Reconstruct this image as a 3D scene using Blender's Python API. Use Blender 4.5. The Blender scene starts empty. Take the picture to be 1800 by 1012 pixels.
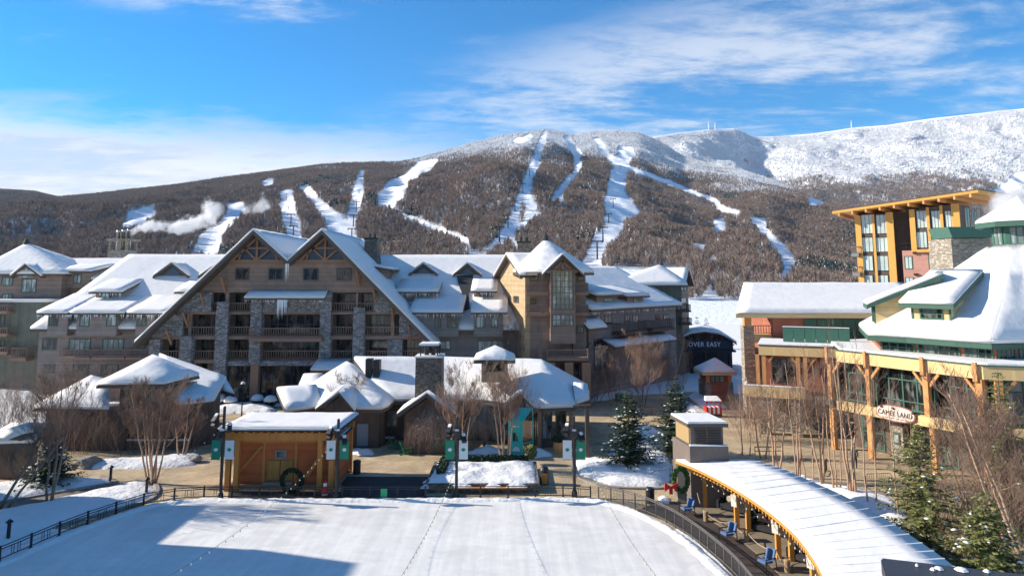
import bpy, bmesh, math, random
import numpy as np
from mathutils import Vector, Matrix, noise as mnoise
R = math.radians
random.seed(7)
scene = bpy.context.scene
C = scene.collection

# ------------------------------------------------------------------ camera
CAM_H, FOC, PITCH = 15.0, 1200.0, R(7.0)      # metres, pixels of an 1800 px wide picture
cam_d = bpy.data.cameras.new('camera'); cam = bpy.data.objects.new('camera', cam_d); C.objects.link(cam)
cam.location = (0, 0, CAM_H); cam.rotation_euler = (R(90) + PITCH, 0, 0)
cam_d.sensor_width = 36; cam_d.lens = 36 * FOC / 1800
cam_d.shift_y = -(506 - 342) / 1800
cam_d.clip_start = 0.2; cam_d.clip_end = 20000
scene.camera = cam

def ray(px, py):
    u = (342 - py) / FOC; x = (px - 900) / FOC
    return Vector((x, math.cos(PITCH) - math.sin(PITCH) * u, math.sin(PITCH) + math.cos(PITCH) * u))
def G(px, py, z=0.0):                          # where the sight line meets the height z
    d = ray(px, py); t = (z - CAM_H) / d.z
    return Vector((d.x * t, d.y * t, z))
def D(px, py, Y):                              # where it meets the depth Y
    d = ray(px, py); t = Y / d.y
    return Vector((d.x * t, Y, CAM_H + d.z * t))

# ------------------------------------------------------------------ light
SUN_EL, SUN_AZ = R(26), R(8)                  # azimuth measured from -X towards +Y
sun_dir = Vector((-math.cos(SUN_EL) * math.cos(SUN_AZ), math.cos(SUN_EL) * math.sin(SUN_AZ), math.sin(SUN_EL)))
sd = bpy.data.lights.new('sun', 'SUN'); sd.energy = 5.0; sd.angle = R(0.5); sd.color = (1.0, 0.90, 0.76)
so = bpy.data.objects.new('sun', sd); C.objects.link(so)
so.rotation_euler = sun_dir.to_track_quat('Z', 'Y').to_euler(); so.location = (-60, 0, 60)

scene.view_settings.view_transform = 'Standard'; scene.view_settings.look = 'None'
scene.view_settings.exposure = 0.80; scene.view_settings.gamma = 1.0
scene.cycles.max_bounces = 6; scene.cycles.diffuse_bounces = 3; scene.cycles.transparent_max_bounces = 12
scene.cycles.volume_bounces = 2; scene.cycles.volume_max_steps = 128

W = bpy.data.worlds.new("World"); scene.world = W; W.use_nodes = True
wn = W.node_tree; wn.nodes.clear()
def N(nt, typ, **kw):
    n = nt.nodes.new(typ)
    for k, v in kw.items():
        if k.startswith('i_'):
            key = k[2:]; key = int(key) if key.isdigit() else key.replace('_', ' ')
            n.inputs[key].default_value = v
        else: setattr(n, k, v)
    return n
def L(nt, a, b): nt.links.new(a, b)
def mth(nt, op, a, b=None, c=None, clamp=False):
    n = nt.nodes.new('ShaderNodeMath'); n.operation = op; n.use_clamp = clamp
    for i, v in enumerate((a, b, c)):
        if v is None: continue
        if isinstance(v, (int, float)): n.inputs[i].default_value = v
        else: nt.links.new(v, n.inputs[i])
    return n.outputs[0]
def mapr(nt, v, a, b, c=0.0, d=1.0, smooth=True):
    n = nt.nodes.new('ShaderNodeMapRange'); n.interpolation_type = 'SMOOTHSTEP' if smooth else 'LINEAR'
    nt.links.new(v, n.inputs[0])
    for i, x in enumerate((a, b, c, d)): n.inputs[i + 1].default_value = x
    return n.outputs[0]
sky = N(wn, 'ShaderNodeTexSky', sky_type='NISHITA', sun_disc=False, sun_elevation=SUN_EL, sun_rotation=R(-76),
        altitude=900, air_density=1.0, dust_density=0.15, ozone_density=2.5)
hsv = N(wn, 'ShaderNodeHueSaturation', i_Saturation=1.66, i_Value=0.86); L(wn, sky.outputs[0], hsv.inputs['Color'])
tc = N(wn, 'ShaderNodeTexCoord'); sx = N(wn, 'ShaderNodeSeparateXYZ'); L(wn, tc.outputs['Generated'], sx.inputs[0])
X_, Y_, Z_ = sx.outputs
az = mth(wn, 'ARCTAN2', X_, Y_); el = mth(wn, 'ARCSINE', Z_)
zc = mth(wn, 'ADD', mth(wn, 'MAXIMUM', Z_, 0.0), 0.09)
cb = N(wn, 'ShaderNodeCombineXYZ'); L(wn, mth(wn, 'DIVIDE', X_, zc), cb.inputs[0]); L(wn, mth(wn, 'DIVIDE', Y_, zc), cb.inputs[1])
mp = N(wn, 'ShaderNodeMapping'); mp.inputs['Rotation'].default_value = (0, 0, R(-20)); mp.inputs['Scale'].default_value = (0.55, 1.0, 1); L(wn, cb.outputs[0], mp.inputs[0])
n1 = N(wn, 'ShaderNodeTexNoise', i_Scale=1.5, i_Detail=9.0, i_Roughness=0.62, i_Distortion=0.5); L(wn, mp.outputs[0], n1.inputs[0])
n2 = N(wn, 'ShaderNodeTexNoise', i_Scale=7.0, i_Detail=8.0, i_Roughness=0.68, i_Distortion=0.3); L(wn, mp.outputs[0], n2.inputs[0])
nz = mth(wn, 'ADD', mth(wn, 'MULTIPLY', n1.outputs[0], 0.62), mth(wn, 'MULTIPLY', n2.outputs[0], 0.38))
# low bank on the left: strongest between 7 and 11 degrees, thinning to the right
nw = mth(wn, 'MULTIPLY', mth(wn, 'SUBTRACT', nz, 0.5), 0.20)
elw = mth(wn, 'ADD', el, nw)
bank = mth(wn, 'MULTIPLY', mth(wn, 'MULTIPLY', mapr(wn, elw, R(13.2), R(8.8)), mapr(wn, nz, 0.28, 0.52, 0.72, 1.0)), mapr(wn, mth(wn, 'ADD', az, nw), R(6), R(-14)))
# veil on the right, centred near 19 degrees right and 15 degrees up
dx = mth(wn, 'DIVIDE', mth(wn, 'SUBTRACT', az, R(18)), R(25)); dy = mth(wn, 'DIVIDE', mth(wn, 'SUBTRACT', el, mth(wn, 'ADD', R(12), mth(wn, 'MULTIPLY', az, 0.10))), R(7.5))
rr = mth(wn, 'ADD', mth(wn, 'MULTIPLY', dx, dx), mth(wn, 'MULTIPLY', dy, dy))
veil = mth(wn, 'MULTIPLY', mapr(wn, rr, 2.0, 0.1), mapr(wn, nz, 0.40, 0.60))
# scattered wisps high on the left
wl = mth(wn, 'MULTIPLY', mth(wn, 'MULTIPLY', mapr(wn, nz, 0.46, 0.62), mapr(wn, el, R(18.5), R(21.5))), mapr(wn, az, R(-8), R(-22)))
thin = mth(wn, 'MULTIPLY', mapr(wn, nz, 0.54, 0.74), 0.35)
cl = mth(wn, 'MAXIMUM', mth(wn, 'MAXIMUM', bank, mth(wn, 'MULTIPLY', veil, 0.66)), mth(wn, 'MAXIMUM', mth(wn, 'MULTIPLY', wl, 0.75), thin))
cl = mth(wn, 'MULTIPLY', cl, 0.95, clamp=True)
mx = N(wn, 'ShaderNodeMix', data_type='RGBA'); L(wn, cl, mx.inputs[0]); L(wn, hsv.outputs[0], mx.inputs[6]); cc = N(wn, 'ShaderNodeMix', data_type='RGBA'); L(wn, mapr(wn, nz, 0.40, 0.60), cc.inputs[0]); cc.inputs[6].default_value = (3.1, 3.45, 4.0, 1); cc.inputs[7].default_value = (4.6, 4.65, 4.8, 1); L(wn, cc.outputs[2], mx.inputs[7])
bg = N(wn, 'ShaderNodeBackground', i_Strength=0.125); L(wn, mx.outputs[2], bg.inputs[0])
wo = N(wn, 'ShaderNodeOutputWorld'); L(wn, bg.outputs[0], wo.inputs[0])

# ------------------------------------------------------------------ materials
MATS = {}
def mat(name, col, rough=0.8, bump=0.0, bscale=8.0, vary=0.0, vscale=3.0, metal=0.0, spec=0.3, detail=4.0, emit=None, estr=0.0, trans=0.0, stretch=None):
    """plain procedural material: base colour varied by noise, fine bump"""
    if name in MATS: return MATS[name]
    m = bpy.data.materials.new(name); m.use_nodes = True; nt = m.node_tree
    b = nt.nodes['Principled BSDF']; b.inputs['Base Color'].default_value = (*col, 1)
    b.inputs['Roughness'].default_value = rough; b.inputs['Metallic'].default_value = metal
    b.inputs['Specular IOR Level'].default_value = spec
    if trans: b.inputs['Transmission Weight'].default_value = trans
    if emit: b.inputs['Emission Color'].default_value = (*emit, 1); b.inputs['Emission Strength'].default_value = estr
    if vary or bump:
        t = N(nt, 'ShaderNodeTexCoord'); src = t.outputs['Object']
        if stretch:
            q = N(nt, 'ShaderNodeMapping'); q.inputs['Scale'].default_value = stretch; L(nt, src, q.inputs[0]); src = q.outputs[0]
    if vary:
        n = N(nt, 'ShaderNodeTexNoise', i_Scale=vscale, i_Detail=detail, i_Roughness=0.65); L(nt, src, n.inputs[0])
        h = N(nt, 'ShaderNodeHueSaturation'); h.inputs['Color'].default_value = (*col, 1)
        v = mapr(nt, n.outputs[0], 0.25, 0.75, 1 - vary, 1 + vary, False); L(nt, v, h.inputs['Value']); L(nt, h.outputs[0], b.inputs['Base Color'])
    if bump:
        n = N(nt, 'ShaderNodeTexNoise', i_Scale=bscale, i_Detail=5.0); L(nt, src, n.inputs[0])
        bp = N(nt, 'ShaderNodeBump', i_Strength=bump, i_Distance=0.1); L(nt, n.outputs[0], bp.inputs['Height']); L(nt, bp.outputs[0], b.inputs['Normal'])
    MATS[name] = m; return m
SNOW = mat('snow', (0.755, 0.745, 0.73), 0.75, bump=0.5, bscale=1.3, vary=0.04, vscale=0.8, spec=0.2)
SNOWR = mat('rough_snow', (0.76, 0.755, 0.745), 0.8, bump=0.9, bscale=3.0, vary=0.07, vscale=1.5, spec=0.2)

# ------------------------------------------------------------------ object helpers
def tag(o, label=None, cat=None, group=None, kind=None):
    if label: o['label'] = label
    if cat: o['category'] = cat
    if group: o['group'] = group
    if kind: o['kind'] = kind
    return o
def thing(name, label, cat, loc=(0, 0, 0), rz=0.0, group=None):
    o = bpy.data.objects.new(name, None); C.objects.link(o); o.empty_display_size = 0.3
    o.location = loc; o.rotation_euler = (0, 0, rz); return tag(o, label, cat, group)
def link(name, me, parent=None, m=None):
    o = bpy.data.objects.new(name, me); C.objects.link(o)
    if m is not None:
        for q in (m if isinstance(m, (list, tuple)) else [m]): me.materials.append(q)
    if parent is not None: o.parent = parent
    return o
def dup(root, loc, rz=0.0, label=None, group=None, scale=None):
    r = root.copy(); C.objects.link(r); r.location = loc; r.rotation_euler = (0, 0, rz)
    if label: r['label'] = label
    if group: r['group'] = group
    if scale is not None: r.scale = (scale,) * 3 if isinstance(scale, (int, float)) else scale
    for ch in list(root.children):
        c = ch.copy(); C.objects.link(c); c.parent = r
        for g in ch.children:
            d = g.copy(); C.objects.link(d); d.parent = c
    return r
class MB:
    """collects shapes for ONE mesh object"""
    def __init__(s, origin=(0, 0, 0)): s.v = []; s.f = []; s.mi = []; s.o = Vector(origin); s.cur = 0
    def add(s, vs, fs):
        b = len(s.v); s.v += [tuple(Vector(p) - s.o) for p in vs]; s.f += [tuple(i + b for i in f) for f in fs]; s.mi += [s.cur] * len(fs)
    def box(s, a, b):
        x0, x1 = sorted((a[0], b[0])); y0, y1 = sorted((a[1], b[1])); z0, z1 = sorted((a[2], b[2]))
        s.add([(x0,y0,z0),(x1,y0,z0),(x1,y1,z0),(x0,y1,z0),(x0,y0,z1),(x1,y0,z1),(x1,y1,z1),(x0,y1,z1)],
              [(0,3,2,1),(4,5,6,7),(0,1,5,4),(1,2,6,5),(2,3,7,6),(3,0,4,7)])
    def prism(s, pts, vec):
        """polygon pts extruded by vec"""
        pts = [Vector(p) for p in pts]; vec = Vector(vec); n = len(pts)
        s.add(pts + [p + vec for p in pts], [tuple(range(n))[::-1], tuple(range(n, 2 * n))] + [(i, (i + 1) % n, n + (i + 1) % n, n + i) for i in range(n)])
    def bar(s, a, b, w, h=None, up=(0, 0, 1)):
        """beam of section w x h from a to b"""
        a = Vector(a); b = Vector(b); h = w if h is None else h; d = (b - a)
        if d.length < 1e-6: return
        d.normalize(); up = Vector(up)
        if abs(d.dot(up)) > 0.98: up = Vector((0, 1, 0)) if abs(d.y) < 0.9 else Vector((1, 0, 0))
        sd_ = d.cross(up).normalized() * (w / 2); u = sd_.normalized().cross(d).normalized() * (h / 2)
        s.add([a - sd_ - u, a + sd_ - u, a + sd_ + u, a - sd_ + u, b - sd_ - u, b + sd_ - u, b + sd_ + u, b - sd_ + u],
              [(0,1,2,3)[::-1],(4,5,6,7),(0,1,5,4),(1,2,6,5),(2,3,7,6),(3,0,4,7)])
    def tube(s, pts, rad, n=6, cap=True):
        pts = [Vector(p) for p in pts]; k = len(pts)
        rad = [rad] * k if isinstance(rad, (int, float)) else rad
        vs = []; ref = Vector((0, 0, 1))
        for i, p in enumerate(pts):
            d = (pts[min(i + 1, k - 1)] - pts[max(i - 1, 0)]).normalized()
            r_ = ref if abs(d.dot(ref)) < 0.95 else Vector((1, 0, 0))
            a = d.cross(r_).normalized(); b = d.cross(a)
            for j in range(n):
                t = 2 * math.pi * j / n; vs.append(p + (a * math.cos(t) + b * math.sin(t)) * rad[i])
        fs = [(i * n + j, i * n + (j + 1) % n, (i + 1) * n + (j + 1) % n, (i + 1) * n + j) for i in range(k - 1) for j in range(n)]
        if cap: fs += [tuple(range(n))[::-1], tuple(range((k - 1) * n, k * n))]
        s.add(vs, fs)
    def lathe(s, prof, c=(0, 0, 0), n=16, cap=True):
        """profile [(r, z)...] turned about the vertical through c"""
        c = Vector(c); vs = [c + Vector((r * math.cos(2 * math.pi * j / n), r * math.sin(2 * math.pi * j / n), z)) for r, z in prof for j in range(n)]
        k = len(prof); fs = [(i * n + j, i * n + (j + 1) % n, (i + 1) * n + (j + 1) % n, (i + 1) * n + j) for i in range(k - 1) for j in range(n)]
        if cap: fs += [tuple(range(n))[::-1], tuple(range((k - 1) * n, k * n))]
        s.add(vs, fs)
    def shell(s, polys, t):
        """adjoining polygons turned into one solid of vertical thickness t (t>0 grows upward)"""
        key = {}; vs = []; fs = []
        for p in polys:
            f = []
            for q in p:
                k = tuple(round(c, 3) for c in q)
                if k not in key: key[k] = len(vs); vs.append(Vector(q))
                f.append(key[k])
            fs.append(f)
        n = len(vs); ec = {}
        for f in fs:
            for i in range(len(f)):
                e = (f[i], f[(i + 1) % len(f)]); ec[e] = 1
        out = [tuple(i + n for i in f) for f in fs] + [tuple(f[::-1]) for f in fs]
        for (a, b) in ec:
            if (b, a) not in ec: out.append((a, b, b + n, a + n))
        s.add(vs + [v + Vector((0, 0, t)) for v in vs], out)
    def build(s, name, m=None, parent=None, smooth=False, bevel=0.0, seg=2, rough=0.0):
        me = bpy.data.meshes.new(name); me.from_pydata(s.v, [], s.f)
        if any(s.mi): me.polygons.foreach_set('material_index', s.mi)
        bm = bmesh.new(); bm.from_mesh(me); bmesh.ops.recalc_face_normals(bm, faces=bm.faces)
        if bevel:
            es = [e for e in bm.edges if len(e.link_faces) == 2 and e.calc_face_angle(0) > R(40)]
            try: bmesh.ops.bevel(bm, geom=es, offset=bevel, segments=seg, affect='EDGES', clamp_overlap=True)
            except Exception: pass
        if rough:
            bmesh.ops.triangulate(bm, faces=[f for f in bm.faces if len(f.verts) > 4])
            for _ in range(5):
                es = [e for e in bm.edges if e.calc_length() > 1.5]
                if not es: break
                bmesh.ops.subdivide_edges(bm, edges=es, cuts=1, use_grid_fill=True)
                if len(bm.verts) > 9000: break
            bm.normal_update()
            for v in bm.verts:
                c = v.co + s.o; n1_ = mnoise.noise(c * .45); n2_ = mnoise.noise(c * 1.5 + Vector((9, 3, 1)))
                if v.normal.z > .3: v.co.z += (n1_ * .11 + n2_ * .05) * rough
                elif v.normal.z > -.2: v.co.x += n2_ * .10 * rough; v.co.y += n1_ * .12 * rough; v.co.z += n2_ * .06 * rough
            smooth = True
        bm.to_mesh(me); bm.free()
        if smooth: me.polygons.foreach_set('use_smooth', [True] * len(me.polygons))
        if parent is not None: me.transform(Matrix.Translation(s.o - wloc(parent)))
        o = link(name, me, parent, m)
        if parent is None: o.location = s.o
        return o
def wloc(o):
    v = Vector((0, 0, 0))
    while o is not None: v += o.location; o = o.parent
    return v

# ------------------------------------------------------------------ value noise on arrays
_rng = np.random.RandomState(3); _tab = _rng.rand(256, 256)
def vnoise(x, y):
    xi = np.floor(x).astype(int); yi = np.floor(y).astype(int); fx = x - xi; fy = y - yi
    fx = fx * fx * (3 - 2 * fx); fy = fy * fy * (3 - 2 * fy)
    g = lambda a, b: _tab[a & 255, b & 255]
    return (g(xi, yi) * (1 - fx) + g(xi + 1, yi) * fx) * (1 - fy) + (g(xi, yi + 1) * (1 - fx) + g(xi + 1, yi + 1) * fx) * fy
def fbm(x, y, o=5, gain=0.5):
    s = 0; a = 1; t = 0
    for i in range(o): s = s + a * vnoise(x * 2 ** i + 17.3 * i, y * 2 ** i + 5.1 * i); t += a; a *= gain
    return s / t
def inpoly(px, py, poly):
    r = np.zeros(px.shape, bool); n = len(poly)
    for i in range(n):
        x0, y0 = poly[i]; x1, y1 = poly[(i + 1) % n]
        if y0 == y1: continue
        c = ((y0 > py) != (y1 > py)) & (px < (x1 - x0) * (py - y0) / (y1 - y0) + x0); r ^= c
    return r
# ================================================================== MOUNTAINS
SPx = [-500,-300,0,60,100,165,230,300,380,450,520,560,600,650,700,740,780,830,880,920,960,985,1010,1040,1080,1120,1150,1170,1200,1250,1310,1360,1420,1500,1600,1800,2300]
SPy = [345,345,334,338,348,343,335,328,316,307,298,292,289,287,286,279,268,253,240,234,229,233,238,233,230,234,245,256,275,290,302,318,345,375,400,430,450]
SPd = {-500:3000,0:3000,95:2900,130:2400,450:2200,700:2400,960:2800,1150:2800,1420:2100,1800:1600,2300:1600}
BKx = [900,1100,1150,1185,1215,1245,1290,1305,1316,1330,1370,1430,1500,1560,1640,1720,1800,1900,2300]
BKy = [300,262,241,235,231,228,226,231,238,241,240,235,225,220,208,200,191,182,160]
TRAILS = [
 [(228,372),(250,364),(273,361),(273,380),(258,386),(250,398),(215,400),(222,385)],
 [(400,357),(425,355),(436,372),(400,402),(388,425),(378,452),(335,452),(352,412),(385,393),(398,375)],
 [(492,336),(512,333),(518,360),(528,400),(532,435),(500,435),(502,400),(494,370)],
 [(462,318),(476,312),(480,325),(464,328)],
 [(530,328),(545,325),(560,350),(600,378),(625,410),(640,450),(575,430),(575,395),(545,352)],
 [(632,300),(640,298),(640,310),(637,340),(635,367),(627,387),(623,413),(633,430),(677,452),(600,452),(600,420),(612,375),(622,330)],
 [(733,285),(770,279),(760,295),(717,323),(710,347),(690,367),(667,363),(665,343),(683,320),(710,307)],
 [(690,366),(697,370),(750,390),(800,410),(822,420),(824,440),(787,415),(743,397),(713,383)],
 [(826,440),(845,447),(880,412),(898,380),(911,342),(931,290),(946,257),(954,230),(963,230),(954,267),(938,313),(934,340),(947,377),(926,393),(903,413),(910,437),(922,460),(903,440),(896,423),(866,447),(850,460),(826,460)],
 [(991,238),(998,240),(1019,267),(1025,293),(1013,310),(990,337),(987,353),(972,353),(973,340),(998,315),(1010,297),(1009,270),(998,250)],
 [(1043,243),(1052,243),(1064,263),(1080,277),(1090,258),(1110,258),(1114,270),(1107,290),(1100,313),(1100,340),(1128,377),(1100,387),(1093,413),(1067,440),(1057,470),(1023,470),(1043,420),(1063,393),(1067,340),(1078,292),(1057,263)],
 [(1103,291),(1133,301),(1187,321),(1235,342),(1235,347),(1187,328),(1133,308),(1103,298)],
 [(1232,340),(1250,344),(1267,360),(1298,371),(1298,375),(1267,374),(1250,355)],
 [(1255,385),(1272,384),(1277,410),(1256,413)], [(1218,434),(1237,437),(1240,443),(1222,442)], [(1248,455),(1264,455),(1264,469),(1248,468)],
 [(1318,382),(1344,384),(1348,402),(1370,425),(1392,446),(1403,476),(1381,502),(1370,502),(1378,465),(1358,435),(1330,402)],
 [(1412,336),(1449,350),(1448,359),(1424,362),(1421,345)],
 [(900,248),(913,242),(933,234),(934,240),(917,249)],
 [(1218,430),(1240,430),(1240,440),(1220,440)],
]
ISLE = [(912,390),(918,357),(923,358),(922,385),(916,393)]
TRAILS_B = [[(1744,338),(1762,325),(1785,305),(1830,285),(1830,300),(1800,320),(1775,340),(1760,352)]]
LOW_GAP = [(1206,549),(1240,520),(1243,515),(1257,515),(1268,534),(1294,549),(1310,560),(1200,560)]

def profile_front(px, s):
    """height above the eye line for the column px at the fraction s of the way to the ridge"""
    yr = np.interp(px, SPx, SPy); Dr = np.interp(px, list(SPd), list(SPd.values()))
    return yr, Dr
def elev(py): # tan of elevation for the picture row
    u = (342 - py) / FOC; return (math.sin(PITCH) + math.cos(PITCH) * u) / (math.cos(PITCH) - math.sin(PITCH) * u)
def row(te):  # picture row for tan elevation (z/Y)
    # te = (sin+cos u)/(cos - sin u)
    u = (te * math.cos(PITCH) - math.sin(PITCH)) / (math.cos(PITCH) + te * math.sin(PITCH)); return 342 - FOC * u
def colx(px, Y, te):
    u = (342 - row(te)) / FOC; return (px - 900) / FOC * Y / (math.cos(PITCH) - math.sin(PITCH) * u)

Y0F, Y0B = 230.0, 2500.0
def front_pt(px, s):
    """px, s arrays -> world x, y, z of the front mountain"""
    yr, Dr = profile_front(px, s); zr = elev(yr) * Dr + CAM_H
    Y = Y0F + (Dr - Y0F) * s
    over = np.maximum(s - 1.0, 0)
    sc = np.minimum(s, 1.0)
    base = 0.05 * sc + 0.95 * sc ** 1.5
    x0 = (px - 900) / FOC * Y
    g = (fbm(x0 / 330 + 9, Y / 520 + 2, 5) - 0.5) * 150 + (fbm(x0 / 90 + 3, Y / 160, 4) - 0.5) * 36
    rid = (1 - np.abs(2 * fbm(x0 / 420 + 40, Y / 900 + 7, 3) - 1) * 2.2) * 26
    amp = np.clip(sc * 3.0, 0, 1) * np.clip((1 - sc) * 3.5, 0.03, 1) * np.clip(zr / 380, 0.25, 1)
    z = zr * base + (g + rid) * amp - over * 0.9 * Dr * 0.6
    z = np.where(Y < 420, z * np.clip((Y - Y0F) / 190, 0, 1), z)
    te = (z - CAM_H) / Y
    return colx(px, Y, te), Y, z
ZSHIFT_B = 0
def back_pt(px, s):
    yr = np.interp(px, BKx, BKy); Dr = np.interp(px, [900, 1150, 1250, 1340, 1600, 2300], [4600, 4600, 5000, 5450, 4600, 3300])
    zr = elev(yr) * Dr + CAM_H
    Y = Y0B + (Dr - Y0B) * s; over = np.maximum(s - 1.0, 0); sc = np.minimum(s, 1.0)
    z0 = zr * 0.12
    base = 0.35 * sc + 0.65 * sc ** 1.7
    x0 = (px - 900) / FOC * Y
    rid = (1 - np.abs(2 * fbm(x0 / 520 + 4 + Y / 2600, Y / 1500 + 1, 4) - 1) * 2.4) * 62
    g = (fbm(x0 / 260 + 1, Y / 330 + 2, 5, 0.55) - 0.5) * 150
    cliff = np.clip((fbm(x0 / 300 + 70, Y / 300 + 30, 4) - 0.56) * 9, 0, 1) * np.clip((sc - .72) * 6, 0, 1) * 60
    amp = np.clip(sc * 3, 0, 1) * np.clip((1 - sc) * 5.0, 0.02, 1)
    z = z0 + (zr - z0) * base + (g + rid + cliff) * amp - over * Dr * 0.5
    te = (z - CAM_H) / Y
    return colx(px, Y, te), Y, z

def grid_mesh(name, fn, pxs, ss, masks, frost):
    PX, S = np.meshgrid(pxs, ss); X, Y, Z = fn(PX, S); te = (Z - CAM_H) / Y; ROW = row(te)
    nu, nv = len(pxs), len(ss)
    co = np.stack([X, Y, Z], -1).reshape(-1, 3)
    i = np.arange(nu * nv).reshape(nv, nu); q = np.stack([i[:-1, :-1], i[:-1, 1:], i[1:, 1:], i[1:, :-1]], -1).reshape(-1, 4)
    me = bpy.data.meshes.new(name); me.vertices.add(len(co)); me.vertices.foreach_set('co', co.astype(np.float32).ravel())
    me.loops.add(q.size); me.loops.foreach_set('vertex_index', q.ravel().astype(np.int32))
    me.polygons.add(len(q)); me.polygons.foreach_set('loop_start', np.arange(0, q.size, 4, dtype=np.int32))
    me.update(calc_edges=True)
    tm = trail_mask(PX.ravel(), ROW.ravel(), masks) | (Y.ravel() < 430) & (PX.ravel() > -999) & (masks is TRAILS)
    a = me.attributes.new('piste', 'FLOAT', 'POINT'); a.data.foreach_set('value', tm.astype(np.float32))
    a = me.attributes.new('frost', 'FLOAT', 'POINT'); a.data.foreach_set('value', frost(PX.ravel(), ROW.ravel(), X.ravel(), Y.ravel(), Z.ravel()).astype(np.float32))
    me.polygons.foreach_set('use_smooth', [True] * len(q))
    return me
def trail_mask(px, py, polys):
    jx = (vn_j(px, py)) ; m = np.zeros(px.shape, bool)
    for p in polys: m |= inpoly(px + jx, py, p)
    if polys is TRAILS: m &= ~inpoly(px + jx, py, ISLE)
    return m
def vn_j(px, py): return (fbm(px / 9.0, py / 9.0, 2) - 0.5) * 9
def frost_front(px, py, x, y, z):
    line = np.interp(px, [0, 480, 560, 650, 760, 880, 1000, 1100, 1180, 1300, 1400, 1500, 1800], [250, 285, 298, 296, 292, 290, 285, 292, 315, 345, 352, 358, 380])
    return np.clip((line + (fbm(x / 120, y / 120, 4) - .5) * 50 - py) / 26, 0, 1) * np.clip((px - 500) / 120, 0, 1)
def frost_back(px, py, x, y, z):
    return np.clip((358 + (fbm(x / 200, y / 200, 4) - .5) * 50 - py) / 52, 0, 1)

def hill_material(name, ground, dark):
    m = bpy.data.materials.new(name); m.use_nodes = True; nt = m.node_tree; b = nt.nodes['Principled BSDF']
    b.inputs['Roughness'].default_value = 0.9; b.inputs['Specular IOR Level'].default_value = 0.1
    g = N(nt, 'ShaderNodeNewGeometry'); n = N(nt, 'ShaderNodeTexNoise', i_Scale=0.05, i_Detail=6.0, i_Roughness=0.7); L(nt, g.outputs['Position'], n.inputs[0])
    nf = N(nt, 'ShaderNodeTexNoise', i_Scale=0.4, i_Detail=5.0, i_Roughness=0.7); L(nt, g.outputs['Position'], nf.inputs[0])
    r = N(nt, 'ShaderNodeMix', data_type='RGBA'); L(nt, mapr(nt, n.outputs[0], 0.35, 0.65), r.inputs[0]); r.inputs[6].default_value = (*ground, 1); r.inputs[7].default_value = (*dark, 1)
    fr = N(nt, 'ShaderNodeAttribute', attribute_name='frost'); pi = N(nt, 'ShaderNodeAttribute', attribute_name='piste')
    f2 = N(nt, 'ShaderNodeMix', data_type='RGBA'); L(nt, mth(nt, 'MULTIPLY', fr.outputs['Fac'], mapr(nt, nf.outputs[0], 0.3, 0.55, 0.6, 1.0)), f2.inputs[0]); L(nt, r.outputs[2], f2.inputs[6]); f2.inputs[7].default_value = (0.87, 0.89, 0.92, 1)
    p2 = N(nt, 'ShaderNodeMix', data_type='RGBA'); L(nt, pi.outputs['Fac'], p2.inputs[0]); L(nt, f2.outputs[2], p2.inputs[6]); p2.inputs[7].default_value = (0.84, 0.87, 0.91, 1)
    L(nt, p2.outputs[2], b.inputs['Base Color'])
    # rock shows where the slope is steepest
    bp = N(nt, 'ShaderNodeBump', i_Strength=0.5, i_Distance=3.0); L(nt, nf.outputs[0], bp.inputs['Height']); L(nt, bp.outputs[0], b.inputs['Normal'])
    return m
hm = hill_material('winter_hillside', (0.34, 0.33, 0.335), (0.56, 0.57, 0.60))
def steep_rock(m):
    nt = m.node_tree; b = nt.nodes['Principled BSDF']; src = b.inputs['Base Color'].links[0].from_socket
    g = N(nt, 'ShaderNodeNewGeometry'); s = N(nt, 'ShaderNodeSeparateXYZ'); L(nt, g.outputs['Normal'], s.inputs[0])
    k = mapr(nt, s.outputs[2], 0.60, 0.48); x = N(nt, 'ShaderNodeMix', data_type='RGBA'); L(nt, k, x.inputs[0]); L(nt, src, x.inputs[6]); x.inputs[7].default_value = (0.09, 0.085, 0.09, 1)
    L(nt, x.outputs[2], b.inputs['Base Color'])
fm = grid_mesh('mountain', front_pt, np.arange(-500, 2300, 3.0), np.concatenate([np.linspace(0, 1, 330), np.linspace(1.004, 1.5, 30)]), TRAILS, frost_front)
front = link('mountain', fm, None, hm); tag(front, kind='structure')
hb = hill_material('snowy_ridge', (0.5, 0.49, 0.5), (0.72, 0.73, 0.76)); steep_rock(hb)
bmsh = grid_mesh('mountain', back_pt, np.arange(880, 2300, 2.5), np.concatenate([np.linspace(0, 1, 300), np.linspace(1.004, 1.4, 20)]), TRAILS_B, frost_back)
back = link('mountain', bmsh, None, hb); tag(back, kind='structure')

# ---- the woods: tree shapes scattered as one mass over each slope
def twig_mat(name, col, var):
    m = bpy.data.materials.new(name); m.use_nodes = True; nt = m.node_tree; b = nt.nodes['Principled BSDF']
    b.inputs['Roughness'].default_value = 0.9; b.inputs['Specular IOR Level'].default_value = 0.1
    oi = N(nt, 'ShaderNodeObjectInfo'); h = N(nt, 'ShaderNodeHueSaturation'); h.inputs['Color'].default_value = (*col, 1)
    L(nt, mapr(nt, oi.outputs['Random'], 0, 1, 1 - var, 1 + var, False), h.inputs['Value'])
    w = N(nt, 'ShaderNodeMath', operation='FRACT'); q = mth(nt, 'FRACT', mth(nt, 'MULTIPLY', oi.outputs['Random'], 17.3))
    L(nt, mapr(nt, q, 0, 1, 0.6, 1.25, False), h.inputs['Saturation']); L(nt, h.outputs[0], b.inputs['Base Color']); return m
TW = twig_mat('bare_twigs', (0.255, 0.19, 0.155), 0.35); TR = twig_mat('grey_trunks', (0.42, 0.385, 0.36), 0.25)
CONI = twig_mat('spruce_needles', (0.045, 0.065, 0.05), 0.4); FRO = twig_mat('frosted_needles', (0.88, 0.90, 0.93), 0.08)
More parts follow.
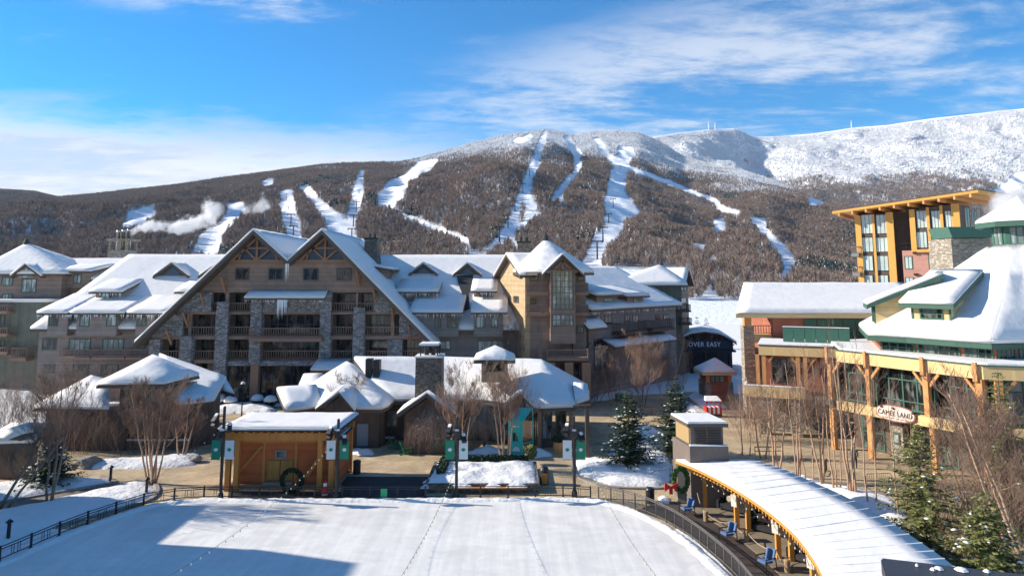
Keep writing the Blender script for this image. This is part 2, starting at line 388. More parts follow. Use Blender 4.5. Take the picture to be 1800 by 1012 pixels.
def proto_bare(seed, n=70):
    rd = random.Random(seed); v = []; f = []; mi = []
    def tri(a, b, w, k):
        d = (b - a); sdv = d.cross(Vector((rd.uniform(-1, 1), rd.uniform(-1, 1), rd.uniform(-1, 1)))).normalized() * w
        i = len(v); v.extend([tuple(a - sdv), tuple(a + sdv), tuple(b)]); f.append((i, i + 1, i + 2)); mi.append(k)
    for ax in (Vector((1, 0, 0)), Vector((0, 1, 0))):
        i = len(v); v.extend([tuple(-ax * .16), tuple(ax * .16), (0, 0, 8)]); f.append((i, i + 1, i + 2)); mi.append(1)
    for k in range(n):
        th = rd.uniform(0, 6.283); zz = rd.uniform(3.2, 10.6); t = (zz - 3) / 8.5; rad = 3.3 * math.sin(math.pi * min(1, .18 + .78 * t)) ** .7 * rd.uniform(.35, 1)
        p = Vector((math.cos(th) * rad * .35, math.sin(th) * rad * .35, zz - 1.6)); q = Vector((math.cos(th) * rad, math.sin(th) * rad, zz + rd.uniform(.2, 1.8)))
        tri(p, q, rd.uniform(.10, .26), 0)
    me = bpy.data.meshes.new('bare_tree'); me.from_pydata(v, [], f); me.materials.append(TW); me.materials.append(TR); me.polygons.foreach_set('material_index', mi); return me
def proto_spruce(seed, frosted):
    rd = random.Random(seed); v = []; f = []; mi = []
    for lv in range(9):
        z = 1 + lv * 1.05; rr = (10.6 - z) * .27; n = 8
        for j in range(n):
            th = 6.283 * (j + rd.random()) / n; w = rr * .42; c, s_ = math.cos(th), math.sin(th); r2 = rr * rd.uniform(.7, 1.15)
            i = len(v); v.extend([(0, 0, z + 1.5), (c * r2 - s_ * w, s_ * r2 + c * w, z - .1), (c * r2 * 1.1, s_ * r2 * 1.1, z - .5), (c * r2 + s_ * w, s_ * r2 - c * w, z - .1)])
            f.append((i, i + 1, i + 2, i + 3)); mi.append(1 if rd.random() < frosted else 0)
    me = bpy.data.meshes.new('spruce_tree'); me.from_pydata(v, [], f); me.materials.append(CONI); me.materials.append(FRO); me.polygons.foreach_set('material_index', mi); return me

def cloud_obj(name, pts, scl, protos, label):
    """one scattered mass: points carrying copies of the given tree shapes"""
    me = bpy.data.meshes.new(name); me.vertices.add(len(pts)); me.vertices.foreach_set('co', pts.astype(np.float32).ravel())
    a = me.attributes.new('size', 'FLOAT', 'POINT'); a.data.foreach_set('value', scl.astype(np.float32))
    a = me.attributes.new('pick', 'INT', 'POINT'); a.data.foreach_set('value', _rng.randint(0, len(protos), len(pts)).astype(np.int32))
    a = me.attributes.new('turn', 'FLOAT', 'POINT'); a.data.foreach_set('value', (_rng.rand(len(pts)) * 6.28).astype(np.float32))
    o = link(name, me); tag(o, label, 'forest', kind='stuff')
    ng = bpy.data.node_groups.new(name, 'GeometryNodeTree'); ng.interface.new_socket('Geometry', in_out='INPUT', socket_type='NodeSocketGeometry'); ng.interface.new_socket('Geometry', in_out='OUTPUT', socket_type='NodeSocketGeometry')
    gi = ng.nodes.new('NodeGroupInput'); go = ng.nodes.new('NodeGroupOutput'); iop = ng.nodes.new('GeometryNodeInstanceOnPoints')
    jg = ng.nodes.new('GeometryNodeGeometryToInstance')
    for p in protos[::-1]:
        po = bpy.data.objects.new('tree_shape', p); oi = ng.nodes.new('GeometryNodeObjectInfo'); oi.inputs['Object'].default_value = po; oi.inputs['As Instance'].default_value = False
        ng.links.new(oi.outputs['Geometry'], jg.inputs[0])
    def attr(nm, t):
        n = ng.nodes.new('GeometryNodeInputNamedAttribute'); n.data_type = t; n.inputs['Name'].default_value = nm; return n.outputs['Attribute']
    ng.links.new(gi.outputs[0], iop.inputs['Points']); ng.links.new(jg.outputs[0], iop.inputs['Instance']); iop.inputs['Pick Instance'].default_value = True
    ng.links.new(attr('pick', 'INT'), iop.inputs['Instance Index']); ng.links.new(attr('size', 'FLOAT'), iop.inputs['Scale'])
    cx = ng.nodes.new('ShaderNodeCombineXYZ'); ng.links.new(attr('turn', 'FLOAT'), cx.inputs[2]); ng.links.new(cx.outputs[0], iop.inputs['Rotation'])
    ng.links.new(iop.outputs[0], go.inputs[0]); md = o.modifiers.new('scatter', 'NODES'); md.node_group = ng
    return o
def scatter(fn, n, pxr, masks, frostfn, smax=1.02, dens=1.0):
    # uniform over the ground: the chance grows with depth
    px = _rng.uniform(*pxr, n * 3); s = _rng.rand(n * 3) * smax
    x, y, z = fn(px, s); keep = _rng.rand(len(px)) < y / y.max()
    px, s, x, y, z = px[keep][:n], s[keep][:n], x[keep][:n], y[keep][:n], z[keep][:n]
    rw = row((z - CAM_H) / y)
    m = ~(trail_mask(px, rw, masks) | trail_mask(px + 2, rw - 2, masks) | trail_mask(px - 2, rw - 2, masks) | trail_mask(px, rw - 5, masks))
    if masks is TRAILS: m &= ~inpoly(px, rw, LOW_GAP) & (y > np.where(px > 1190, 330, 440))
    return px[m], rw[m], x[m], y[m], z[m]
bare = [proto_bare(i) for i in range(4)]; spr = [proto_spruce(10 + i, 0.12) for i in range(3)]; fro = [proto_spruce(20 + i, 0.93) for i in range(4)]
px, rw, x, y, z = scatter(front_pt, 400000, (-60, 1860), TRAILS, frost_front)
fz = frost_front(px, rw, x, y, z); u = _rng.rand(len(px)); clump = fbm(x / 60 + 8, y / 60, 3)
isf = (u < fz * 0.95 + 0.015) & (px > 300); isc = ~isf & (clump + 0.16 * _rng.rand(len(px)) > 0.82)
P = np.stack([x, y, z - 0.3], -1); sz = _rng.uniform(0.5, 0.92, len(px))
mb = ~isf & ~isc
cloud_obj('bare_forest', P[mb], sz[mb], bare, 'brown leafless forest covering the near mountain between the ski runs')
cloud_obj('spruce_forest', P[isc], sz[isc] * 1.1, spr, 'dark evergreen trees scattered in clumps through the brown forest')
cloud_obj('frosted_forest', P[isf], sz[isf] * 0.95, fro, 'frost covered evergreens around the rounded summit of the near mountain')
px, rw, x, y, z = scatter(back_pt, 120000, (1080, 1860), TRAILS_B, frost_back, 0.985)
fz = frost_back(px, rw, x, y, z); isf = _rng.rand(len(px)) < fz * 0.9 + 0.1; P = np.stack([x, y, z - 0.3], -1); sz = _rng.uniform(0.8, 1.4, len(px))
cloud_obj('frosted_forest', P[isf], sz[isf] * 0.95, fro, 'snow plastered evergreens covering the long white ridge on the right')
cloud_obj('bare_forest', P[~isf], sz[~isf] * 1.5, bare, 'brown leafless forest along the foot of the long white ridge')
# ================================================================== MATERIALS FOR THE VILLAGE
def stone(name, c1, c2, scale=1.6, mortar=(0.10, 0.10, 0.10)):
    m = bpy.data.materials.new(name); m.use_nodes = True; nt = m.node_tree; b = nt.nodes['Principled BSDF']; b.inputs['Roughness'].default_value = 0.85
    t = N(nt, 'ShaderNodeTexCoord'); q = N(nt, 'ShaderNodeMapping'); q.inputs['Scale'].default_value = (1, 1, 2.0); L(nt, t.outputs['Object'], q.inputs[0])
    v = N(nt, 'ShaderNodeTexVoronoi', i_Scale=scale); L(nt, q.outputs[0], v.inputs[0]); s = N(nt, 'ShaderNodeSeparateColor'); L(nt, v.outputs['Color'], s.inputs[0])
    e = N(nt, 'ShaderNodeTexVoronoi', feature='DISTANCE_TO_EDGE', i_Scale=scale); L(nt, q.outputs[0], e.inputs[0])
    a = N(nt, 'ShaderNodeMix', data_type='RGBA'); L(nt, s.outputs[0], a.inputs[0]); a.inputs[6].default_value = (*c1, 1); a.inputs[7].default_value = (*c2, 1)
    k = N(nt, 'ShaderNodeMix', data_type='RGBA'); L(nt, mapr(nt, e.outputs[0], 0.01, 0.07), k.inputs[0]); k.inputs[6].default_value = (*mortar, 1); L(nt, a.outputs[2], k.inputs[7])
    L(nt, k.outputs[2], b.inputs['Base Color']); bp = N(nt, 'ShaderNodeBump', i_Strength=0.7, i_Distance=0.08); L(nt, mapr(nt, e.outputs[0], 0, 0.15), bp.inputs['Height']); L(nt, bp.outputs[0], b.inputs['Normal'])
    return m
def siding(name, col, board=0.22, axis=2, vary=0.12, rough=0.7):
    """painted boards: a groove every `board` metres, each board a little different"""
    m = bpy.data.materials.new(name); m.use_nodes = True; nt = m.node_tree; b = nt.nodes['Principled BSDF']; b.inputs['Roughness'].default_value = rough
    b.inputs['Specular IOR Level'].default_value = 0.25
    t = N(nt, 'ShaderNodeTexCoord'); s = N(nt, 'ShaderNodeSeparateXYZ'); L(nt, t.outputs['Object'], s.inputs[0])
    src = s.outputs[2] if axis == 2 else mth(nt, 'ADD', s.outputs[0], s.outputs[1])
    z = mth(nt, 'DIVIDE', src, board); fr = mth(nt, 'FRACT', z); fl = mth(nt, 'FLOOR', z)
    w = N(nt, 'ShaderNodeTexWhiteNoise', noise_dimensions='1D'); L(nt, fl, w.inputs['W'])
    n = N(nt, 'ShaderNodeTexNoise', i_Scale=1.2, i_Detail=5.0); L(nt, t.outputs['Object'], n.inputs[0])
    h = N(nt, 'ShaderNodeHueSaturation'); h.inputs['Color'].default_value = (*col, 1)
    v = mth(nt, 'ADD', mapr(nt, w.outputs[0], 0, 1, 1 - vary, 1 + vary, False), mapr(nt, n.outputs[0], .3, .7, -vary, vary, False)); L(nt, v, h.inputs['Value']); L(nt, h.outputs[0], b.inputs['Base Color'])
    bp = N(nt, 'ShaderNodeBump', i_Strength=0.6, i_Distance=0.03); L(nt, mapr(nt, fr, 0.0, 0.12), bp.inputs['Height']); L(nt, bp.outputs[0], b.inputs['Normal'])
    return m
HSTONE = stone('grey_blue_stone', (0.15, 0.155, 0.165), (0.38, 0.38, 0.385), 2.3)
TSTONE = stone('tan_stone', (0.22, 0.19, 0.15), (0.42, 0.37, 0.30), 2.0, (0.2, 0.17, 0.13))
DSTONE = stone('dark_field_stone', (0.10, 0.08, 0.065), (0.27, 0.22, 0.175), 3.4, (0.06, 0.05, 0.045))
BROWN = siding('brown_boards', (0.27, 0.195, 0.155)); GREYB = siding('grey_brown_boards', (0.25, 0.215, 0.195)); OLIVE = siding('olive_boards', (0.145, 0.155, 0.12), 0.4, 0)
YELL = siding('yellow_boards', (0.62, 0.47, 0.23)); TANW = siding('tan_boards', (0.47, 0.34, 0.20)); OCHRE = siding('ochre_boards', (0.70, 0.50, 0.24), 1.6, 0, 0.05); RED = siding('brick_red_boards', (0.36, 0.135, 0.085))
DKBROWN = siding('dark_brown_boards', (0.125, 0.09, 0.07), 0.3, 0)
TIMBER = mat('brown_timber', (0.30, 0.175, 0.11), 0.7, bump=.2, bscale=6, vary=.15, vscale=4, stretch=(1, 1, .2)); RAILW = mat('rail_timber', (0.27, 0.175, 0.13), 0.7, vary=.12)
ORANGE = mat('orange_timber', (0.58, 0.28, 0.105), 0.6, bump=.2, bscale=6, vary=.22, vscale=3, stretch=(1, 1, .15)); HONEYB = mat('sunlit_honey_timber', (0.56, 0.27, 0.06), 0.55, bump=.15, bscale=5, vary=.15, vscale=3, stretch=(1, 1, .15)); HONEY = mat('honey_timber', (0.52, 0.215, 0.052), 0.55, bump=.15, bscale=5, vary=.18, vscale=3, stretch=(1, 1, .15))  # honey split into sunlit canopy and shaded hut tones, light put in colour
FASC = mat('dark_fascia', (0.10, 0.085, 0.075), 0.6, vary=.1); ROOFD = mat('dark_roofing', (0.045, 0.047, 0.05), 0.8, vary=.2); BLACK = mat('black_metal', (0.015, 0.015, 0.017), 0.45, spec=.5)
GREENP = mat('green_paint', (0.05, 0.135, 0.10), 0.5, vary=.1); GREEND = mat('dark_green_trim', (0.05, 0.115, 0.085), 0.5, vary=.12); NAVY = mat('navy_panel', (0.018, 0.035, 0.06), 0.5)
def glass(name, col, rough=0.06, light=0.35):
    """window glass in front of a room: broad blinds, dark interior and painted pale reflection mixed by noise"""
    m = bpy.data.materials.new(name); m.use_nodes = True; nt = m.node_tree; b = nt.nodes['Principled BSDF']; b.inputs['Roughness'].default_value = rough; b.inputs['Specular IOR Level'].default_value = 0.6
    t = N(nt, 'ShaderNodeNewGeometry'); q = N(nt, 'ShaderNodeMapping'); q.inputs['Scale'].default_value = (1.3, 1.3, .5); L(nt, t.outputs['Position'], q.inputs[0])
    n = N(nt, 'ShaderNodeTexNoise', i_Scale=1.1, i_Detail=3.0); L(nt, q.outputs[0], n.inputs[0])
    k = N(nt, 'ShaderNodeMix', data_type='RGBA'); L(nt, mapr(nt, n.outputs[0], 0.48, 0.62), k.inputs[0]); k.inputs[6].default_value = (*col, 1); k.inputs[7].default_value = (light * .9, light, light * .95, 1)
    L(nt, k.outputs[2], b.inputs['Base Color']); return m
GLASS = glass('dark_window_glass', (0.012, 0.016, 0.02), light=.10); GLASSL = glass('pale_window_glass', (0.14, 0.19, 0.185), light=.45); GLASSB = mat('blue_window_glass', (0.03, 0.075, 0.13), 0.3, spec=.5)  # GLASSL is pale to imitate cloud reflection in its colour
GLASSW = glass('restaurant_glass', (0.012, 0.014, 0.014), light=.16)
ICE = mat('icicle_ice', (0.72, 0.78, 0.84), 0.15, spec=.6)

# ================================================================== BUILDING HELPERS
class Wall:
    """vertical plane through two ground points; a runs along it, d out towards the viewer"""
    def __init__(s, p0, p1):
        s.o = Vector((p0[0], p0[1], 0)); s.u = (Vector((p1[0], p1[1], 0)) - s.o); s.len = s.u.length; s.u.normalize(); s.n = Vector((s.u.y, -s.u.x, 0))
    def pt(s, a, z, d=0.0): return s.o + s.u * a + s.n * d + Vector((0, 0, z))
    def hit(s, px, py, d=0.0):
        r = ray(px, py); o = s.o + s.n * d; c = Vector((0, 0, CAM_H)); t = (o - c).dot(s.n) / r.dot(s.n); p = c + r * t
        return (p - s.o).dot(s.u), p.z
    def rect(s, x0, y0, x1, y1, d=0.0):
        ym = (y0 + y1) / 2; xm = (x0 + x1) / 2; return (s.hit(x0, ym, d)[0], s.hit(xm, y1, d)[1], s.hit(x1, ym, d)[0], s.hit(xm, y0, d)[1])   # a0, zlow, a1, zhigh
    def box(s, mb, a0, a1, z0, z1, d0, d1):
        q = [s.pt(a0, z0, d0), s.pt(a1, z0, d0), s.pt(a1, z0, d1), s.pt(a0, z0, d1)]; mb.prism(q, (0, 0, z1 - z0))
    def poly(s, mb, pts, d0, d1): mb.prism([s.pt(a, z, d0) for a, z in pts], s.n * (d1 - d0))
def window(w, par, a0, z0, a1, z1, cols=2, rows=1, d=0.0, frame=None, pane=None, fw=0.10, name='window', arch=None, bars=True, off=0.06):
    """a window: its frame mesh is the part, its glass a sub-part"""
    m = MB(); t = fw
    w.box(m, a0, a1, z0, z0 + t, d, d + off); w.box(m, a0, a1, z1 - t, z1, d, d + off); w.box(m, a0, a0 + t, z0 + t, z1 - t, d, d + off); w.box(m, a1 - t, a1, z0 + t, z1 - t, d, d + off)
    if bars:
        for i in range(1, cols): c = a0 + (a1 - a0) * i / cols; w.box(m, c - t * .35, c + t * .35, z0 + t, z1 - t, d, d + off * .8)
        for j in range(1, rows): c = z0 + (z1 - z0) * j / rows; w.box(m, a0 + t, a1 - t, c - t * .3, c + t * .3, d, d + off * .7)
    f = m.build(name, frame or FASC, par)
    g = MB(); w.box(g, a0 + t * .5, a1 - t * .5, z0 + t * .5, z1 - t * .5, d - .02, d + off * .35); g.build('pane', pane or GLASS, f)
    return f
def pwindow(w, par, x0, y0, x1, y1, cols=2, rows=1, d=0.0, **k):
    a0, z0, a1, z1 = w.rect(x0, y0, x1, y1, d); return window(w, par, a0, z0, a1, z1, cols, rows, d, **k)
def railing(w, par, a0, a1, z0, h, d, mt=None, step=0.28, name='balcony_railing', ends=None, floor=None):
    m = MB(); w.box(m, a0, a1, z0 + h - .09, z0 + h, d - .05, d + .05); w.box(m, a0, a1, z0 + .08, z0 + .15, d - .03, d + .03)
    n = max(2, int((a1 - a0) / step))
    for i in range(n + 1): a = a0 + (a1 - a0) * i / n; w.box(m, a - .03, a + .03, z0 + .15, z0 + h - .09, d - .02, d + .02)
    if ends is not None:
        for a in (a0, a1):
            w.box(m, a - .05, a + .05, z0 + h - .09, z0 + h, ends, d - .05); w.box(m, a - .03, a + .03, z0 + .08, z0 + .15, ends, d - .05)
            k = max(1, int(abs(d - ends) / step))
            for i in range(k): dd = ends + (d - ends) * (i + .5) / k; w.box(m, a - .02, a + .02, z0 + .15, z0 + h - .09, dd - .03, dd + .03)
    if floor: w.box(m, a0 - .05, a1 + .05, z0 - floor, z0, ends if ends is not None else d - 1, d + .06)
    return m.build(name, mt or RAILW, par)
def snow_roof(par, polys, t=0.32, over=0.12, base=0.22, roof_m=None, snow_m=None, names=('roof', 'snow_cover'), bev=0.07):
    """roof planes (world polygons that share edges): dark slab below, soft-edged snow above"""
    r = MB(); r.shell(polys, -base); ro = r.build(names[0], roof_m or FASC, par)
    s = MB(); s.shell([[Vector(q) + Vector((0, 0, 0.012)) for q in p] for p in polys], t); so_ = s.build(names[1], snow_m or SNOW, ro, bevel=bev, seg=3, rough=.5 * min(1.0, t / .3))
    return ro
def icicles(par, a, b, n, lmin=.15, lmax=.7, name='icicle_row', seed=1):
    rd = random.Random(seed); m = MB(); a = Vector(a); b = Vector(b)
    for i in range(n):
        p = a.lerp(b, rd.random()); l = rd.uniform(lmin, lmax) * rd.choice((.5, .8, 1)); r = .03 + l * .02
        m.add([p + Vector((r * math.cos(t), r * math.sin(t), 0)) for t in (0, 2.09, 4.19)] + [p - Vector((0, 0, l))], [(0, 1, 3), (1, 2, 3), (2, 0, 3), (2, 1, 0)])
    o = m.build(name, ICE, par); return tag(o, kind='stuff')
def solid(name, mt, par, fn, **k):
    m = MB(); fn(m); return m.build(name, mt, par, **k)

# ================================================================== HOTEL
HY = 85.0
H = thing('hotel', 'huge brown and stone hotel block under twin steep gables, facing the plaza', 'hotel', (-29, 92, 0))
w = Wall((-60, HY), (0, HY)); wb = Wall((-60, HY + 1.7), (0, HY + 1.7))
hx = lambda px, py: w.hit(px, py)[0]; hz = lambda py: w.hit(500, py)[1]
def rake_l(z): z1, z0 = hz(408), hz(597); t = (z - z0) / (z1 - z0); return hx(255, 597) + (hx(455, 408) - hx(255, 597)) * t
def rake_r(z): z1, z0 = hz(408), hz(600); t = (z - z0) / (z1 - z0); return hx(762, 600) + (hx(573, 408) - hx(762, 600)) * t
zt = hz(514); v0 = (hx(513, 462), hz(462))
up = [(rake_l(zt), zt), (rake_r(zt), zt), (hx(573, 408), hz(408) - .1), v0, (hx(455, 408), hz(408) - .1)]
# the upper wall as two convex halves, each with the truss triangle standing in front of it
mid = v0[0]
solid('upper_wall', BROWN, H, lambda m: (w.poly(m, [up[0], (mid, zt), (mid, v0[1]), up[4]], -.5, 0), w.poly(m, [(mid, zt), up[1], up[2], (mid, v0[1])], -.5, 0)))
for q in ((414, 471, 438, 492), (472, 471, 498, 492), (533, 471, 560, 493), (592, 471, 618, 493)): pwindow(w, H, *q, cols=2, rows=1, fw=.14, off=.1, frame=FASC)
for (ax, lx, rx_) in ((455, 409, 503), (574, 527, 622)):
    tr = MB(); zb = hz(459); za = hz(418); A = (hx(ax, 413), za); Lp = (hx(lx, 458), zb); Rp = (hx(rx_, 458), zb)
    g = MB(); w.poly(g, [Lp, Rp, A], .02, .10); 
    def bar2(p, q, t=.28, d=.35): tr.bar(w.pt(p[0], p[1], d), w.pt(q[0], q[1], d), .25, t)
    bar2((Lp[0] - .4, zb), (Rp[0] + .4, zb), .34, .3); bar2(Lp, A); bar2(Rp, A); bar2((A[0], zb), A, .26)
    mz = (zb + za) / 2 + .15; ml = (A[0] + Lp[0]) / 2, (A[0] + Rp[0]) / 2; bar2((ml[0], mz), (ml[1], mz), .24)
    bar2((A[0], zb + .1), (ml[0], mz), .22); bar2((A[0], zb + .1), (ml[1], mz), .22); bar2((Lp[0] + .9, zb), (ml[0] - .4, mz - .5), .2); bar2((Rp[0] - .9, zb), (ml[1] + .4, mz - .5), .2)
    t_ = tr.build('gable_truss', TIMBER, H); g.build('pane', GLASSB, t_)
# lower storeys: (row top, rail top, row bottom, openings, which solid spans are stone)
rows = [(514, 532, 548, [(373, 396), (402, 442), (583, 626), (629, 658)]),
        (552, 574, 590, [(324, 331), (336, 380), (402, 442), (462, 564), (583, 621), (642, 687), (693, 702)]),
        (596, 616, 632, [(283, 318), (341, 379), (400, 441), (460, 564), (583, 620), (642, 681), (708, 742)]),
        (638, 657, 672, [(285, 315), (341, 377)])]
st = MB(); bw = MB(); nlo = [(rake_l, rake_r)]
for ri, (y0, yr, y1, ops) in enumerate(rows):
    z1, z0 = hz(y0), hz(y1); spans = []; cur = None
    ye = (y0 + y1) / 2; xs = [(hx(a, ye), hx(b, ye)) for a, b in ops]
    if ri == 3: spans = [(hx(262, 655), xs[0][0]), (xs[0][1], xs[1][0]), (xs[1][1], hx(398, 655))]
    else:
        e = [('L', xs[0][0])] + [(xs[i][1], xs[i + 1][0]) for i in range(len(xs) - 1)] + [(xs[-1][1], 'R')]; spans = e
    for sp in spans:
        a, b = sp
        lo0 = rake_l(z0) + .2 if a == 'L' else a; lo1 = rake_l(z1) + .2 if a == 'L' else a; hi0 = rake_r(z0) - .2 if b == 'R' else b; hi1 = rake_r(z1) - .2 if b == 'R' else b
        if z0 < hz(600):
            if a == 'L': lo0 = lo1 = hx(262, 640)
            if b == 'R': hi0 = hi1 = hx(755, 600)
        if lo0 > hi0: continue
        tall = (hi0 - lo0) > .75
        tgt = st if tall else bw
        w.poly(tgt, [(lo0, z0), (hi0, z0), (hi1, z1), (lo1, z1)], -.45, .32 if tall else .0)
    # slab under the row
    lo = rake_l(z0) + .3 if z0 > hz(600) else hx(262, 640); hi = rake_r(z0) - .3 if z0 > hz(600) else hx(755, 600)
    if ri == 3: hi = hx(398, 650)
    zs = hz(rows[ri + 1][0]) if ri < 3 else z0 - .45
    w.box(bw, lo, hi, zs, z0, -1.7, .10 if ri < 2 else .05)
    rb = None
    for k, ((a, b), (pa, pb)) in enumerate(zip(xs, ops)):
        if (ri, pa) in ((1, 462),): continue
        if b - a < .8 and ri != 1: pass
        railing(w, H, a, b, z0, hz(yr) - z0, -.12)
        # the glazed wall at the back of the loggia
        n = max(1, int((b - a) / 1.4)); window(wb, H, a + .05, z0 + .05, b - .05, z1 - .1, cols=n + 1, rows=1, d=0.02, fw=.12, frame=FASC)
for (a, b, y0, y1) in ((381, 402, 530, 672), (442, 461, 527, 640), (564, 583, 514, 640), (622, 642, 540, 640), (319, 340, 590, 640)):
    ym = (y0 + y1) / 2; w.box(st, hx(a, ym), hx(b, ym), hz(y1), hz(y0), .30, .55)
w.box(st, hx(262, 680), hx(398, 680), 0, hz(672) - .4, -.4, .3); w.box(st, hx(565, 660), hx(755, 660), 0, hz(632) - .6, -.4, .3); w.box(st, hx(398, 650), hx(565, 650), hz(642), hz(634), -.3, .3)
st.build('stone_piers', HSTONE, H); bw.build('floor_bands', BROWN, H)
# core behind the loggias
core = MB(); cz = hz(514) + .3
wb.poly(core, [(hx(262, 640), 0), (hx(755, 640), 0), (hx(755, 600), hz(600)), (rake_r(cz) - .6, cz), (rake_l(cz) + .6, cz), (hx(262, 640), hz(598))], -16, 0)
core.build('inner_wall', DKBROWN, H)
# the tall middle window and its snowed canopy
window(wb, H, hx(466, 550), hz(590) + .1, hx(562, 550), hz(522), cols=6, rows=4, d=.05, frame=FASC, fw=.16, off=.12, name='great_window')
railing(w, H, hx(446, 582), hx(570, 582), hz(592), hz(575) - hz(592), 1.3, ends=.3, floor=.45, name='balcony_railing')
cp = [w.pt(hx(437, 525), hz(524), 1.6), w.pt(hx(577, 525), hz(524), 1.6), w.pt(hx(577, 525), hz(512), 0.05), w.pt(hx(440, 525), hz(512), .05)]
cr = snow_roof(H, [cp], t=.28, names=('canopy', 'snow_cover')); icicles(cr, w.pt(hx(495, 525), hz(526), 1.6), w.pt(hx(512, 525), hz(526), 1.6), 30, .8, 2.6, seed=4); icicles(cr, cp[0] - Vector((0, 0, .2)), cp[1] - Vector((0, 0, .2)), 60, .1, .5, seed=5)
cp = [w.pt(hx(558, 640), hz(646), 3.0), w.pt(hx(618, 640), hz(646), 3.0), w.pt(hx(618, 640), hz(633), .4), w.pt(hx(560, 640), hz(633), .4)]
snow_roof(H, [cp], names=('porch_roof', 'snow_cover'))
# ground floor glazing
for a, b, c in ((399, 441, 4), (457, 510, 5), (512, 563, 5)): window(w, H, hx(a, 670), .2, hx(b, 670), hz(643), cols=c, rows=4, d=-.3, frame=BLACK, fw=.10)
solid('entrance_post', TIMBER, H, lambda m: w.box(m, hx(442, 670), hx(456, 670), 0, hz(640), -.4, .5)); solid('entrance_post', TIMBER, H, lambda m: w.box(m, hx(563, 670), hx(573, 670), 0, hz(646), .3, 1.0))
# rake brackets
for px, py in ((398, 488), (362, 516), (332, 548), (303, 578), (632, 478), (661, 510), (692, 540), (722, 572)):
    a, z = w.hit(px, py); s_ = 1 if px < 500 else -1
    def br(m): m.bar(w.pt(a, z, .05), w.pt(a, z - 1.9, .05), .22); m.bar(w.pt(a, z - 1.7, .1), w.pt(a - s_ * .0, z - .1, 1.4), .2); m.bar(w.pt(a, z - .1, 0), w.pt(a, z - .1, 1.6), .24)
    solid('roof_bracket', TIMBER, H, br)
# roof
BK = HY + 21; FR = HY - 1.9
def R2(px, py, Y): p = D(px, py, HY); return Vector((p.x, Y, p.z))
r1, r2, vl, el_, er_ = (455, 407), (573, 407), (513, 460), (250, 601), (767, 605)
snow_roof(H, [[R2(*el_, FR), R2(*r1, FR), R2(*r1, BK), R2(*el_, BK)], [R2(*r1, FR), R2(*vl, FR), R2(*vl, BK), R2(*r1, BK)], [R2(*vl, FR), R2(*r2, FR), R2(*r2, BK), R2(*vl, BK)], [R2(*r2, FR), R2(*er_, FR), R2(*er_, BK), R2(*r2, BK)]], t=.34, base=.5)
icicles(H, R2(511, 464, FR), R2(516, 464, FR), 7, .9, 2.6, seed=9)
def chim(par, x, y, zb, zt_, w0, w1, m, capw=.0):
    mb = MB(); q = lambda s, z: [Vector((x - s, y - s, z)), Vector((x + s, y - s, z)), Vector((x + s, y + s, z)), Vector((x - s, y + s, z))]
    A, B = q(w0, zb), q(w1, zt_); mb.add(A + B, [(3, 2, 1, 0), (4, 5, 6, 7), (0, 1, 5, 4), (1, 2, 6, 5), (2, 3, 7, 6), (3, 0, 4, 7)])
    o = mb.build('chimney', m, par); c = MB(); c.box((x - w1 * 1.12, y - w1 * 1.12, zt_ + .01), (x + w1 * 1.12, y + w1 * 1.12, zt_ + .25))
    for dx in (-.45, .45): c.lathe([(.18, zt_ + .25), (.18, zt_ + .9)], (x + dx * w1, y, 0), 8)
    c.build('chimney_cap', BLACK, o); return o
chim(H, D(654, 440, 98).x, 98, 15.5, D(654, 414, 98).z - .6, 1.25, .85, DSTONE)
# small shed dormer on the right slope
wd = Wall((D(640, 480, 93).x, 93), (D(688, 480, 93).x, 93))
solid('dormer', BROWN, H, lambda m: wd.box(m, 0.4, wd.len - .6, 12.5, D(660, 474, 93).z, -8, 0))
zz = D(660, 474, 93).z; snow_roof(H, [[wd.pt(-1.6, zz + .9, .6), wd.pt(wd.len + .2, zz, .6), wd.pt(wd.len + .2, zz, -9), wd.pt(-1.6, zz + .9, -9)]], names=('dormer_roof', 'snow_cover'))

# ---- generic wing: roof slope towards the camera, wall, dormers
def wing(name, label, px0, px1, Yf, eave_y, ridge_y, Yr, rx0, rx1, wall_m, hip=(True, False), back=12):
    c = D((px0 + px1) / 2, eave_y, Yf); t = thing(name, label, 'hotel wing', (c.x, Yf + 6, 0), group='wings of the hotel')
    a, b = D(px0, eave_y, Yf), D(px1, eave_y, Yf); z0 = a.z; b.z = z0; r0, r1_ = D(rx0, ridge_y, Yr), D(rx1, ridge_y, Yr); r1_.z = r0.z
    bb0, bb1 = Vector((a.x, Yr + back, z0)), Vector((b.x, Yr + back, z0))
    polys = [[a, b, r1_, r0], [r0, r1_, bb1, bb0], [a, r0, bb0]] 
    snow_roof(t, polys, t=.4, base=.3)
    wl = Wall((a.x + .6, Yf + 1.0), (b.x - .2, Yf + 1.0))
    solid('wall', wall_m, t, lambda m: wl.box(m, 0, wl.len, 0, z0 - .1, -(Yr - Yf + back - 2.5), 0))
    t.id_data['_'] = 0; del t['_']
    slope = (r0.z - z0) / (Yr - Yf)
    return t, wl, (Yf, z0, slope)
def on_roof(px, py, rp):
    Yf, z0, k = rp; r = ray(px, py); tz = r.z / r.y; Y = (15 - z0 + k * Yf) / (k - tz); return D(px, py, Y)
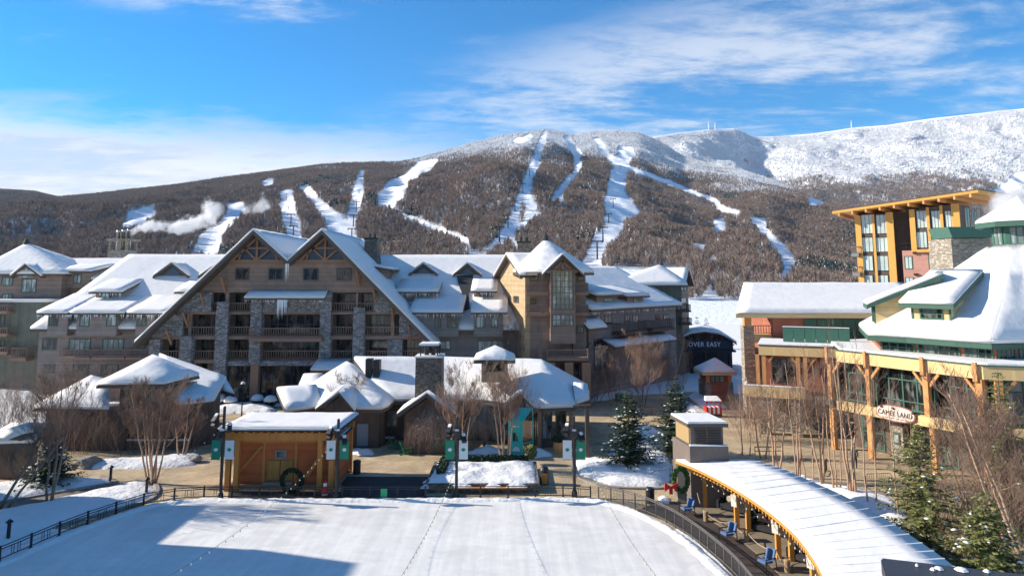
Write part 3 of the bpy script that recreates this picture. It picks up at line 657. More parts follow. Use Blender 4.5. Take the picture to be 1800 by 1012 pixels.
def shed_dormer(t, px0, px1, ytop, ybot, rp, wall_m, wins, over=(5, 8), drop=0.0, lie=.28, ic=True, seed=3, snow=.36):
    """box with a front wall and a shallow shed roof that runs back into the slope"""
    p = on_roof((px0 + px1) / 2, ybot, rp); Y = p.y
    low = Y < rp[0] + .8
    if low: Y = rp[0] - .25
    p.y = Y; a, b = D(px0, ybot, Y), D(px1, ybot, Y); zt_ = D(px0, ytop, Y).z; Yf, z0, k = rp
    wl = Wall((a.x, Y), (b.x, Y)); run = (zt_ - p.z) / max(.05, k - lie) + 1.2
    solid('dormer', wall_m, t, lambda m: m.prism([(a.x, Y, p.z - (.9 if low else .6)), (a.x, Y, zt_), (a.x, Y + run, zt_ + lie * run), (a.x, Y + run, p.z - (.9 if low else .6))], (b.x - a.x, 0, 0)))
    for q in wins: pwindow(wl, t, *q, cols=2, rows=1, d=.01, frame=GREEND, fw=.09, pane=GLASSL if seed % 2 else GLASS)
    s = 1200 / Y; o0, o1 = a.x - over[0] / s, b.x + over[1] / s; ft = .8
    ro = snow_roof(t, [[Vector((o0, Y - ft, zt_ - lie * ft + .12)), Vector((o1, Y - ft, zt_ - lie * ft + .12)), Vector((o1, Y + run + .6, zt_ + lie * (run + .6) + .12)), Vector((o0, Y + run + .6, zt_ + lie * (run + .6) + .12))]], t=snow, names=('dormer_roof', 'snow_cover'))
    if ic: icicles(ro, (o0, Y - ft, zt_ - .25), (o1, Y - ft, zt_ - .25), int((o1 - o0) * 7), .2, .9, seed=seed)
    return wl
def gable_dormer(t, pxc, half, ytop, ybase, rp, seed=1):
    p = on_roof(pxc, ybase, rp); Y = p.y - .2; s = 1200 / Y; zt_ = D(pxc, ytop, Y).z; hw = half / s; Yf, z0, k = rp; run = (zt_ - p.z) / k + .8
    wl = Wall((p.x - hw, Y), (p.x + hw, Y))
    solid('dormer', FASC, t, lambda m: m.prism([(p.x - hw * .82, Y, p.z - .3), (p.x + hw * .82, Y, p.z - .3), (p.x + hw * .82, Y, p.z + .25), (p.x, Y, zt_ - .2), (p.x - hw * .82, Y, p.z + .25)], (0, run, 0)))
    g = MB(); wl.poly(g, [(hw * .5, p.z + .35), (hw * 1.5, p.z + .35), (hw, zt_ - .55)], .01, .08); g.build('window', GLASSB, t)
    f = .7; A = lambda x, y, z: Vector((x, y, z))
    snow_roof(t, [[A(p.x - hw, Y - f, p.z + .2), A(p.x, Y - f, zt_), A(p.x, Y + run, zt_), A(p.x - hw, Y + run * .9, p.z + .2)], [A(p.x, Y - f, zt_), A(p.x + hw, Y - f, p.z + .2), A(p.x + hw, Y + run * .9, p.z + .2), A(p.x, Y + run, zt_)]], t=.28, base=.28, names=('dormer_roof', 'snow_cover'), bev=.08)

# ---- left wing
LW, lwl, rp = wing('hotel_wing', 'grey brown hotel wing left of the twin gables, its snow roof stepped with icicled dormers', 52, 300, 88, 579, 451, 101.5, 226, 420, GREYB)
for i, (a, b, o0, o1, ws) in enumerate(((83, 118, 14, 10, [(86, 555, 102, 573)]), (134, 205, 10, 18, [(140, 555, 157, 574), (187, 555, 205, 573)]), (238, 300, 12, 3, [(241, 555, 258, 573), (272, 555, 283, 573)]))):
    shed_dormer(LW, a, b, 549, 577, rp, GREYB, ws, (o0, o1), seed=20 + i)
shed_dormer(LW, 167, 193, 512, 536, rp, BROWN, [(176, 515, 193, 534)], (7, 26), seed=31); shed_dormer(LW, 318, 345, 512, 532, rp, BROWN, [(323, 515, 333, 530)], (8, 20), seed=33)
gable_dormer(LW, 305, 31, 462, 488, rp); gable_dormer(LW, 387, 34, 461, 488, rp)
for q in ((74, 594, 99, 615, 2), (121, 595, 159, 616, 4), (180, 595, 218, 616, 4), (240, 595, 256, 612, 2), (77, 640, 97, 656, 2), (128, 640, 156, 657, 3), (177, 640, 208, 658, 3)): pwindow(lwl, LW, *q[:4], cols=q[4], d=.01, frame=GREEND, pane=GLASSL if q[0] in (121, 180) else GLASS)
for a, b in ((104, 158), (161, 219), (222, 262)):
    a0, z0, a1, z1 = lwl.rect(a, 615, b, 629, 1.3); railing(lwl, LW, a0, a1, z0 + .1, z1 - z0, 1.3, ends=.02, floor=.3)
    if a < 222:
        a0, z0, a1, z1 = lwl.rect(a, 656, b, 664, 1.3)
solid('terrace_wall', BROWN, LW, lambda m: lwl.box(m, lwl.rect(102, 660, 262, 676, 2)[0], lwl.rect(102, 660, 262, 676, 2)[2], 0, lwl.rect(102, 668, 262, 690, 2)[3], .01, 2.0))

# ---- right wing
RW, rwl, rp = wing('hotel_wing', 'grey brown hotel wing between the twin gables and the yellow walled tower', 660, 936, 88, 581, 452, 101.5, 640, 900, GREYB)
for i, (a, b, o0, o1, ws) in enumerate(((726, 806, 6, 8, [(764, 556, 776, 576), (786, 556, 804, 576)]), (833, 884, 5, 8, [(836, 556, 853, 576), (863, 556, 875, 576)]))):
    shed_dormer(RW, a, b, 548, 578, rp, GREYB, ws, (o0, o1), seed=40 + i)
shed_dormer(RW, 704, 762, 512, 536, rp, BROWN, [(731, 517, 754, 535)], (8, 10), seed=44); shed_dormer(RW, 833, 868, 511, 536, rp, BROWN, [(842, 516, 858, 535)], (5, 6), seed=46)
gable_dormer(RW, 745, 25, 463, 484, rp); gable_dormer(RW, 822, 25, 463, 486, rp)
for q in ((774, 598, 793, 614, 2), (840, 598, 897, 624, 5), (774, 630, 800, 650, 3), (806, 630, 830, 650, 2)): pwindow(rwl, RW, *q[:4], cols=q[4], d=.01, frame=GREEND, pane=GLASSL)
k_ = on_roof(812, 500, rp); k2 = on_roof(816, 545, rp)
def slid(m):
    pts = [(803, 490), (832, 488), (830, 510), (824, 520), (826, 548), (817, 552), (814, 525), (806, 505)]
    m.prism([on_roof(x, y, rp) + Vector((0, -.25, .42)) for x, y in pts], (0, 0, .03))
solid('bare_roofing', ROOFD, RW, slid)

# ---- far left block with the pyramid roof
FL = thing('hotel_tower', 'brown corner tower at the left end of the hotel under a steep snowy pyramid roof', 'hotel tower', (-78, 101, 0), group='wings of the hotel')
fw_ = Wall((D(-40, 500, 97).x, 97), (D(108, 500, 97).x, 97)); ze = fw_.hit(50, 482)[1]; ap = D(46, 431, 102.5)
e0, e1 = fw_.pt(-.6, ze, .7), fw_.pt(fw_.len + .6, ze, .7); b0, b1 = e0 + Vector((0, 12, 0)), e1 + Vector((0, 12, 0)); ap.x = D(46, 431, 102.5).x
snow_roof(FL, [[e0, e1, ap], [e1, b1, ap], [b1, b0, ap], [b0, e0, ap]], t=.4)
solid('wall', BROWN, FL, lambda m: fw_.box(m, 0, fw_.len, 0, ze - .1, -10.5, 0)); solid('spire_cap', ROOFD, FL, lambda m: m.lathe([(.5, ap.z + .15), (.35, ap.z + .6), (.03, ap.z + 1.1)], (ap.x, ap.y, 0), 8))
for q in ((3, 487, 23, 502, 3), (38, 490, 64, 514, 3), (3, 516, 22, 533, 3), (0, 553, 18, 570, 2)): pwindow(fw_, FL, *q[:4], cols=q[4], d=.01, frame=GREEND, pane=GLASSL)
ga = fw_.hit(52, 467); gl_ = fw_.hit(32, 484)[0]; gr_ = fw_.hit(74, 484)[0]
solid('gable', BROWN, FL, lambda m: fw_.poly(m, [(gl_, ze - .2), (gr_, ze - .2), (ga[0], ga[1])], -4, .5))
snow_roof(FL, [[fw_.pt(gl_ - .5, ze - .3, 1), fw_.pt(ga[0], ga[1] + .2, 1), fw_.pt(ga[0], ga[1] + .2, -4), fw_.pt(gl_ - .5, ze - .3, -2)], [fw_.pt(ga[0], ga[1] + .2, 1), fw_.pt(gr_ + .5, ze - .3, 1), fw_.pt(gr_ + .5, ze - .3, -2), fw_.pt(ga[0], ga[1] + .2, -4)]], names=('gable_roof', 'snow_cover'))
a0, z0, a1, z1 = fw_.rect(38, 473, 64, 488)
g = MB(); fw_.poly(g, [(a0, z0), (a1, z0), ((a0 + a1) / 2, z1 + .2)], .51, .56); g.build('window', GLASSL, FL)
# its low link towards the left wing
lk = Wall((D(104, 500, 99).x, 99), (D(215, 500, 99).x, 99)); zl = lk.hit(150, 492)[1]; zr_ = D(150, 458, 106).z
snow_roof(FL, [[lk.pt(-.5, zl, .6), lk.pt(lk.len, zl, .6), Vector((lk.pt(lk.len, 0).x, 106, zr_)), Vector((lk.pt(-4, 0).x, 106, zr_))], [Vector((lk.pt(-4, 0).x, 106, zr_)), Vector((lk.pt(lk.len, 0).x, 106, zr_)), Vector((lk.pt(lk.len, 0).x, 113, zl)), Vector((lk.pt(-.5, 0).x, 113, zl))]], t=.4, names=('link_roof', 'snow_cover'))
solid('link_wall', BROWN, FL, lambda m: lk.box(m, 0, lk.len, 0, zl - .1, -12, 0))
wd = Wall((D(108, 490, 98.2).x, 98.2), (D(158, 490, 98.2).x, 98.2)); z1 = wd.hit(130, 477)[1]; z0 = wd.hit(130, 505)[1]
solid('dormer', BROWN, FL, lambda m: wd.box(m, 0, wd.len, z0, z1, -5, 0)); pwindow(wd, FL, 129, 481, 143, 498, cols=2, d=.01, frame=GREEND, pane=GLASSL)
snow_roof(FL, [[wd.pt(-.6, z1, .7), wd.pt(wd.len + .6, z1, .7), wd.pt(wd.len + .6, z1 + .9, -5), wd.pt(-.6, z1 + .9, -5)]], names=('dormer_roof', 'snow_cover'))
# olive block in front of it
OB = thing('hotel_annex', 'olive green boarded hotel annex with small balconies at the left edge', 'hotel wing', (-70, 95, 0), group='wings of the hotel')
ow = Wall((D(-60, 580, 93).x, 93), (D(74, 580, 93).x, 93)); zo = ow.hit(40, 531)[1]
solid('wall', OLIVE, OB, lambda m: ow.box(m, 0, ow.len, 0, zo, -4, 0)); solid('roof', SNOW, OB, lambda m: ow.box(m, -.3, ow.len + .3, zo + .01, zo + .35, -4, .3), bevel=.1)
for y0, y1 in ((553, 572), (598, 616)): pwindow(ow, OB, -18, y0, 8, y1, cols=3, d=.01, frame=GREEND)
for y0, y1 in ((536, 548), (576, 588), (610, 620)):
    a0, z0, a1, z1 = ow.rect(-30, y0, 12, y1, 1.4); railing(ow, OB, a0, a1, z0, z1 - z0, 1.4, ends=.02, floor=.3)
a0, z0, a1, z1 = ow.rect(20, 611, 46, 629, 1.6); railing(ow, OB, a0, a1, z0, z1 - z0, 1.6, ends=.02, floor=.4)

# ---- stone flue stack with steam behind the left wing
SC = thing('chimney_stack', 'open topped stone flue stack with bright steel pipes behind the left wing roof', 'chimney', (D(215, 450, 112).x, 112, 0))
x0 = D(199, 450, 112).x; x1 = D(232, 450, 112).x; zc_ = D(215, 440, 112).z
solid('stone_base', TSTONE, SC, lambda m: m.box((x0, 110.4, 8), (x1, 113.5, zc_)))
def cage(m):
    zt_ = D(215, 424, 112).z
    for xx in (x0 + .15, (x0 + x1) / 2, x1 - .15):
        for yy in (110.6, 113.3): m.box((xx - .16, yy - .16, zc_ + .01), (xx + .16, yy + .16, zt_))
    m.box((x0 - .25, 110.2, zt_ + .01), (x1 + .25, 113.7, zt_ + .35))
solid('stone_crown', TSTONE, SC, cage)
for k in (.22, .5, .78):
    xx = x0 + (x1 - x0) * k; solid('flue_pipe', mat('steel', (.6, .6, .58), .3, metal=.9), SC, lambda m: m.lathe([(.30, zc_ + .01), (.30, zc_ + 2.9 + k * .3), (.42, zc_ + 2.9 + k * .3), (.36, zc_ + 3.2 + k * .3)], (xx, 112, 0), 10), smooth=True)

# ---- tower right of centre
TW_ = thing('hotel_tower', 'hotel tower with a yellow gable wall, tall gridded bay window and timber balconies', 'hotel tower', (5.5, 90, 0), group='wings of the hotel')
tc_ = Vector((D(972, 480, 88.5).x, 89.5, 0)); te_ = D(970, 480, 84).z; RO = 5.0
oc = lambda r, z, n=8, ph=math.pi / 8: [tc_ + Vector((r * math.cos(ph + i * 2 * math.pi / n), r * math.sin(ph + i * 2 * math.pi / n), z)) for i in range(n)]
ta = D(955, 424, 89.5); ta = Vector((tc_.x - .9, 89.5, ta.z)); E = oc(RO + .6, te_); snow_roof(TW_, [[E[i], E[(i + 1) % 8], ta] for i in range(8)], t=.4)
solid('spire_cap', ROOFD, TW_, lambda m: m.lathe([(.5, ta.z + .1), (.32, ta.z + .6), (.03, ta.z + 1.2)], (ta.x, ta.y, 0), 8))
solid('wall', BROWN, TW_, lambda m: m.prism(oc(RO - .9, 0), (0, 0, te_ - .05)))
tw = Wall((D(967, 500, 84).x, 84), (D(1011, 500, 84).x, 84)); zg = tw.hit(990, 476)[1]
solid('bay', BROWN, TW_, lambda m: tw.box(m, 0, tw.len, tw.hit(990, 604)[1], zg, -4, 0))
pwindow(tw, TW_, 970, 474, 1008, 545, cols=5, rows=7, d=.01, frame=mat('bay_frame', (.16, .11, .08), .6), pane=GLASSL, fw=.13); pwindow(tw, TW_, 970, 552, 1008, 573, cols=5, rows=2, d=.01, frame=MATS['bay_frame'], pane=GLASSL, fw=.13)
gp = tw.hit(990, 448); c_ = tw.len / 2
solid('gable', BROWN, TW_, lambda m: tw.poly(m, [(-.3, zg - .1), (tw.len + .3, zg - .1), (c_, gp[1] - .2)], -3, .05))
def gt(m):
    for a, b in (((-.4, zg), (tw.len + .4, zg)), ((c_, zg), (c_, gp[1] - .3)), ((.5, zg + .2), (c_ + .5, zg + 1.6)), ((tw.len - .5, zg + .2), (c_ - .5, zg + 1.6))): m.bar(tw.pt(a[0], a[1], .3), tw.pt(b[0], b[1], .3), .2)
solid('gable_truss', TIMBER, TW_, gt)
snow_roof(TW_, [[tw.pt(-1.0, zg - .5, 1), tw.pt(c_, gp[1], 1), tw.pt(c_, gp[1], -4), tw.pt(-1.0, zg - .5, -3)], [tw.pt(c_, gp[1], 1), tw.pt(tw.len + 1.0, zg - .5, 1), tw.pt(tw.len + 1.0, zg - .5, -3), tw.pt(c_, gp[1], -4)]], names=('gable_roof', 'snow_cover'), t=.3)
# balconies left and right of the bay, on three levels
for (a, b, y0, y1) in ((926, 964, 496, 513), (926, 964, 535, 550), (1012, 1034, 497, 513), (1012, 1034, 536, 549), (963, 1034, 614, 628)):
    wl = Wall((D(a, y1, 85).x, 85), (D(b, y1, 85).x, 85)) if y0 < 600 else Wall((D(a, y1, 82.5).x, 82.5), (D(b, y1, 82.5).x, 82.5)); z0 = wl.hit(a, y1)[1]; z1 = wl.hit(a, y0)[1]; railing(wl, TW_, 0, wl.len, z0, z1 - z0, 0, ends=-3, floor=.4)
wl = Wall((D(926, 560, 86.2).x, 86.2), (D(964, 560, 86.2).x, 86.2))
for q in ((932, 480, 946, 494, 2), (948, 480, 962, 494, 2), (932, 524, 942, 536, 2), (948, 522, 962, 536, 2), (946, 576, 954, 584, 1)): pwindow(wl, TW_, *q[:4], cols=q[4], d=.02, frame=FASC)
solid('side_wall', BROWN, TW_, lambda m: wl.box(m, -.2, wl.len + .6, 0, te_ - .1, -3, 0))
wl = Wall((D(1010, 560, 86).x, 86), (D(1036, 560, 86).x, 86)); solid('side_wall', BROWN, TW_, lambda m: wl.box(m, -.2, wl.len - .4, 0, te_ - .1, -5, 0)); pwindow(wl, TW_, 1016, 480, 1026, 494, cols=2, d=.02); pwindow(wl, TW_, 1014, 573, 1026, 586, cols=2, d=.02)
for px in (968, 1000, 1030):
    p = D(px, 650, 82.6); solid('stone_post', TIMBER, TW_, lambda m: m.box((p.x - .5, 82.1, 0), (p.x + .5, 83.2, D(px, 630, 82.6).z - .4)))
wl = Wall((D(925, 650, 85).x, 85), (D(1036, 650, 85).x, 85))
for a, b in ((975, 997), (1003, 1027), (935, 962)): pwindow(wl, TW_, a, 636, b, 690, cols=3, rows=3, d=.3, frame=TIMBER)
yw = Wall((D(878, 500, 96).x, 96), (D(923, 500, 86).x, 86)); zy = yw.hit(878, 484)[1]; za_ = D(902, 449, 91).z
solid('yellow_wall', TANW, TW_, lambda m: yw.poly(m, [(0, 0), (yw.len, 0), (yw.len, zy), (yw.len / 2, za_), (0, zy)], -6, 0))
pwindow(yw, TW_, 903, 520, 912, 532, cols=1, d=.01); 
p = lambda a, z, d: yw.pt(a, z, d)
snow_roof(TW_, [[p(-.7, zy - .35, .8), p(yw.len / 2, za_ + .1, .8), p(yw.len / 2, za_ + .1, -8), p(-.7, zy - .35, -8)], [p(yw.len / 2, za_ + .1, .8), p(yw.len + .3, zy - .1, .8), p(yw.len + .3, zy - .1, -8), p(yw.len / 2, za_ + .1, -8)]], names=('gable_roof', 'snow_cover'), t=.32)
chim(TW_, D(921, 430, 95).x, 95, 14, D(921, 424, 95).z - .3, .95, .9, DSTONE)

# ---- east wing, receding to the right
EW = thing('hotel_wing', 'brown hotel wing with dark balconies stretching right from the tower to the green end block', 'hotel wing', (16, 95, 0), group='wings of the hotel')
ew = Wall((D(1034, 560, 88).x, 88), (D(1188, 560, 104).x, 104)); zE = ew.hit(1036, 545)[1]
zE2 = zE; ridge0 = D(1030, 470, 101); ridge1 = D(1150, 478, 114)
A_, B_ = ew.pt(-.5, zE, .9), ew.pt(ew.len + .5, zE, .9); r0_ = ew.pt(-2, ridge0.z, -12); r1__ = ew.pt(ew.len + 2, ridge0.z, -12)
snow_roof(EW, [[A_, B_, r1__, r0_], [r0_, r1__, ew.pt(ew.len, zE, -22), ew.pt(0, zE, -22)]], t=.4)
icicles(EW, A_ - Vector((0, 0, .25)), B_ - Vector((0, 0, .25)), 90, .15, .7, seed=60)
solid('wall', GREYB, EW, lambda m: ew.box(m, 0, ew.len, 0, zE - .1, -18, 0))
kE = (ridge0.z - zE) / 12.9
def edormer(px0, px1, yt, yb):
    # find the distance back where the slope meets the lower row
    best = min((abs(zE + kE * (dd + .9) - ew.hit((px0 + px1) / 2, yb, -dd)[1]), dd) for dd in [i * .1 for i in range(110)]); dd = best[1]
    a0, z0, a1, z1 = ew.rect(px0, yt, px1, yb, -dd); run = (z1 - z0) / (kE - .2)
    solid('dormer', BROWN, EW, lambda m: ew.box(m, a0, a1, z0 - .5, z1, -dd - run, -dd))
    wl2 = Wall(ew.pt(0, 0, -dd)[:2], ew.pt(1, 0, -dd)[:2]); window(wl2, EW, a0 + (a1 - a0) * .35, z0 + .4, a0 + (a1 - a0) * .8, z1 - .3, cols=3, d=.01, frame=GREEND, pane=GLASSL)
    snow_roof(EW, [[ew.pt(a0 - 1.2, z1 + .05, -dd + .8), ew.pt(a1 + .5, z1 + .05, -dd + .8), ew.pt(a1 + .5, z1 + .25 * run, -dd - run - 1), ew.pt(a0 - 1.2, z1 + .25 * run, -dd - run - 1)]], names=('dormer_roof', 'snow_cover'), t=.4)
edormer(1049, 1084, 519, 536); edormer(1103, 1131, 521, 537)
for q in ((1048, 554, 1056, 571), (1062, 554, 1076, 571), (1098, 553, 1107, 567), (1112, 553, 1122, 567), (1152, 552, 1160, 562), (1166, 552, 1176, 562), (1108, 586, 1118, 598), (1124, 584, 1134, 596), (1142, 582, 1152, 596)): pwindow(ew, EW, *q, cols=2, d=.01, frame=FASC, pane=GLASSL if q[0] % 3 else GLASS)
for (a, b, y0, y1) in ((1092, 1137, 567, 582), (1147, 1185, 562, 576)):
    a0, z0, a1, z1 = ew.rect(a, y0, b, y1, 1.5); railing(ew, EW, a0, a1, z0, z1 - z0, 1.5, ends=.02, floor=.4, mt=mat('dark_rail', (.10, .065, .055), .7))
pwindow(ew, EW, 1044, 594, 1066, 650, cols=2, rows=3, d=.02, frame=BLACK, fw=.15, name='gate')
a0, z0, a1, z1 = ew.rect(1036, 575, 1060, 577, .9); zz = z0
snow_roof(EW, [[ew.pt(a0 - 1, zz, 1.6), ew.pt(a1, zz, 1.6), ew.pt(a1, zz + 1.2, .02), ew.pt(a0 - 1, zz + 1.2, .02)]], names=('porch_roof', 'snow_cover'))
a0, z0, a1, z1 = ew.rect(1080, 600, 1188, 604, 2); zz = z0
snow_roof(EW, [[ew.pt(a0, zz, 2.2), ew.pt(a1, zz, 2.2), ew.pt(a1, zz + .8, .02), ew.pt(a0, zz + .8, .02)]], names=('porch_roof', 'snow_cover'))

# ---- end block
EB = thing('hotel_annex', 'olive green end block of the hotel with a pyramid roof beside the dark arched hall', 'hotel wing', (28, 110, 0), group='wings of the hotel')
bw_ = Wall((D(1152, 520, 108).x, 108), (D(1198, 520, 108).x, 108)); zb_ = bw_.hit(1175, 502)[1]
solid('wall', OLIVE, EB, lambda m: bw_.box(m, -.0, bw_.len, 0, zb_, -9, 0)); ap = D(1162, 468, 113)
e = [bw_.pt(-7, zb_, .8), bw_.pt(bw_.len + .8, zb_, .8), bw_.pt(bw_.len + .8, zb_, -10), bw_.pt(-7, zb_, -10)]
snow_roof(EB, [[e[0], e[1], ap], [e[1], e[2], ap], [e[2], e[3], ap], [e[3], e[0], ap]], t=.4); solid('spire_cap', ROOFD, EB, lambda m: m.lathe([(.45, ap.z + .15), (.03, ap.z + 1.0)], (ap.x, ap.y, 0), 8))
solid('side_wall', BROWN, EB, lambda m: bw_.box(m, -7, -.02, 0, zb_, -9, -.3))
sw = Wall((D(1198, 520, 109).x, 109), (D(1210, 520, 112).x, 112)); zs = sw.hit(1200, 500)[1]
solid('gable', BROWN, EB, lambda m: sw.poly(m, [(0, 0), (sw.len, 0), (sw.len, zs), (sw.len / 2, zs + 2.2), (0, zs)], -5, 0))
snow_roof(EB, [[sw.pt(-.3, zs - .1, .8), sw.pt(sw.len / 2, zs + 2.5, .8), sw.pt(sw.len / 2, zs + 2.5, -6), sw.pt(-.3, zs - .1, -6)], [sw.pt(sw.len / 2, zs + 2.5, .8), sw.pt(sw.len + .5, zs - .1, .8), sw.pt(sw.len + .5, zs - .1, -6), sw.pt(sw.len / 2, zs + 2.5, -6)]], names=('gable_roof', 'snow_cover'))
for q in ((1197, 500, 1201, 511), (1202, 500, 1206, 511), (1197, 523, 1206, 533)): pwindow(sw, EB, *q, cols=1, d=.02, pane=GLASSL)
for (a, b, y0, y1) in ((1189, 1214, 535, 545), (1197, 1216, 559, 568)):
    wl = Wall((D(a, y1, 107).x, 107), (D(b, y1, 107).x, 107)); z0 = wl.hit(a, y1)[1]; z1 = wl.hit(a, y0)[1]; railing(wl, EB, 0, wl.len, z0, z1 - z0, 0, ends=-3, floor=.3, mt=MATS['dark_rail'])

# ---- arched hall
def text_mesh(s, size, m, parent, loc, rot, name='lettering', ext=.02, font=None, sx_=1.0):
    cu = bpy.data.curves.new(name, 'FONT'); cu.body = s; cu.size = size; cu.extrude = ext; cu.align_x = 'CENTER'; cu.align_y = 'CENTER'; cu.space_character = 1.1
    o = bpy.data.objects.new(name, cu); me = bpy.data.meshes.new_from_object(o); bpy.data.objects.remove(o)
    q = bpy.data.objects.new(name, me); C.objects.link(q); me.materials.append(m); q.parent = parent
    me.transform(Matrix.Translation(Vector(loc) - wloc(parent)) @ rot.to_matrix().to_4x4() @ Matrix.Diagonal((sx_, 1, 1, 1))); return q
from mathutils import Euler
WHITE = mat('white_paint', (.8, .8, .8), .6)
AH = thing('arched_hall', 'dark blue arched hall at the foot of the slope with OVER EASY in pale letters', 'building', (D(1237, 600, 110).x, 114, 0))
aw = Wall((D(1184, 600, 110).x, 110), (D(1290, 600, 110).x, 110)); 
arc = [aw.hit(x, y) for x, y in ((1184, 601), (1196, 593), (1213, 586), (1237, 583), (1262, 587), (1278, 594), (1292, 603))]
base_z = aw.hit(1237, 614)[1]
solid('gable_glazing', GLASS, AH, lambda m: aw.poly(m, [(arc[0][0], arc[0][1] - .3)] + [(arc[-1][0], arc[-1][1] - .3)] + arc[::-1][1:-1], -.3, .02))
solid('glazing_bars', BLACK, AH, lambda m: [aw.box(m, aw.hit(x, 590)[0] - .06, aw.hit(x, 590)[0] + .06, arc[0][1] - .3, aw.hit(x, 583 if 1205 < x < 1270 else 588)[1], .03, .12) for x in (1202, 1216, 1230, 1244, 1258, 1272)])
solid('sign_band', NAVY, AH, lambda m: aw.box(m, aw.hit(1188, 600)[0], aw.hit(1287, 600)[0], base_z, aw.hit(1237, 597)[1], -.3, .4)); solid('canopy_edge', BLACK, AH, lambda m: aw.box(m, aw.hit(1186, 600)[0], aw.hit(1289, 600)[0], base_z - .3, base_z - .01, -.5, 1.2))
for x in (1192, 1215, 1240, 1262, 1283): solid('post', BLACK, AH, lambda m: aw.box(m, aw.hit(x, 620)[0] - .25, aw.hit(x, 620)[0] + .25, 0, base_z - .31, -.2, .3))
solid('hall_wall', NAVY, AH, lambda m: aw.box(m, .3, aw.len - .3, 0, arc[0][1] - .5, -12, -1.5))
pr = [aw.pt(a, z + .05, .9) for a, z in arc]; bk_ = [q + Vector((2.2, 12, 0)) for q in pr]
snow_roof(AH, [[pr[i], pr[i + 1], bk_[i + 1], bk_[i]] for i in range(len(pr) - 1)], t=.35, base=.25, roof_m=BLACK)
a0, z0 = aw.hit(1237, 605); p_ = aw.pt(a0, z0, .43); text_mesh('OVER EASY', 1.02, WHITE, AH, p_, Euler((R(90), 0, 0)), sx_=.92)
# ================================================================== GROUND OF THE VILLAGE
def pavers(name, c1, c2, scale=1.0):
    m = bpy.data.materials.new(name); m.use_nodes = True; nt = m.node_tree; b = nt.nodes['Principled BSDF']; b.inputs['Roughness'].default_value = 0.85
    g = N(nt, 'ShaderNodeNewGeometry'); br = N(nt, 'ShaderNodeTexBrick', i_Scale=scale); L(nt, g.outputs['Position'], br.inputs['Vector'])
    br.inputs['Color1'].default_value = (*c1, 1); br.inputs['Color2'].default_value = (*c2, 1); br.inputs['Mortar'].default_value = (*[c * .55 for c in c1], 1)
    br.inputs['Brick Width'].default_value = .45; br.inputs['Row Height'].default_value = .22; br.inputs['Mortar Size'].default_value = .018
    n = N(nt, 'ShaderNodeTexNoise', i_Scale=.35, i_Detail=6.0, i_Roughness=.7); L(nt, g.outputs['Position'], n.inputs[0]); h = N(nt, 'ShaderNodeHueSaturation'); L(nt, br.outputs[0], h.inputs['Color']); L(nt, mapr(nt, n.outputs[0], .3, .7, .58, 1.28, False), h.inputs['Value'])
    n2 = N(nt, 'ShaderNodeTexNoise', i_Scale=.9, i_Detail=7.0, i_Roughness=.75); L(nt, g.outputs['Position'], n2.inputs[0])
    k = N(nt, 'ShaderNodeMix', data_type='RGBA'); L(nt, mapr(nt, n2.outputs[0], .57, .69, 0, .6), k.inputs[0]); L(nt, h.outputs[0], k.inputs[6]); k.inputs[7].default_value = (.6, .6, .62, 1)   # traces of trodden snow
    L(nt, k.outputs[2], b.inputs['Base Color']); bp = N(nt, 'ShaderNodeBump', i_Strength=.4, i_Distance=.02); L(nt, br.outputs['Fac'], bp.inputs['Height']); bp.invert = True; L(nt, bp.outputs[0], b.inputs['Normal']); return m
PAVE = pavers('tan_pavers', (0.46, 0.345, 0.205), (0.55, 0.425, 0.265))
PATHM = pavers('grey_path_pavers', (0.20, 0.16, 0.12), (0.26, 0.205, 0.15))
def sheet(name, pts, z, m, th=None):
    mb = MB(); 
    if th: mb.prism([(p[0], p[1], z - th) for p in pts], (0, 0, th))
    else: mb.add([(p[0], p[1], z) for p in pts], [tuple(range(len(pts)))])
    o = mb.build(name, m)
    if o.data.polygons[0].normal.z < 0 and not th: o.data.flip_normals()
    return tag(o, kind='structure')
sheet('ground', [(-900, -80), (900, -80), (900, 300), (-900, 300)], 0.0, SNOWR)
sheet('plaza', [(-42, 43.4), (15, 43.4), (26, 30), (60, 30), (60, 83), (16, 96), (8, 83), (-44, 83), (-46, 60)], 0.006, PAVE)
# ---- rink
RK = [(-260, 1120), (-120, 1045), (0, 990), (60, 964), (130, 934), (200, 909), (262, 890), (320, 881), (380, 879), (500, 879), (700, 879), (900, 878), (1000, 877), (1052, 881), (1105, 895), (1155, 917), (1205, 948), (1252, 987), (1290, 1024), (1330, 1075), (1360, 1130)]
rk = [G(x, y) for x, y in RK]
def smooth_path(pts, n=6):
    out = []
    for i in range(len(pts) - 1):
        p0, p1, p2, p3 = pts[max(i - 1, 0)], pts[i], pts[i + 1], pts[min(i + 2, len(pts) - 1)]
        for k in range(n):
            t = k / n; out.append(0.5 * ((2 * p1) + (p2 - p0) * t + (2 * p0 - 5 * p1 + 4 * p2 - p3) * t * t + (3 * p1 - p0 - 3 * p2 + p3) * t ** 3))
    return out + [pts[-1]]
edge = smooth_path(rk, 5)
ice = bpy.data.materials.new('skated_ice'); ice.use_nodes = True; nt = ice.node_tree; b = nt.nodes['Principled BSDF']; b.inputs['Specular IOR Level'].default_value = .35
g = N(nt, 'ShaderNodeNewGeometry'); q = N(nt, 'ShaderNodeMapping'); q.inputs['Scale'].default_value = (1.0, .045, 1); q.inputs['Rotation'].default_value = (0, 0, R(9)); L(nt, g.outputs['Position'], q.inputs[0])
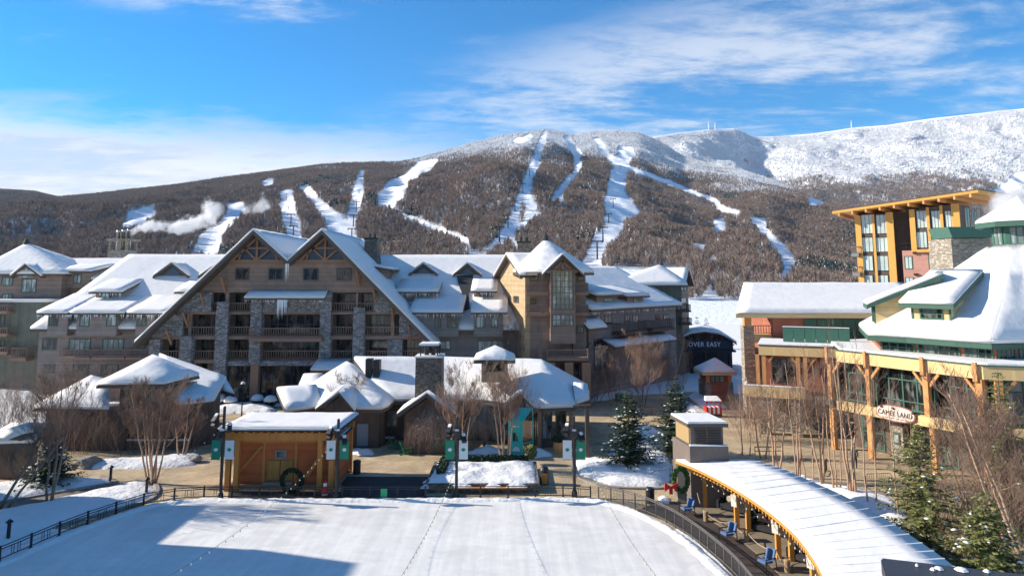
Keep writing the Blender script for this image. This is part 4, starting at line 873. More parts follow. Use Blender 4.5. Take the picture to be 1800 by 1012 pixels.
n1 = N(nt, 'ShaderNodeTexNoise', i_Scale=1.6, i_Detail=8.0, i_Roughness=.75); L(nt, q.outputs[0], n1.inputs[0]); n2 = N(nt, 'ShaderNodeTexNoise', i_Scale=.16, i_Detail=4.0); L(nt, g.outputs['Position'], n2.inputs[0])
q2 = N(nt, 'ShaderNodeMapping'); q2.inputs['Scale'].default_value = (.5, .9, 1); q2.inputs['Rotation'].default_value = (0, 0, R(38)); L(nt, g.outputs['Position'], q2.inputs[0]); n3 = N(nt, 'ShaderNodeTexNoise', i_Scale=.9, i_Detail=9.0, i_Roughness=.72, i_Distortion=1.2); L(nt, q2.outputs[0], n3.inputs[0])
sm = mth(nt, 'ADD', mth(nt, 'MULTIPLY', n1.outputs[0], .5), mth(nt, 'MULTIPLY', n3.outputs[0], .5))
c1 = N(nt, 'ShaderNodeMix', data_type='RGBA'); L(nt, mapr(nt, sm, .4, .62), c1.inputs[0]); c1.inputs[6].default_value = (.65, .64, .615, 1); c1.inputs[7].default_value = (.78, .765, .735, 1)
h = N(nt, 'ShaderNodeHueSaturation'); L(nt, c1.outputs[2], h.inputs['Color']); L(nt, mapr(nt, n2.outputs[0], .3, .7, .94, 1.05, False), h.inputs['Value']); L(nt, h.outputs[0], b.inputs['Base Color']); L(nt, mapr(nt, sm, .4, .62, .42, .7), b.inputs['Roughness'])
bp = N(nt, 'ShaderNodeBump', i_Strength=.1, i_Distance=.02); L(nt, sm, bp.inputs['Height']); L(nt, bp.outputs[0], b.inputs['Normal'])
sheet('ice_rink', [(p.x, p.y) for p in edge] + [(16, 12), (-42, 12)], 0.05, ice)
# ploughed snow along the rink edge
def ridge(name, path, w, h, seed=0, m=SNOWR, off=0.0):
    mb = MB(); vs = []; k = 7
    for i, p in enumerate(path):
        d = (path[min(i + 1, len(path) - 1)] - path[max(i - 1, 0)]); d.z = 0; d.normalize(); nrm = Vector((-d.y, d.x, 0))
        for j in range(k):
            t = j / (k - 1) * 2 - 1; ww = w * (1 + .35 * mnoise.noise(Vector((i * .31, j, seed)))); hh = h * (.55 + .9 * abs(mnoise.noise(Vector((i * .43, j * .7, seed + 5)))))
            vs.append(Vector((p.x, p.y, 0)) + nrm * (t * ww / 2 + off) + Vector((0, 0, .03 + hh * (1 - t * t))))
    mb.add(vs, [(i * k + j, i * k + j + 1, (i + 1) * k + j + 1, (i + 1) * k + j) for i in range(len(path) - 1) for j in range(k - 1)])
    o = mb.build(name, m, smooth=True); return tag(o, kind='structure')
def resample(path, step):
    out = [path[0].copy()]; acc = 0
    for a, b in zip(path, path[1:]):
        l = (b - a).length; t = step - acc
        while t <= l: out.append(a.lerp(b, t / l)); t += step
        acc = (acc + l) % step
    return out
ep = resample(edge, .35); ridge('snow_ridge', ep, .8, .22, 3, off=-.25)
# ---- snow banks
def mound(pxs, H, soft=.7, rough=.35, seed=0, step=.3, world=None, m=SNOWR, z=0.0, name='snow_bank', peak=None):
    P_ = np.array([(q.x, q.y) for q in (world or [G(x, y, z) for x, y in pxs])]); x0, y0 = P_.min(0) - step; x1, y1 = P_.max(0) + step
    xs = np.arange(x0, x1 + step, step); ys = np.arange(y0, y1 + step, step); X, Y = np.meshgrid(xs, ys)
    ins = inpoly(X, Y, [tuple(p) for p in P_]); dist = np.full(X.shape, 1e9)
    for i in range(len(P_)):
        a, b_ = P_[i], P_[(i + 1) % len(P_)]; ab = b_ - a; L2 = (ab ** 2).sum() + 1e-9
        t = np.clip(((X - a[0]) * ab[0] + (Y - a[1]) * ab[1]) / L2, 0, 1); dist = np.minimum(dist, np.hypot(X - a[0] - ab[0] * t, Y - a[1] - ab[1] * t))
    sdv = np.where(ins, dist, -dist) + (fbm(X * 1.3 + seed, Y * 1.3, 3) - .5) * .5
    if peak: hgt = np.minimum(sdv / peak, 1) * H
    else: hgt = H * (1 - np.exp(-np.maximum(sdv, 0) / soft))
    Z = np.where(sdv > 0, hgt * (1 + rough * (fbm(X * .9 + seed, Y * .9 + 3, 4) - .5) * 2) + rough * .5 * (fbm(X * 3 + seed, Y * 3, 3) - .5) * np.minimum(hgt, .5), -.12 + sdv * .3) + z
    nv, nu = X.shape; i = np.arange(nu * nv).reshape(nv, nu); q = np.stack([i[:-1, :-1], i[:-1, 1:], i[1:, 1:], i[1:, :-1]], -1).reshape(-1, 4)
    zf = Z.ravel(); q = q[(zf[q] > z - .1).any(1)]; used = np.unique(q); rm = np.full(nu * nv, -1); rm[used] = np.arange(len(used))
    mb = MB(); co = np.stack([X.ravel(), Y.ravel(), zf], -1)[used]; mb.add([tuple(c) for c in co], [tuple(f) for f in rm[q].tolist()])
    o = mb.build(name, m, smooth=True); return tag(o, kind='structure')
mound([(-120, 930), (0, 897), (80, 882), (170, 860), (240, 847), (265, 851), (273, 862), (262, 876), (200, 895), (100, 925), (0, 958), (-120, 1000)], .38, seed=1)
mound([(-120, 860), (0, 848), (40, 844), (110, 838), (190, 842), (194, 848), (110, 862), (0, 882), (-120, 905)], .4, seed=2)
mound([(138, 818), (180, 808), (215, 806), (300, 802), (348, 798), (358, 805), (340, 818), (290, 823), (160, 825)], .45, seed=3)
mound([(0, 828), (40, 822), (60, 815), (30, 810), (-80, 810), (-80, 835)], .3, seed=31)
mound([(817, 798), (835, 792), (878, 790), (884, 796), (850, 799)], 1.45, peak=1.5, rough=.2, seed=4)
mound([(918, 799), (930, 793), (960, 793), (977, 801), (940, 805)], .6, peak=.9, seed=5)
mound([(1009, 808), (1014, 834), (1069, 853), (1158, 856), (1180, 846), (1182, 800), (1160, 770), (1085, 768), (1070, 800), (1040, 806)], .5, seed=6)
mound([(1078, 800), (1085, 765), (1120, 752), (1175, 765), (1180, 800), (1130, 815)], 1.1, peak=2.2, seed=7)
mound([(612, 799), (620, 790), (655, 792), (660, 801)], .55, seed=8)
mound([(1400, 830), (1415, 845), (1469, 870), (1540, 905), (1600, 960), (1700, 1010), (1760, 1000), (1640, 930), (1587, 905), (1551, 872), (1508, 863), (1444, 846)], .3, seed=9)
mound([(1206, 735), (1232, 738), (1240, 729), (1278, 716), (1240, 690), (1215, 693), (1205, 700)], .5, seed=10)
mound([(372, 727), (480, 727), (488, 721), (470, 712), (380, 712)], .6, seed=11)
mound([(1035, 705), (1065, 704), (1110, 694), (1112, 684), (1050, 686)], .35, seed=12)
mound([(1150, 887), (1182, 889), (1180, 874), (1162, 872)], .5, peak=.9, seed=13)
mound([(1455, 850), (1500, 880), (1590, 930), (1600, 905), (1560, 870), (1500, 855)], .25, seed=14)
mound([(1020, 700), (1200, 690), (1320, 660), (1300, 640), (1200, 640), (1020, 668)], .25, seed=15, step=.5); mound([(-150, 705), (130, 702), (180, 680), (150, 664), (-150, 664)], .5, seed=16, step=.5)
def kerb(name, pxs, w, h, m, z=0): 
    path = smooth_path([G(x, y) for x, y in pxs], 4); mb = MB()
    for a, b_ in zip(path, path[1:]): mb.bar(a + Vector((0, 0, h / 2)), b_ + Vector((0, 0, h / 2)), w, h)
    return tag(mb.build(name, m), kind='structure')
CONC = mat('weathered_concrete', (0.27, 0.255, 0.24), .85, bump=.3, bscale=5, vary=.2, vscale=2)
kerb('path_kerb', [(0, 884), (110, 865), (196, 850), (194, 843), (178, 838)], .25, .14, CONC); kerb('path_kerb', [(100, 927), (200, 898), (264, 879), (277, 862), (268, 849), (240, 844)], .25, .14, CONC)
kerb('path_kerb', [(1008, 806), (1012, 836), (1069, 856), (1158, 859), (1200, 852)], .25, .12, CONC)
sheet('path', [tuple(G(x, y)[:2]) for x, y in ((-120, 905), (0, 884), (110, 866), (198, 850), (240, 843), (240, 849), (170, 862), (80, 884), (0, 899), (-120, 932))], .03, PATHM)
MATD = mat('black_mat_and_shade', (0.03, 0.03, 0.035), .7, vary=.3, vscale=1.2); sheet('mat_and_shade', [tuple(G(x, y)[:2]) for x, y in ((598, 874), (602, 838), (752, 838), (745, 874))], .035, MATD); sheet('mat_and_shade', [tuple(G(x, y)[:2]) for x, y in ((400, 876), (402, 864), (600, 864), (597, 876))], .03, MATD)  # first sheet is black mat plus the hut's cast shadow, painted dark
DECK = siding('dark_deck_boards', (0.07, 0.055, 0.048), .16, 0, .2)
dk = [G(x, y) for x, y in ((1120, 898), (1168, 915), (1216, 945), (1262, 985), (1300, 1024), (1345, 1080), (1480, 1080), (1420, 1010), (1360, 960), (1290, 912), (1215, 884), (1160, 882))]
sheet('deck', [(p.x, p.y) for p in dk], .08, DECK, th=.06)

# ================================================================== PAVILIONS IN FRONT OF THE HOTEL
V = lambda x, y, z: G(x, y, z)
PV = thing('pavilion', 'long low brown pavilion with hipped snow roofs, small cupola and big stone chimney, centre', 'pavilion', tuple(G(800, 740)[:2]) + (0,))
# centre and right part
fl = V(676, 706, 3.6); fr_ = V(848, 707, 3.6); d1 = V(889, 712, 3.55); d2 = V(936, 718, 3.5); c1_ = V(955, 719, 3.5); c2_ = V(1011, 717, 3.5); c3_ = V(1036, 694, 3.6)
rl = V(622, 633, 6.9); rr_ = V(951, 638, 6.8); vm = V(779, 634, 6.7)
bk1 = Vector((c3_.x, rr_.y + 5, 3.8)); bk2 = Vector((rr_.x, rr_.y + 7, 3.6)); bk3 = Vector((rl.x, rl.y + 7, 3.6))
snow_roof(PV, [[fl, fr_, vm, rl], [fr_, d1, vm], [d1, d2, rr_, vm], [d2, c1_, rr_], [c1_, c2_, rr_], [c2_, c3_, rr_], [c3_, bk1, rr_], [bk1, bk2, rr_], [rl, vm, rr_, bk2, bk3]], t=.42)
# right facing gable
g1 = V(1007, 678, 4.9); g2 = V(1033, 680, 4.9); 
snow_roof(PV, [[V(1012, 712, 3.75), g2 + Vector((0, -1.6, -1.0)), g2, g1], [g1, g2, g2 + Vector((0, 2, -1.0)), g1 + Vector((0, 2, -1.0))]], t=.36, names=('gable_roof', 'snow_cover'))
# small gable above the teal frame
ga_ = V(914, 690, 4.9); gl2 = V(886, 713, 3.65); gr2 = V(938, 719, 3.6)
ga_.y = gl2.y - .3; gl2.y -= .3; gr2.y = gl2.y
ga_ = Vector((D(914, 690, gl2.y).x, gl2.y, D(914, 690, gl2.y).z)); gb_ = ga_ + Vector((.3, 5, .2))
snow_roof(PV, [[gl2 + Vector((0, -.4, 0)), ga_ + Vector((0, -.4, 0)), gb_, gl2 + Vector((1.2, 3.5, .9))], [ga_ + Vector((0, -.4, 0)), gr2 + Vector((0, -.4, 0)), gr2 + Vector((-.4, 3.0, .9)), gb_]], t=.26, names=('gable_roof', 'snow_cover'))
solid('gable', DKBROWN, PV, lambda m: m.prism([gl2 + Vector((.3, .1, -.1)), gr2 + Vector((-.3, .1, -.1)), ga_ + Vector((0, .1, -.35))], (0, .3, 0)))
# left part: big hip, porch gable, left wing
ap1 = V(608, 641, 6.5); L1 = V(486, 687, 4.8); L2 = V(556, 682, 4.9); L3 = V(566, 717, 3.5); L4 = V(502, 725, 3.45); P0 = V(598, 688, 4.6)
q1 = V(557, 718, 3.5); q2 = V(627, 721, 3.4); q3 = V(671, 721, 3.4); q4 = V(683, 716, 3.5); q5 = Vector((q4.x + .3, ap1.y + 2, 3.5)); q6 = Vector((ap1.x, ap1.y + 7, 3.5)); q7 = V(541, 684, 4.5); q8 = V(522, 683, 4.8)
pg = Vector((D(598, 688, q1.y - .2).x, q1.y - .2, D(598, 688, q1.y).z)); pgb = pg + Vector((0, 4.5, .25))
snow_roof(PV, [[q1, q2 , ap1], [q2, q3, ap1], [q3, q4, ap1], [q4, q5, ap1], [q5, q6, ap1], [q6, q7, ap1], [q7, q1, ap1]], t=.42)
snow_roof(PV, [[q1 + Vector((0, -.7, -.05)), pg + Vector((0, -.5, 0)), pgb, q1 + Vector((.6, 3.2, 1.2))], [pg + Vector((0, -.5, 0)), q2 + Vector((0, -.7, -.05)), q2 + Vector((0, 3.2, 1.2)), pgb]], t=.26, names=('gable_roof', 'snow_cover'))
solid('gable', DKBROWN, PV, lambda m: m.prism([q1 + Vector((.3, -.15, -.1)), q2 + Vector((-.3, -.15, -.1)), pg + Vector((0, .05, -.35))], (0, .3, 0)))
Lb1 = L4 + Vector((-.2, 4.2, 0)); 
snow_roof(PV, [[L4, L3, L2, L1], [L1, L2, L2 + Vector((0, 2.4, -1.3)), L1 + Vector((-.1, 2.4, -1.3))]], t=.4, names=('wing_roof', 'snow_cover'))
k1 = V(533, 661, 5.6); k2 = V(592, 657, 5.7); k1, k2 = V(533, 661, 4.9), V(568, 660, 4.9)
snow_roof(PV, [[V(524, 682, 4.4), V(575, 681, 4.4), k2, k1]], t=.3, names=('back_roof', 'snow_cover'))
# walls
WLS = MB()
def wallrun(mb, pts, z1, th=.25):
    for a, b_ in zip(pts, pts[1:]):
        ww = Wall((a.x, a.y), (b_.x, b_.y)); ww.box(mb, 0, ww.len, 0, z1, -th, 0)
inn = lambda p, dy=.9, dx=0: Vector((p.x + dx, p.y + dy, 0))
wallrun(WLS, [inn(L4, .8, .5), inn(L3, .8), inn(q2, .8), inn(q3, .8, -.4), inn(q4, .8, -.5)], 3.35); wallrun(WLS, [inn(q4, 1.2, -.5), inn(fl, .9, .2), inn(fr_, .9), inn(d1, .9), inn(d2, .95)], 3.45)
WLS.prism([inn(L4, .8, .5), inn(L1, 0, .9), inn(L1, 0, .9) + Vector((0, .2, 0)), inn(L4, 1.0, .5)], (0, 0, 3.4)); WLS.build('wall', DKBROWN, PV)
ww = Wall(inn(c1_, .9, -.3)[:2], inn(c2_, .9, -.6)[:2])
for a, b_ in ((0, .5), (.5, 1)): window(ww, PV, ww.len * a + .15, .7, ww.len * b_ - .15, 3.2, cols=2, rows=2, d=0, frame=DKBROWN, pane=glass('cafe_glass', (.02, .025, .025), light=.3), fw=.12, off=.1)
solid('sill_wall', DKBROWN, PV, lambda m: ww.box(m, 0, ww.len, 0, .68, -.25, .05))
ww2 = Wall(inn(d2, .95)[:2], inn(c1_, .9, -.3)[:2]); window(ww2, PV, .05, .6, ww2.len - .05, 3.2, cols=2, rows=2, frame=DKBROWN, pane=MATS.get('x') or GLASS, fw=.12)
for p in (c1_, c2_): solid('post', TIMBER, PV, lambda m: m.box((p.x - .5, p.y + .5, 0), (p.x - .15, p.y + .85, 3.45)))
p = c3_; solid('post', TIMBER, PV, lambda m: (m.box((p.x - .5, p.y - 1.4, 0), (p.x - .2, p.y - 1.1, 4.1)), m.box((p.x - .7, p.y - 1.5, 2.55), (p.x - .0, p.y - 1.0, 2.7))))
p = V(1033, 745, 0); pc = G(1033, 806); solid('post', DKBROWN, PV, lambda m: (m.box((pc.x - .17, pc.y - .17, 0), (pc.x + .17, pc.y + .17, 4.2)), m.box((pc.x - 1.2, pc.y - .12, 4.21), (pc.x + .3, pc.y + .12, 4.4))))
ww3 = Wall(inn(q3, .78, -2.4)[:2], inn(q3, .78, -.4)[:2]); window(ww3, PV, .0, .1, 1.2, 2.2, cols=1, rows=1, frame=DKBROWN, pane=mat('grey_blue_door', (.2, .25, .29), .6), name='door')
ww4 = Wall(inn(q4, .8, -.2)[:2], inn(fl, .8, 3)[:2]); ww4 = Wall((fl.x - .3, fl.y + .88), (fr_.x, fl.y + .88)); window(ww4, PV, .3, 1.2, 1.4, 2.6, cols=2, rows=2, d=.02, frame=TIMBER, pane=GLASSL)
for aa in (6.0, 7.7, 9.4): window(ww4, PV, aa, .4, aa + 1.2, 2.7, cols=2, rows=2, d=.02, frame=TIMBER, pane=GLASS)
# chimney and porch in front
cb = D(755, 700, 63); 
def chm(m):
    zt_ = D(755, 627, 62.5).z; a = D(731, 690, 62.5).x; b_ = D(779, 690, 62.5).x; a2 = D(733, 630, 62.5).x; b2 = D(778, 630, 62.5).x
    m.add([Vector(p) for p in ((a, 61.6, 0), (b_, 61.6, 0), (b_, 63.8, 0), (a, 63.8, 0), (a2, 61.6, zt_), (b2, 61.6, zt_), (b2, 63.8, zt_), (a2, 63.8, zt_))], [(3, 2, 1, 0), (4, 5, 6, 7), (0, 1, 5, 4), (1, 2, 6, 5), (2, 3, 7, 6), (3, 0, 4, 7)])
CH = solid('chimney', DSTONE, PV, chm); zt_ = D(755, 627, 62.5).z; xa, xb = D(732, 628, 62.5).x, D(779, 628, 62.5).x
solid('chimney_snow', SNOW, CH, lambda m: m.box((xa - .08, 61.5, zt_ + .01), (xb + .08, 63.9, zt_ + .16)), bevel=.06)
def capm(m):
    for xx in (xa + .45, xb - .45):
        for yy in (61.9, 63.5): m.box((xx - .05, yy - .05, zt_ + .17), (xx + .05, yy + .05, zt_ + .95))
    m.box((xa + .35, 61.8, zt_ + .96), (xb - .35, 63.6, zt_ + 1.02)); m.lathe([(.2, zt_ + .17), (.2, zt_ + .7)], ((xa + xb) / 2 - .3, 62.6, 0), 8); m.lathe([(.2, zt_ + .17), (.2, zt_ + .7)], ((xa + xb) / 2 + .3, 62.6, 0), 8)
solid('chimney_cap', BLACK, CH, capm); solid('cap_snow', SNOW, CH, lambda m: m.box((xa + .3, 61.75, zt_ + 1.03), (xb - .3, 63.65, zt_ + 1.25)), bevel=.08)
s2 = D(658, 650, 68); solid('flue_stack', BLACK, PV, lambda m: [m.box((s2.x - .75 + .75 * k, 67.4, 5.2), (s2.x - .15 + .75 * k, 68.4, D(658, 630, 68).z - .1 * k)) for k in (0, 1)])
fa = D(750, 692, 60.3); fL = D(697, 729, 60.3); fR = D(800, 729, 60.3)
snow_roof(PV, [[fL, fa, fa + Vector((0, 3.5, 0)), fL + Vector((0, 3.5, 0))], [fa, fR, fR + Vector((0, 3.5, 0)), fa + Vector((0, 3.5, 0))]], t=.2, base=.28, names=('porch_roof', 'snow_cover'))
solid('porch_wall', DKBROWN, PV, lambda m: m.prism([(fL.x + .6, 61.0, 0), (fR.x - .6, 61.0, 0), (fR.x - .6, 61.0, fR.z - .1), (fa.x, 61.0, fa.z - .45), (fL.x + .6, 61.0, fL.z - .1)], (0, .2, 0)))
# cupola
cu = D(870, 634, 65); 
ce = [Vector((cu.x + 1.9 * sx, 65 + 1.7 * sy, D(870, 631, 65).z)) for sx, sy in ((-1, -1), (1, -1), (1, 1), (-1, 1))]; ca = D(870, 612, 65)
CU = solid('cupola', TANW, PV, lambda m: m.box((cu.x - 1.2, 63.9, 5.6), (cu.x + 1.2, 66.1, ce[0].z - .05))); window(Wall((cu.x - 1.0, 63.88), (cu.x + 1.0, 63.88)), CU, .1, ce[0].z - 1.0, 1.9, ce[0].z - .3, cols=2, frame=DKBROWN)
snow_roof(CU, [[ce[i], ce[(i + 1) % 4], ca] for i in range(4)], t=.28, names=('cupola_roof', 'snow_cover')) if False else None
cr_ = MB(); cr_.shell([[ce[i], ce[(i + 1) % 4], ca] for i in range(4)], -.2); cr_.build('cupola_roof', FASC, CU); cs_ = MB(); cs_.shell([[ce[i] + Vector((0, 0, .01)), ce[(i + 1) % 4] + Vector((0, 0, .01)), ca + Vector((0, 0, .01))] for i in range(4)], .3); cs_.build('cupola_snow', SNOW, CU, bevel=.1, rough=.4)

# ---- left pavilion
LP = thing('pavilion', 'low stone and timber pavilion on the left with stacked hip roofs deep in snow', 'pavilion', tuple(G(290, 760)[:2]) + (0,))
A1 = V(268, 628, 7.7); B1 = V(169, 678, 5.6); B2 = V(290, 676, 5.7); B3 = V(351, 661, 5.9); B4 = Vector((B1.x + 2, B3.y + 2, 5.8))
snow_roof(LP, [[B1, B2, A1], [B2, B3, A1], [B3, B4, A1], [B4, B1, A1]], t=.34)
A2 = V(276, 624, 6.4) ; E1 = V(310, 714, 3.9); E2 = V(377, 706, 3.9); E3 = V(398, 668, 5.0); E4 = Vector((A2.x - 2, E3.y + 4, 4.4))
A2b = V(279, 626, 6.9)
snow_roof(LP, [[E1, E2, E3, A2b], [E3, E3 + Vector((-2, 5, -1.2)), A2b]], t=.38, names=('side_roof', 'snow_cover'))
F1 = V(59, 718, 3.6); F2 = V(192, 721, 3.6); F3 = V(193, 672, 5.5); F4 = V(160, 665, 5.6); F5 = V(236, 634, 6.2)
snow_roof(LP, [[F1, F2, F3, F4]], t=.36, names=('low_roof', 'snow_cover'))
solid('stone_wall', DSTONE, LP, lambda m: m.prism([Vector((B1.x + 1.6, B1.y + 1.0, 0)), Vector((B2.x - .3, B2.y + 1.0, 0)), Vector((B3.x - .8, B3.y + .3, 0)), Vector((B3.x - .8, B3.y + 5, 0)), Vector((B1.x + 1.6, B1.y + 5, 0))], (0, 0, 5.3)))
solid('timber_wall', DKBROWN, LP, lambda m: m.prism([Vector((E1.x - .5, E1.y + .9, 0)), Vector((E2.x - .4, E2.y + .9, 0)), Vector((E3.x - .5, E3.y, 0)), Vector((E3.x - 3, E3.y + 5, 0)), Vector((E1.x - .5, E1.y + 6, 0))], (0, 0, 3.75)))
solid('low_wall', DKBROWN, LP, lambda m: m.box((F1.x + 1, F2.y + 1.0, 0), (F2.x + 1, F2.y + 5, 3.3)))
gg = V(398, 668, 5.0); G1 = E2; G2 = V(413, 694, 4.0)
snow_roof(LP, [[gg + Vector((-2, 0, 0)), gg, G2, G2 + Vector((-2, 1.0, .3))]], t=.2, names=('gable_roof', 'snow_cover'))
ws = Wall((G(195, 790).x, G(195, 790).y), (G(330, 790).x, G(330, 790).y))
solid('terrace_wall', DSTONE, LP, lambda m: ws.box(m, 0, ws.len, 0, .75, -.5, 0)); solid('wall_snow', SNOW, LP, lambda m: ws.box(m, -.05, ws.len + .05, .76, .9, -.55, .05), bevel=.05)
wq = Wall((B1.x + 1.6, B1.y + .98), (B2.x - .3, B2.y + .98)); window(wq, LP, 3.4, .9, 5.2, 2.8, cols=2, d=.0, frame=BLACK); window(wq, LP, .6, .9, 2.4, 2.8, cols=2, d=.0, frame=BLACK)
wq = Wall((E1.x - .5, E1.y + .88), (E2.x - .4, E2.y + .88)); window(wq, LP, .5, .1, 1.7, 2.4, cols=1, d=0, frame=TIMBER, pane=NAVY, name='door')
# low shed at the far left
LS = thing('shed', 'dark low shed under a snowy roof at the left edge behind the young evergreen', 'shed', tuple(G(20, 800)[:2]) + (0,))
S1 = V(-40, 783, 2.6); S2 = V(62, 780, 2.6); S3 = V(84, 748, 3.9); S4 = V(20, 748, 3.9)
snow_roof(LS, [[S1, S2, S3, S4]], t=.3); solid('wall', DKBROWN, LS, lambda m: m.prism([Vector((S1.x, S1.y + .8, 0)), Vector((S2.x - .6, S2.y + .8, 0)), Vector((S3.x - .6, S3.y, 0)), Vector((S4.x, S4.y, 0))], (0, 0, 2.4)))
# ================================================================== SKATE HUT
SH = thing('skate_hut', 'orange boarded skate hut with honey timber posts and flat snow roof beside the rink', 'hut', tuple(G(500, 850)[:2]) + (0,))
ya = G(415, 862).y; yb = ya + 4.6; xa = D(397, 800, ya).x; xb = D(592, 800, ya).x; zf = D(500, 752, ya).z; zb2 = zf - .15
def hb_(m):
    m.bar((xa - .1, ya - .1, zf - .55), (xb + .15, ya - .1, zf - .55), .22, .55); m.bar((xa - .1, yb + .1, zb2 - .55), (xb + .15, yb + .1, zb2 - .55), .22, .5)
    n = 16
    for i in range(n): x = xa + .1 + (xb - xa - .2) * i / (n - 1); m.bar((x, ya - .65, zf - .17), (x, yb + .6, zb2 - .17), .12, .22)
solid('beams', HONEY, SH, hb_)
for x in (D(402, 810, ya).x, D(417, 810, ya).x, D(563, 810, ya).x, D(583, 810, ya).x): solid('post', HONEY, SH, lambda m: m.box((x - .17, ya - .18, 0), (x + .17, ya + .16, zf - .83)))
for x in (xa + .1, xb - .1): solid('post', HONEY, SH, lambda m: m.box((x - .15, yb - .1, 0), (x + .15, yb + .2, zb2 - .8)))
hs = Wall((xa + .25, ya + 1.0), (xb - .1, ya + 1.0)); zh = D(500, 772, ya + 1).z
ORB = siding('orange_boards', (0.50, 0.135, 0.045), .2)
solid('wall', ORB, SH, lambda m: hs.box(m, 0, hs.len, .25, zh, -3.2, 0)); solid('plinth', TIMBER, SH, lambda m: hs.box(m, -.2, hs.len + .1, 0, .24, -3.4, .5))
solid('inner_roof', ROOFD, SH, lambda m: hs.box(m, -.2, hs.len + .2, zh + .01, zh + .16, -3.4, .25)); solid('inner_roof_snow', SNOW, SH, lambda m: hs.box(m, -.15, hs.len + .1, zh + .17, zh + .24, -3.3, -.3), bevel=.03)
def trim(m):
    for x in (465, 521): a = hs.hit(x, 800)[0]; hs.box(m, a - .1, a + .1, .26, zh - .02, .01, .1)
    a0 = hs.hit(421, 830); a1 = hs.hit(463, 782); m.bar(hs.pt(a0[0], a0[1], .12), hs.pt(a1[0], a1[1], .12), .16, .18)
    hs.box(m, 0, hs.len, zh - .2, zh - .02, .11, .18)
solid('trim_boards', HONEY, SH, trim)
a0, z0, a1, z1 = hs.rect(484, 790, 504, 806); window(hs, SH, a0, z0, a1, z1, cols=1, d=.01, frame=mat('grey_frame', (.25, .24, .23), .7), fw=.13)
a0, z0, a1, z1 = hs.rect(471, 808, 515, 842); solid('hatch', siding('honey_boards', (.42, .22, .06), .15, 0), SH, lambda m: (hs.box(m, a0, (a0 + a1) / 2 - .03, z0, z1, .01, .09), hs.box(m, (a0 + a1) / 2 + .03, a1, z0, z1, .01, .09)))
a0, z0, a1, z1 = hs.rect(466, 842, 516, 846); solid('bench', mat('grey_wood', (.3, .27, .24), .8), SH, lambda m: hs.box(m, a0, a1, z0 - .05, z0 + .06, .12, .6))
m_ = MB(); m_.bar((D(537, 840, ya).x, ya + .2, .9), (D(578, 778, ya).x, ya + .2, D(578, 778, ya).z), .16, .2); m_.build('brace', HONEY, SH)
RF = MB(); x0, x1 = xa - .35, xb + .35; RF.shell([[Vector((x0, ya - .9, zf)), Vector((x1, ya - .9, zf)), Vector((x1 + .1, yb + .8, zb2)), Vector((x0 + .0, yb + .8, zb2))]], -.06); rf = RF.build('roof', ROOFD, SH)
SN = MB(); n = 14
SN.shell([[Vector((x0 + (x1 - x0) * i / n, ya - .95, zf + .02)), Vector((x0 + (x1 - x0) * (i + 1) / n, ya - .95, zf + .02)), Vector((x0 + (x1 - x0) * (i + 1) / n, yb + .8, zb2 + .02)), Vector((x0 + (x1 - x0) * i / n, yb + .8, zb2 + .02))] for i in range(n)], .24); SN.build('snow_cover', SNOW, rf, bevel=.1, seg=3, rough=.5)
for x in (D(519, 735, yb + 2).x, ): pass

# ================================================================== FENCES
FEN = thing('rink_fence', 'black metal fence round the back and left of the ice rink', 'fence', tuple(G(600, 878)[:2]) + (0,))
fpath = smooth_path([G(x, y - 3) for x, y in RK[:14]], 5); fp = resample(fpath, .2)
FH = .78
mr = MB(); bl = MB()
fs = resample(fpath, 1.9)
for a, b_ in zip(fs, fs[1:]):
    for z in (FH, FH - .14, .16): mr.bar(a + Vector((0, 0, z)), b_ + Vector((0, 0, z)), .045, .045)
    for t in (.36, .44, .56, .64): q = a.lerp(b_, t); bl.bar(q + Vector((0, 0, .16)), q + Vector((0, 0, FH - .14)), .025)
mr.build('rail', BLACK, FEN); bl.build('balusters', BLACK, FEN)
pm = MB(); pm.box((-.045, -.045, 0), (.045, .045, FH + .06)); pm.box((-.09, -.09, -.01), (.09, .09, .06)); post0 = pm.build('post', BLACK); 
for i, q in enumerate(fs[::1]):
    o = post0 if i == 0 else post0.copy()
    if i: C.objects.link(o)
    o.parent = FEN; o.location = q - FEN.location
RAILG = mat('grey_railing', (.12, .115, .11), .5, spec=.5)
FE2 = thing('deck_railing', 'dark balustrade curving between the ice and the lounge deck, right side', 'railing', tuple(G(1200, 945)[:2]) + (0,))
gp_ = [G(x, y) for x, y in ((1052, 879), (1108, 892), (1160, 912), (1212, 943), (1262, 983), (1300, 1020), (1342, 1074))]; gs = resample(smooth_path(gp_, 6), .95)
mr = MB(); bl = MB(); pm = MB()
for a, b_ in zip(gs, gs[1:]):
    for z in (1.0, .9, .14): mr.bar(a + Vector((0, 0, z)), b_ + Vector((0, 0, z)), .045, .045)
    for t in np.arange(.08, 1, .12): q = a.lerp(b_, float(t)); bl.bar(q + Vector((0, 0, .14)), q + Vector((0, 0, .9)), .018)
mr.build('rail', RAILG, FE2); bl.build('balusters', RAILG, FE2)
pm.box((-.035, -.035, 0), (.035, .035, 1.03)); p0 = pm.build('post', RAILG)
for i, q in enumerate(gs):
    o = p0 if i == 0 else p0.copy()
    if i: C.objects.link(o)
    o.parent = FE2; o.location = q - FE2.location

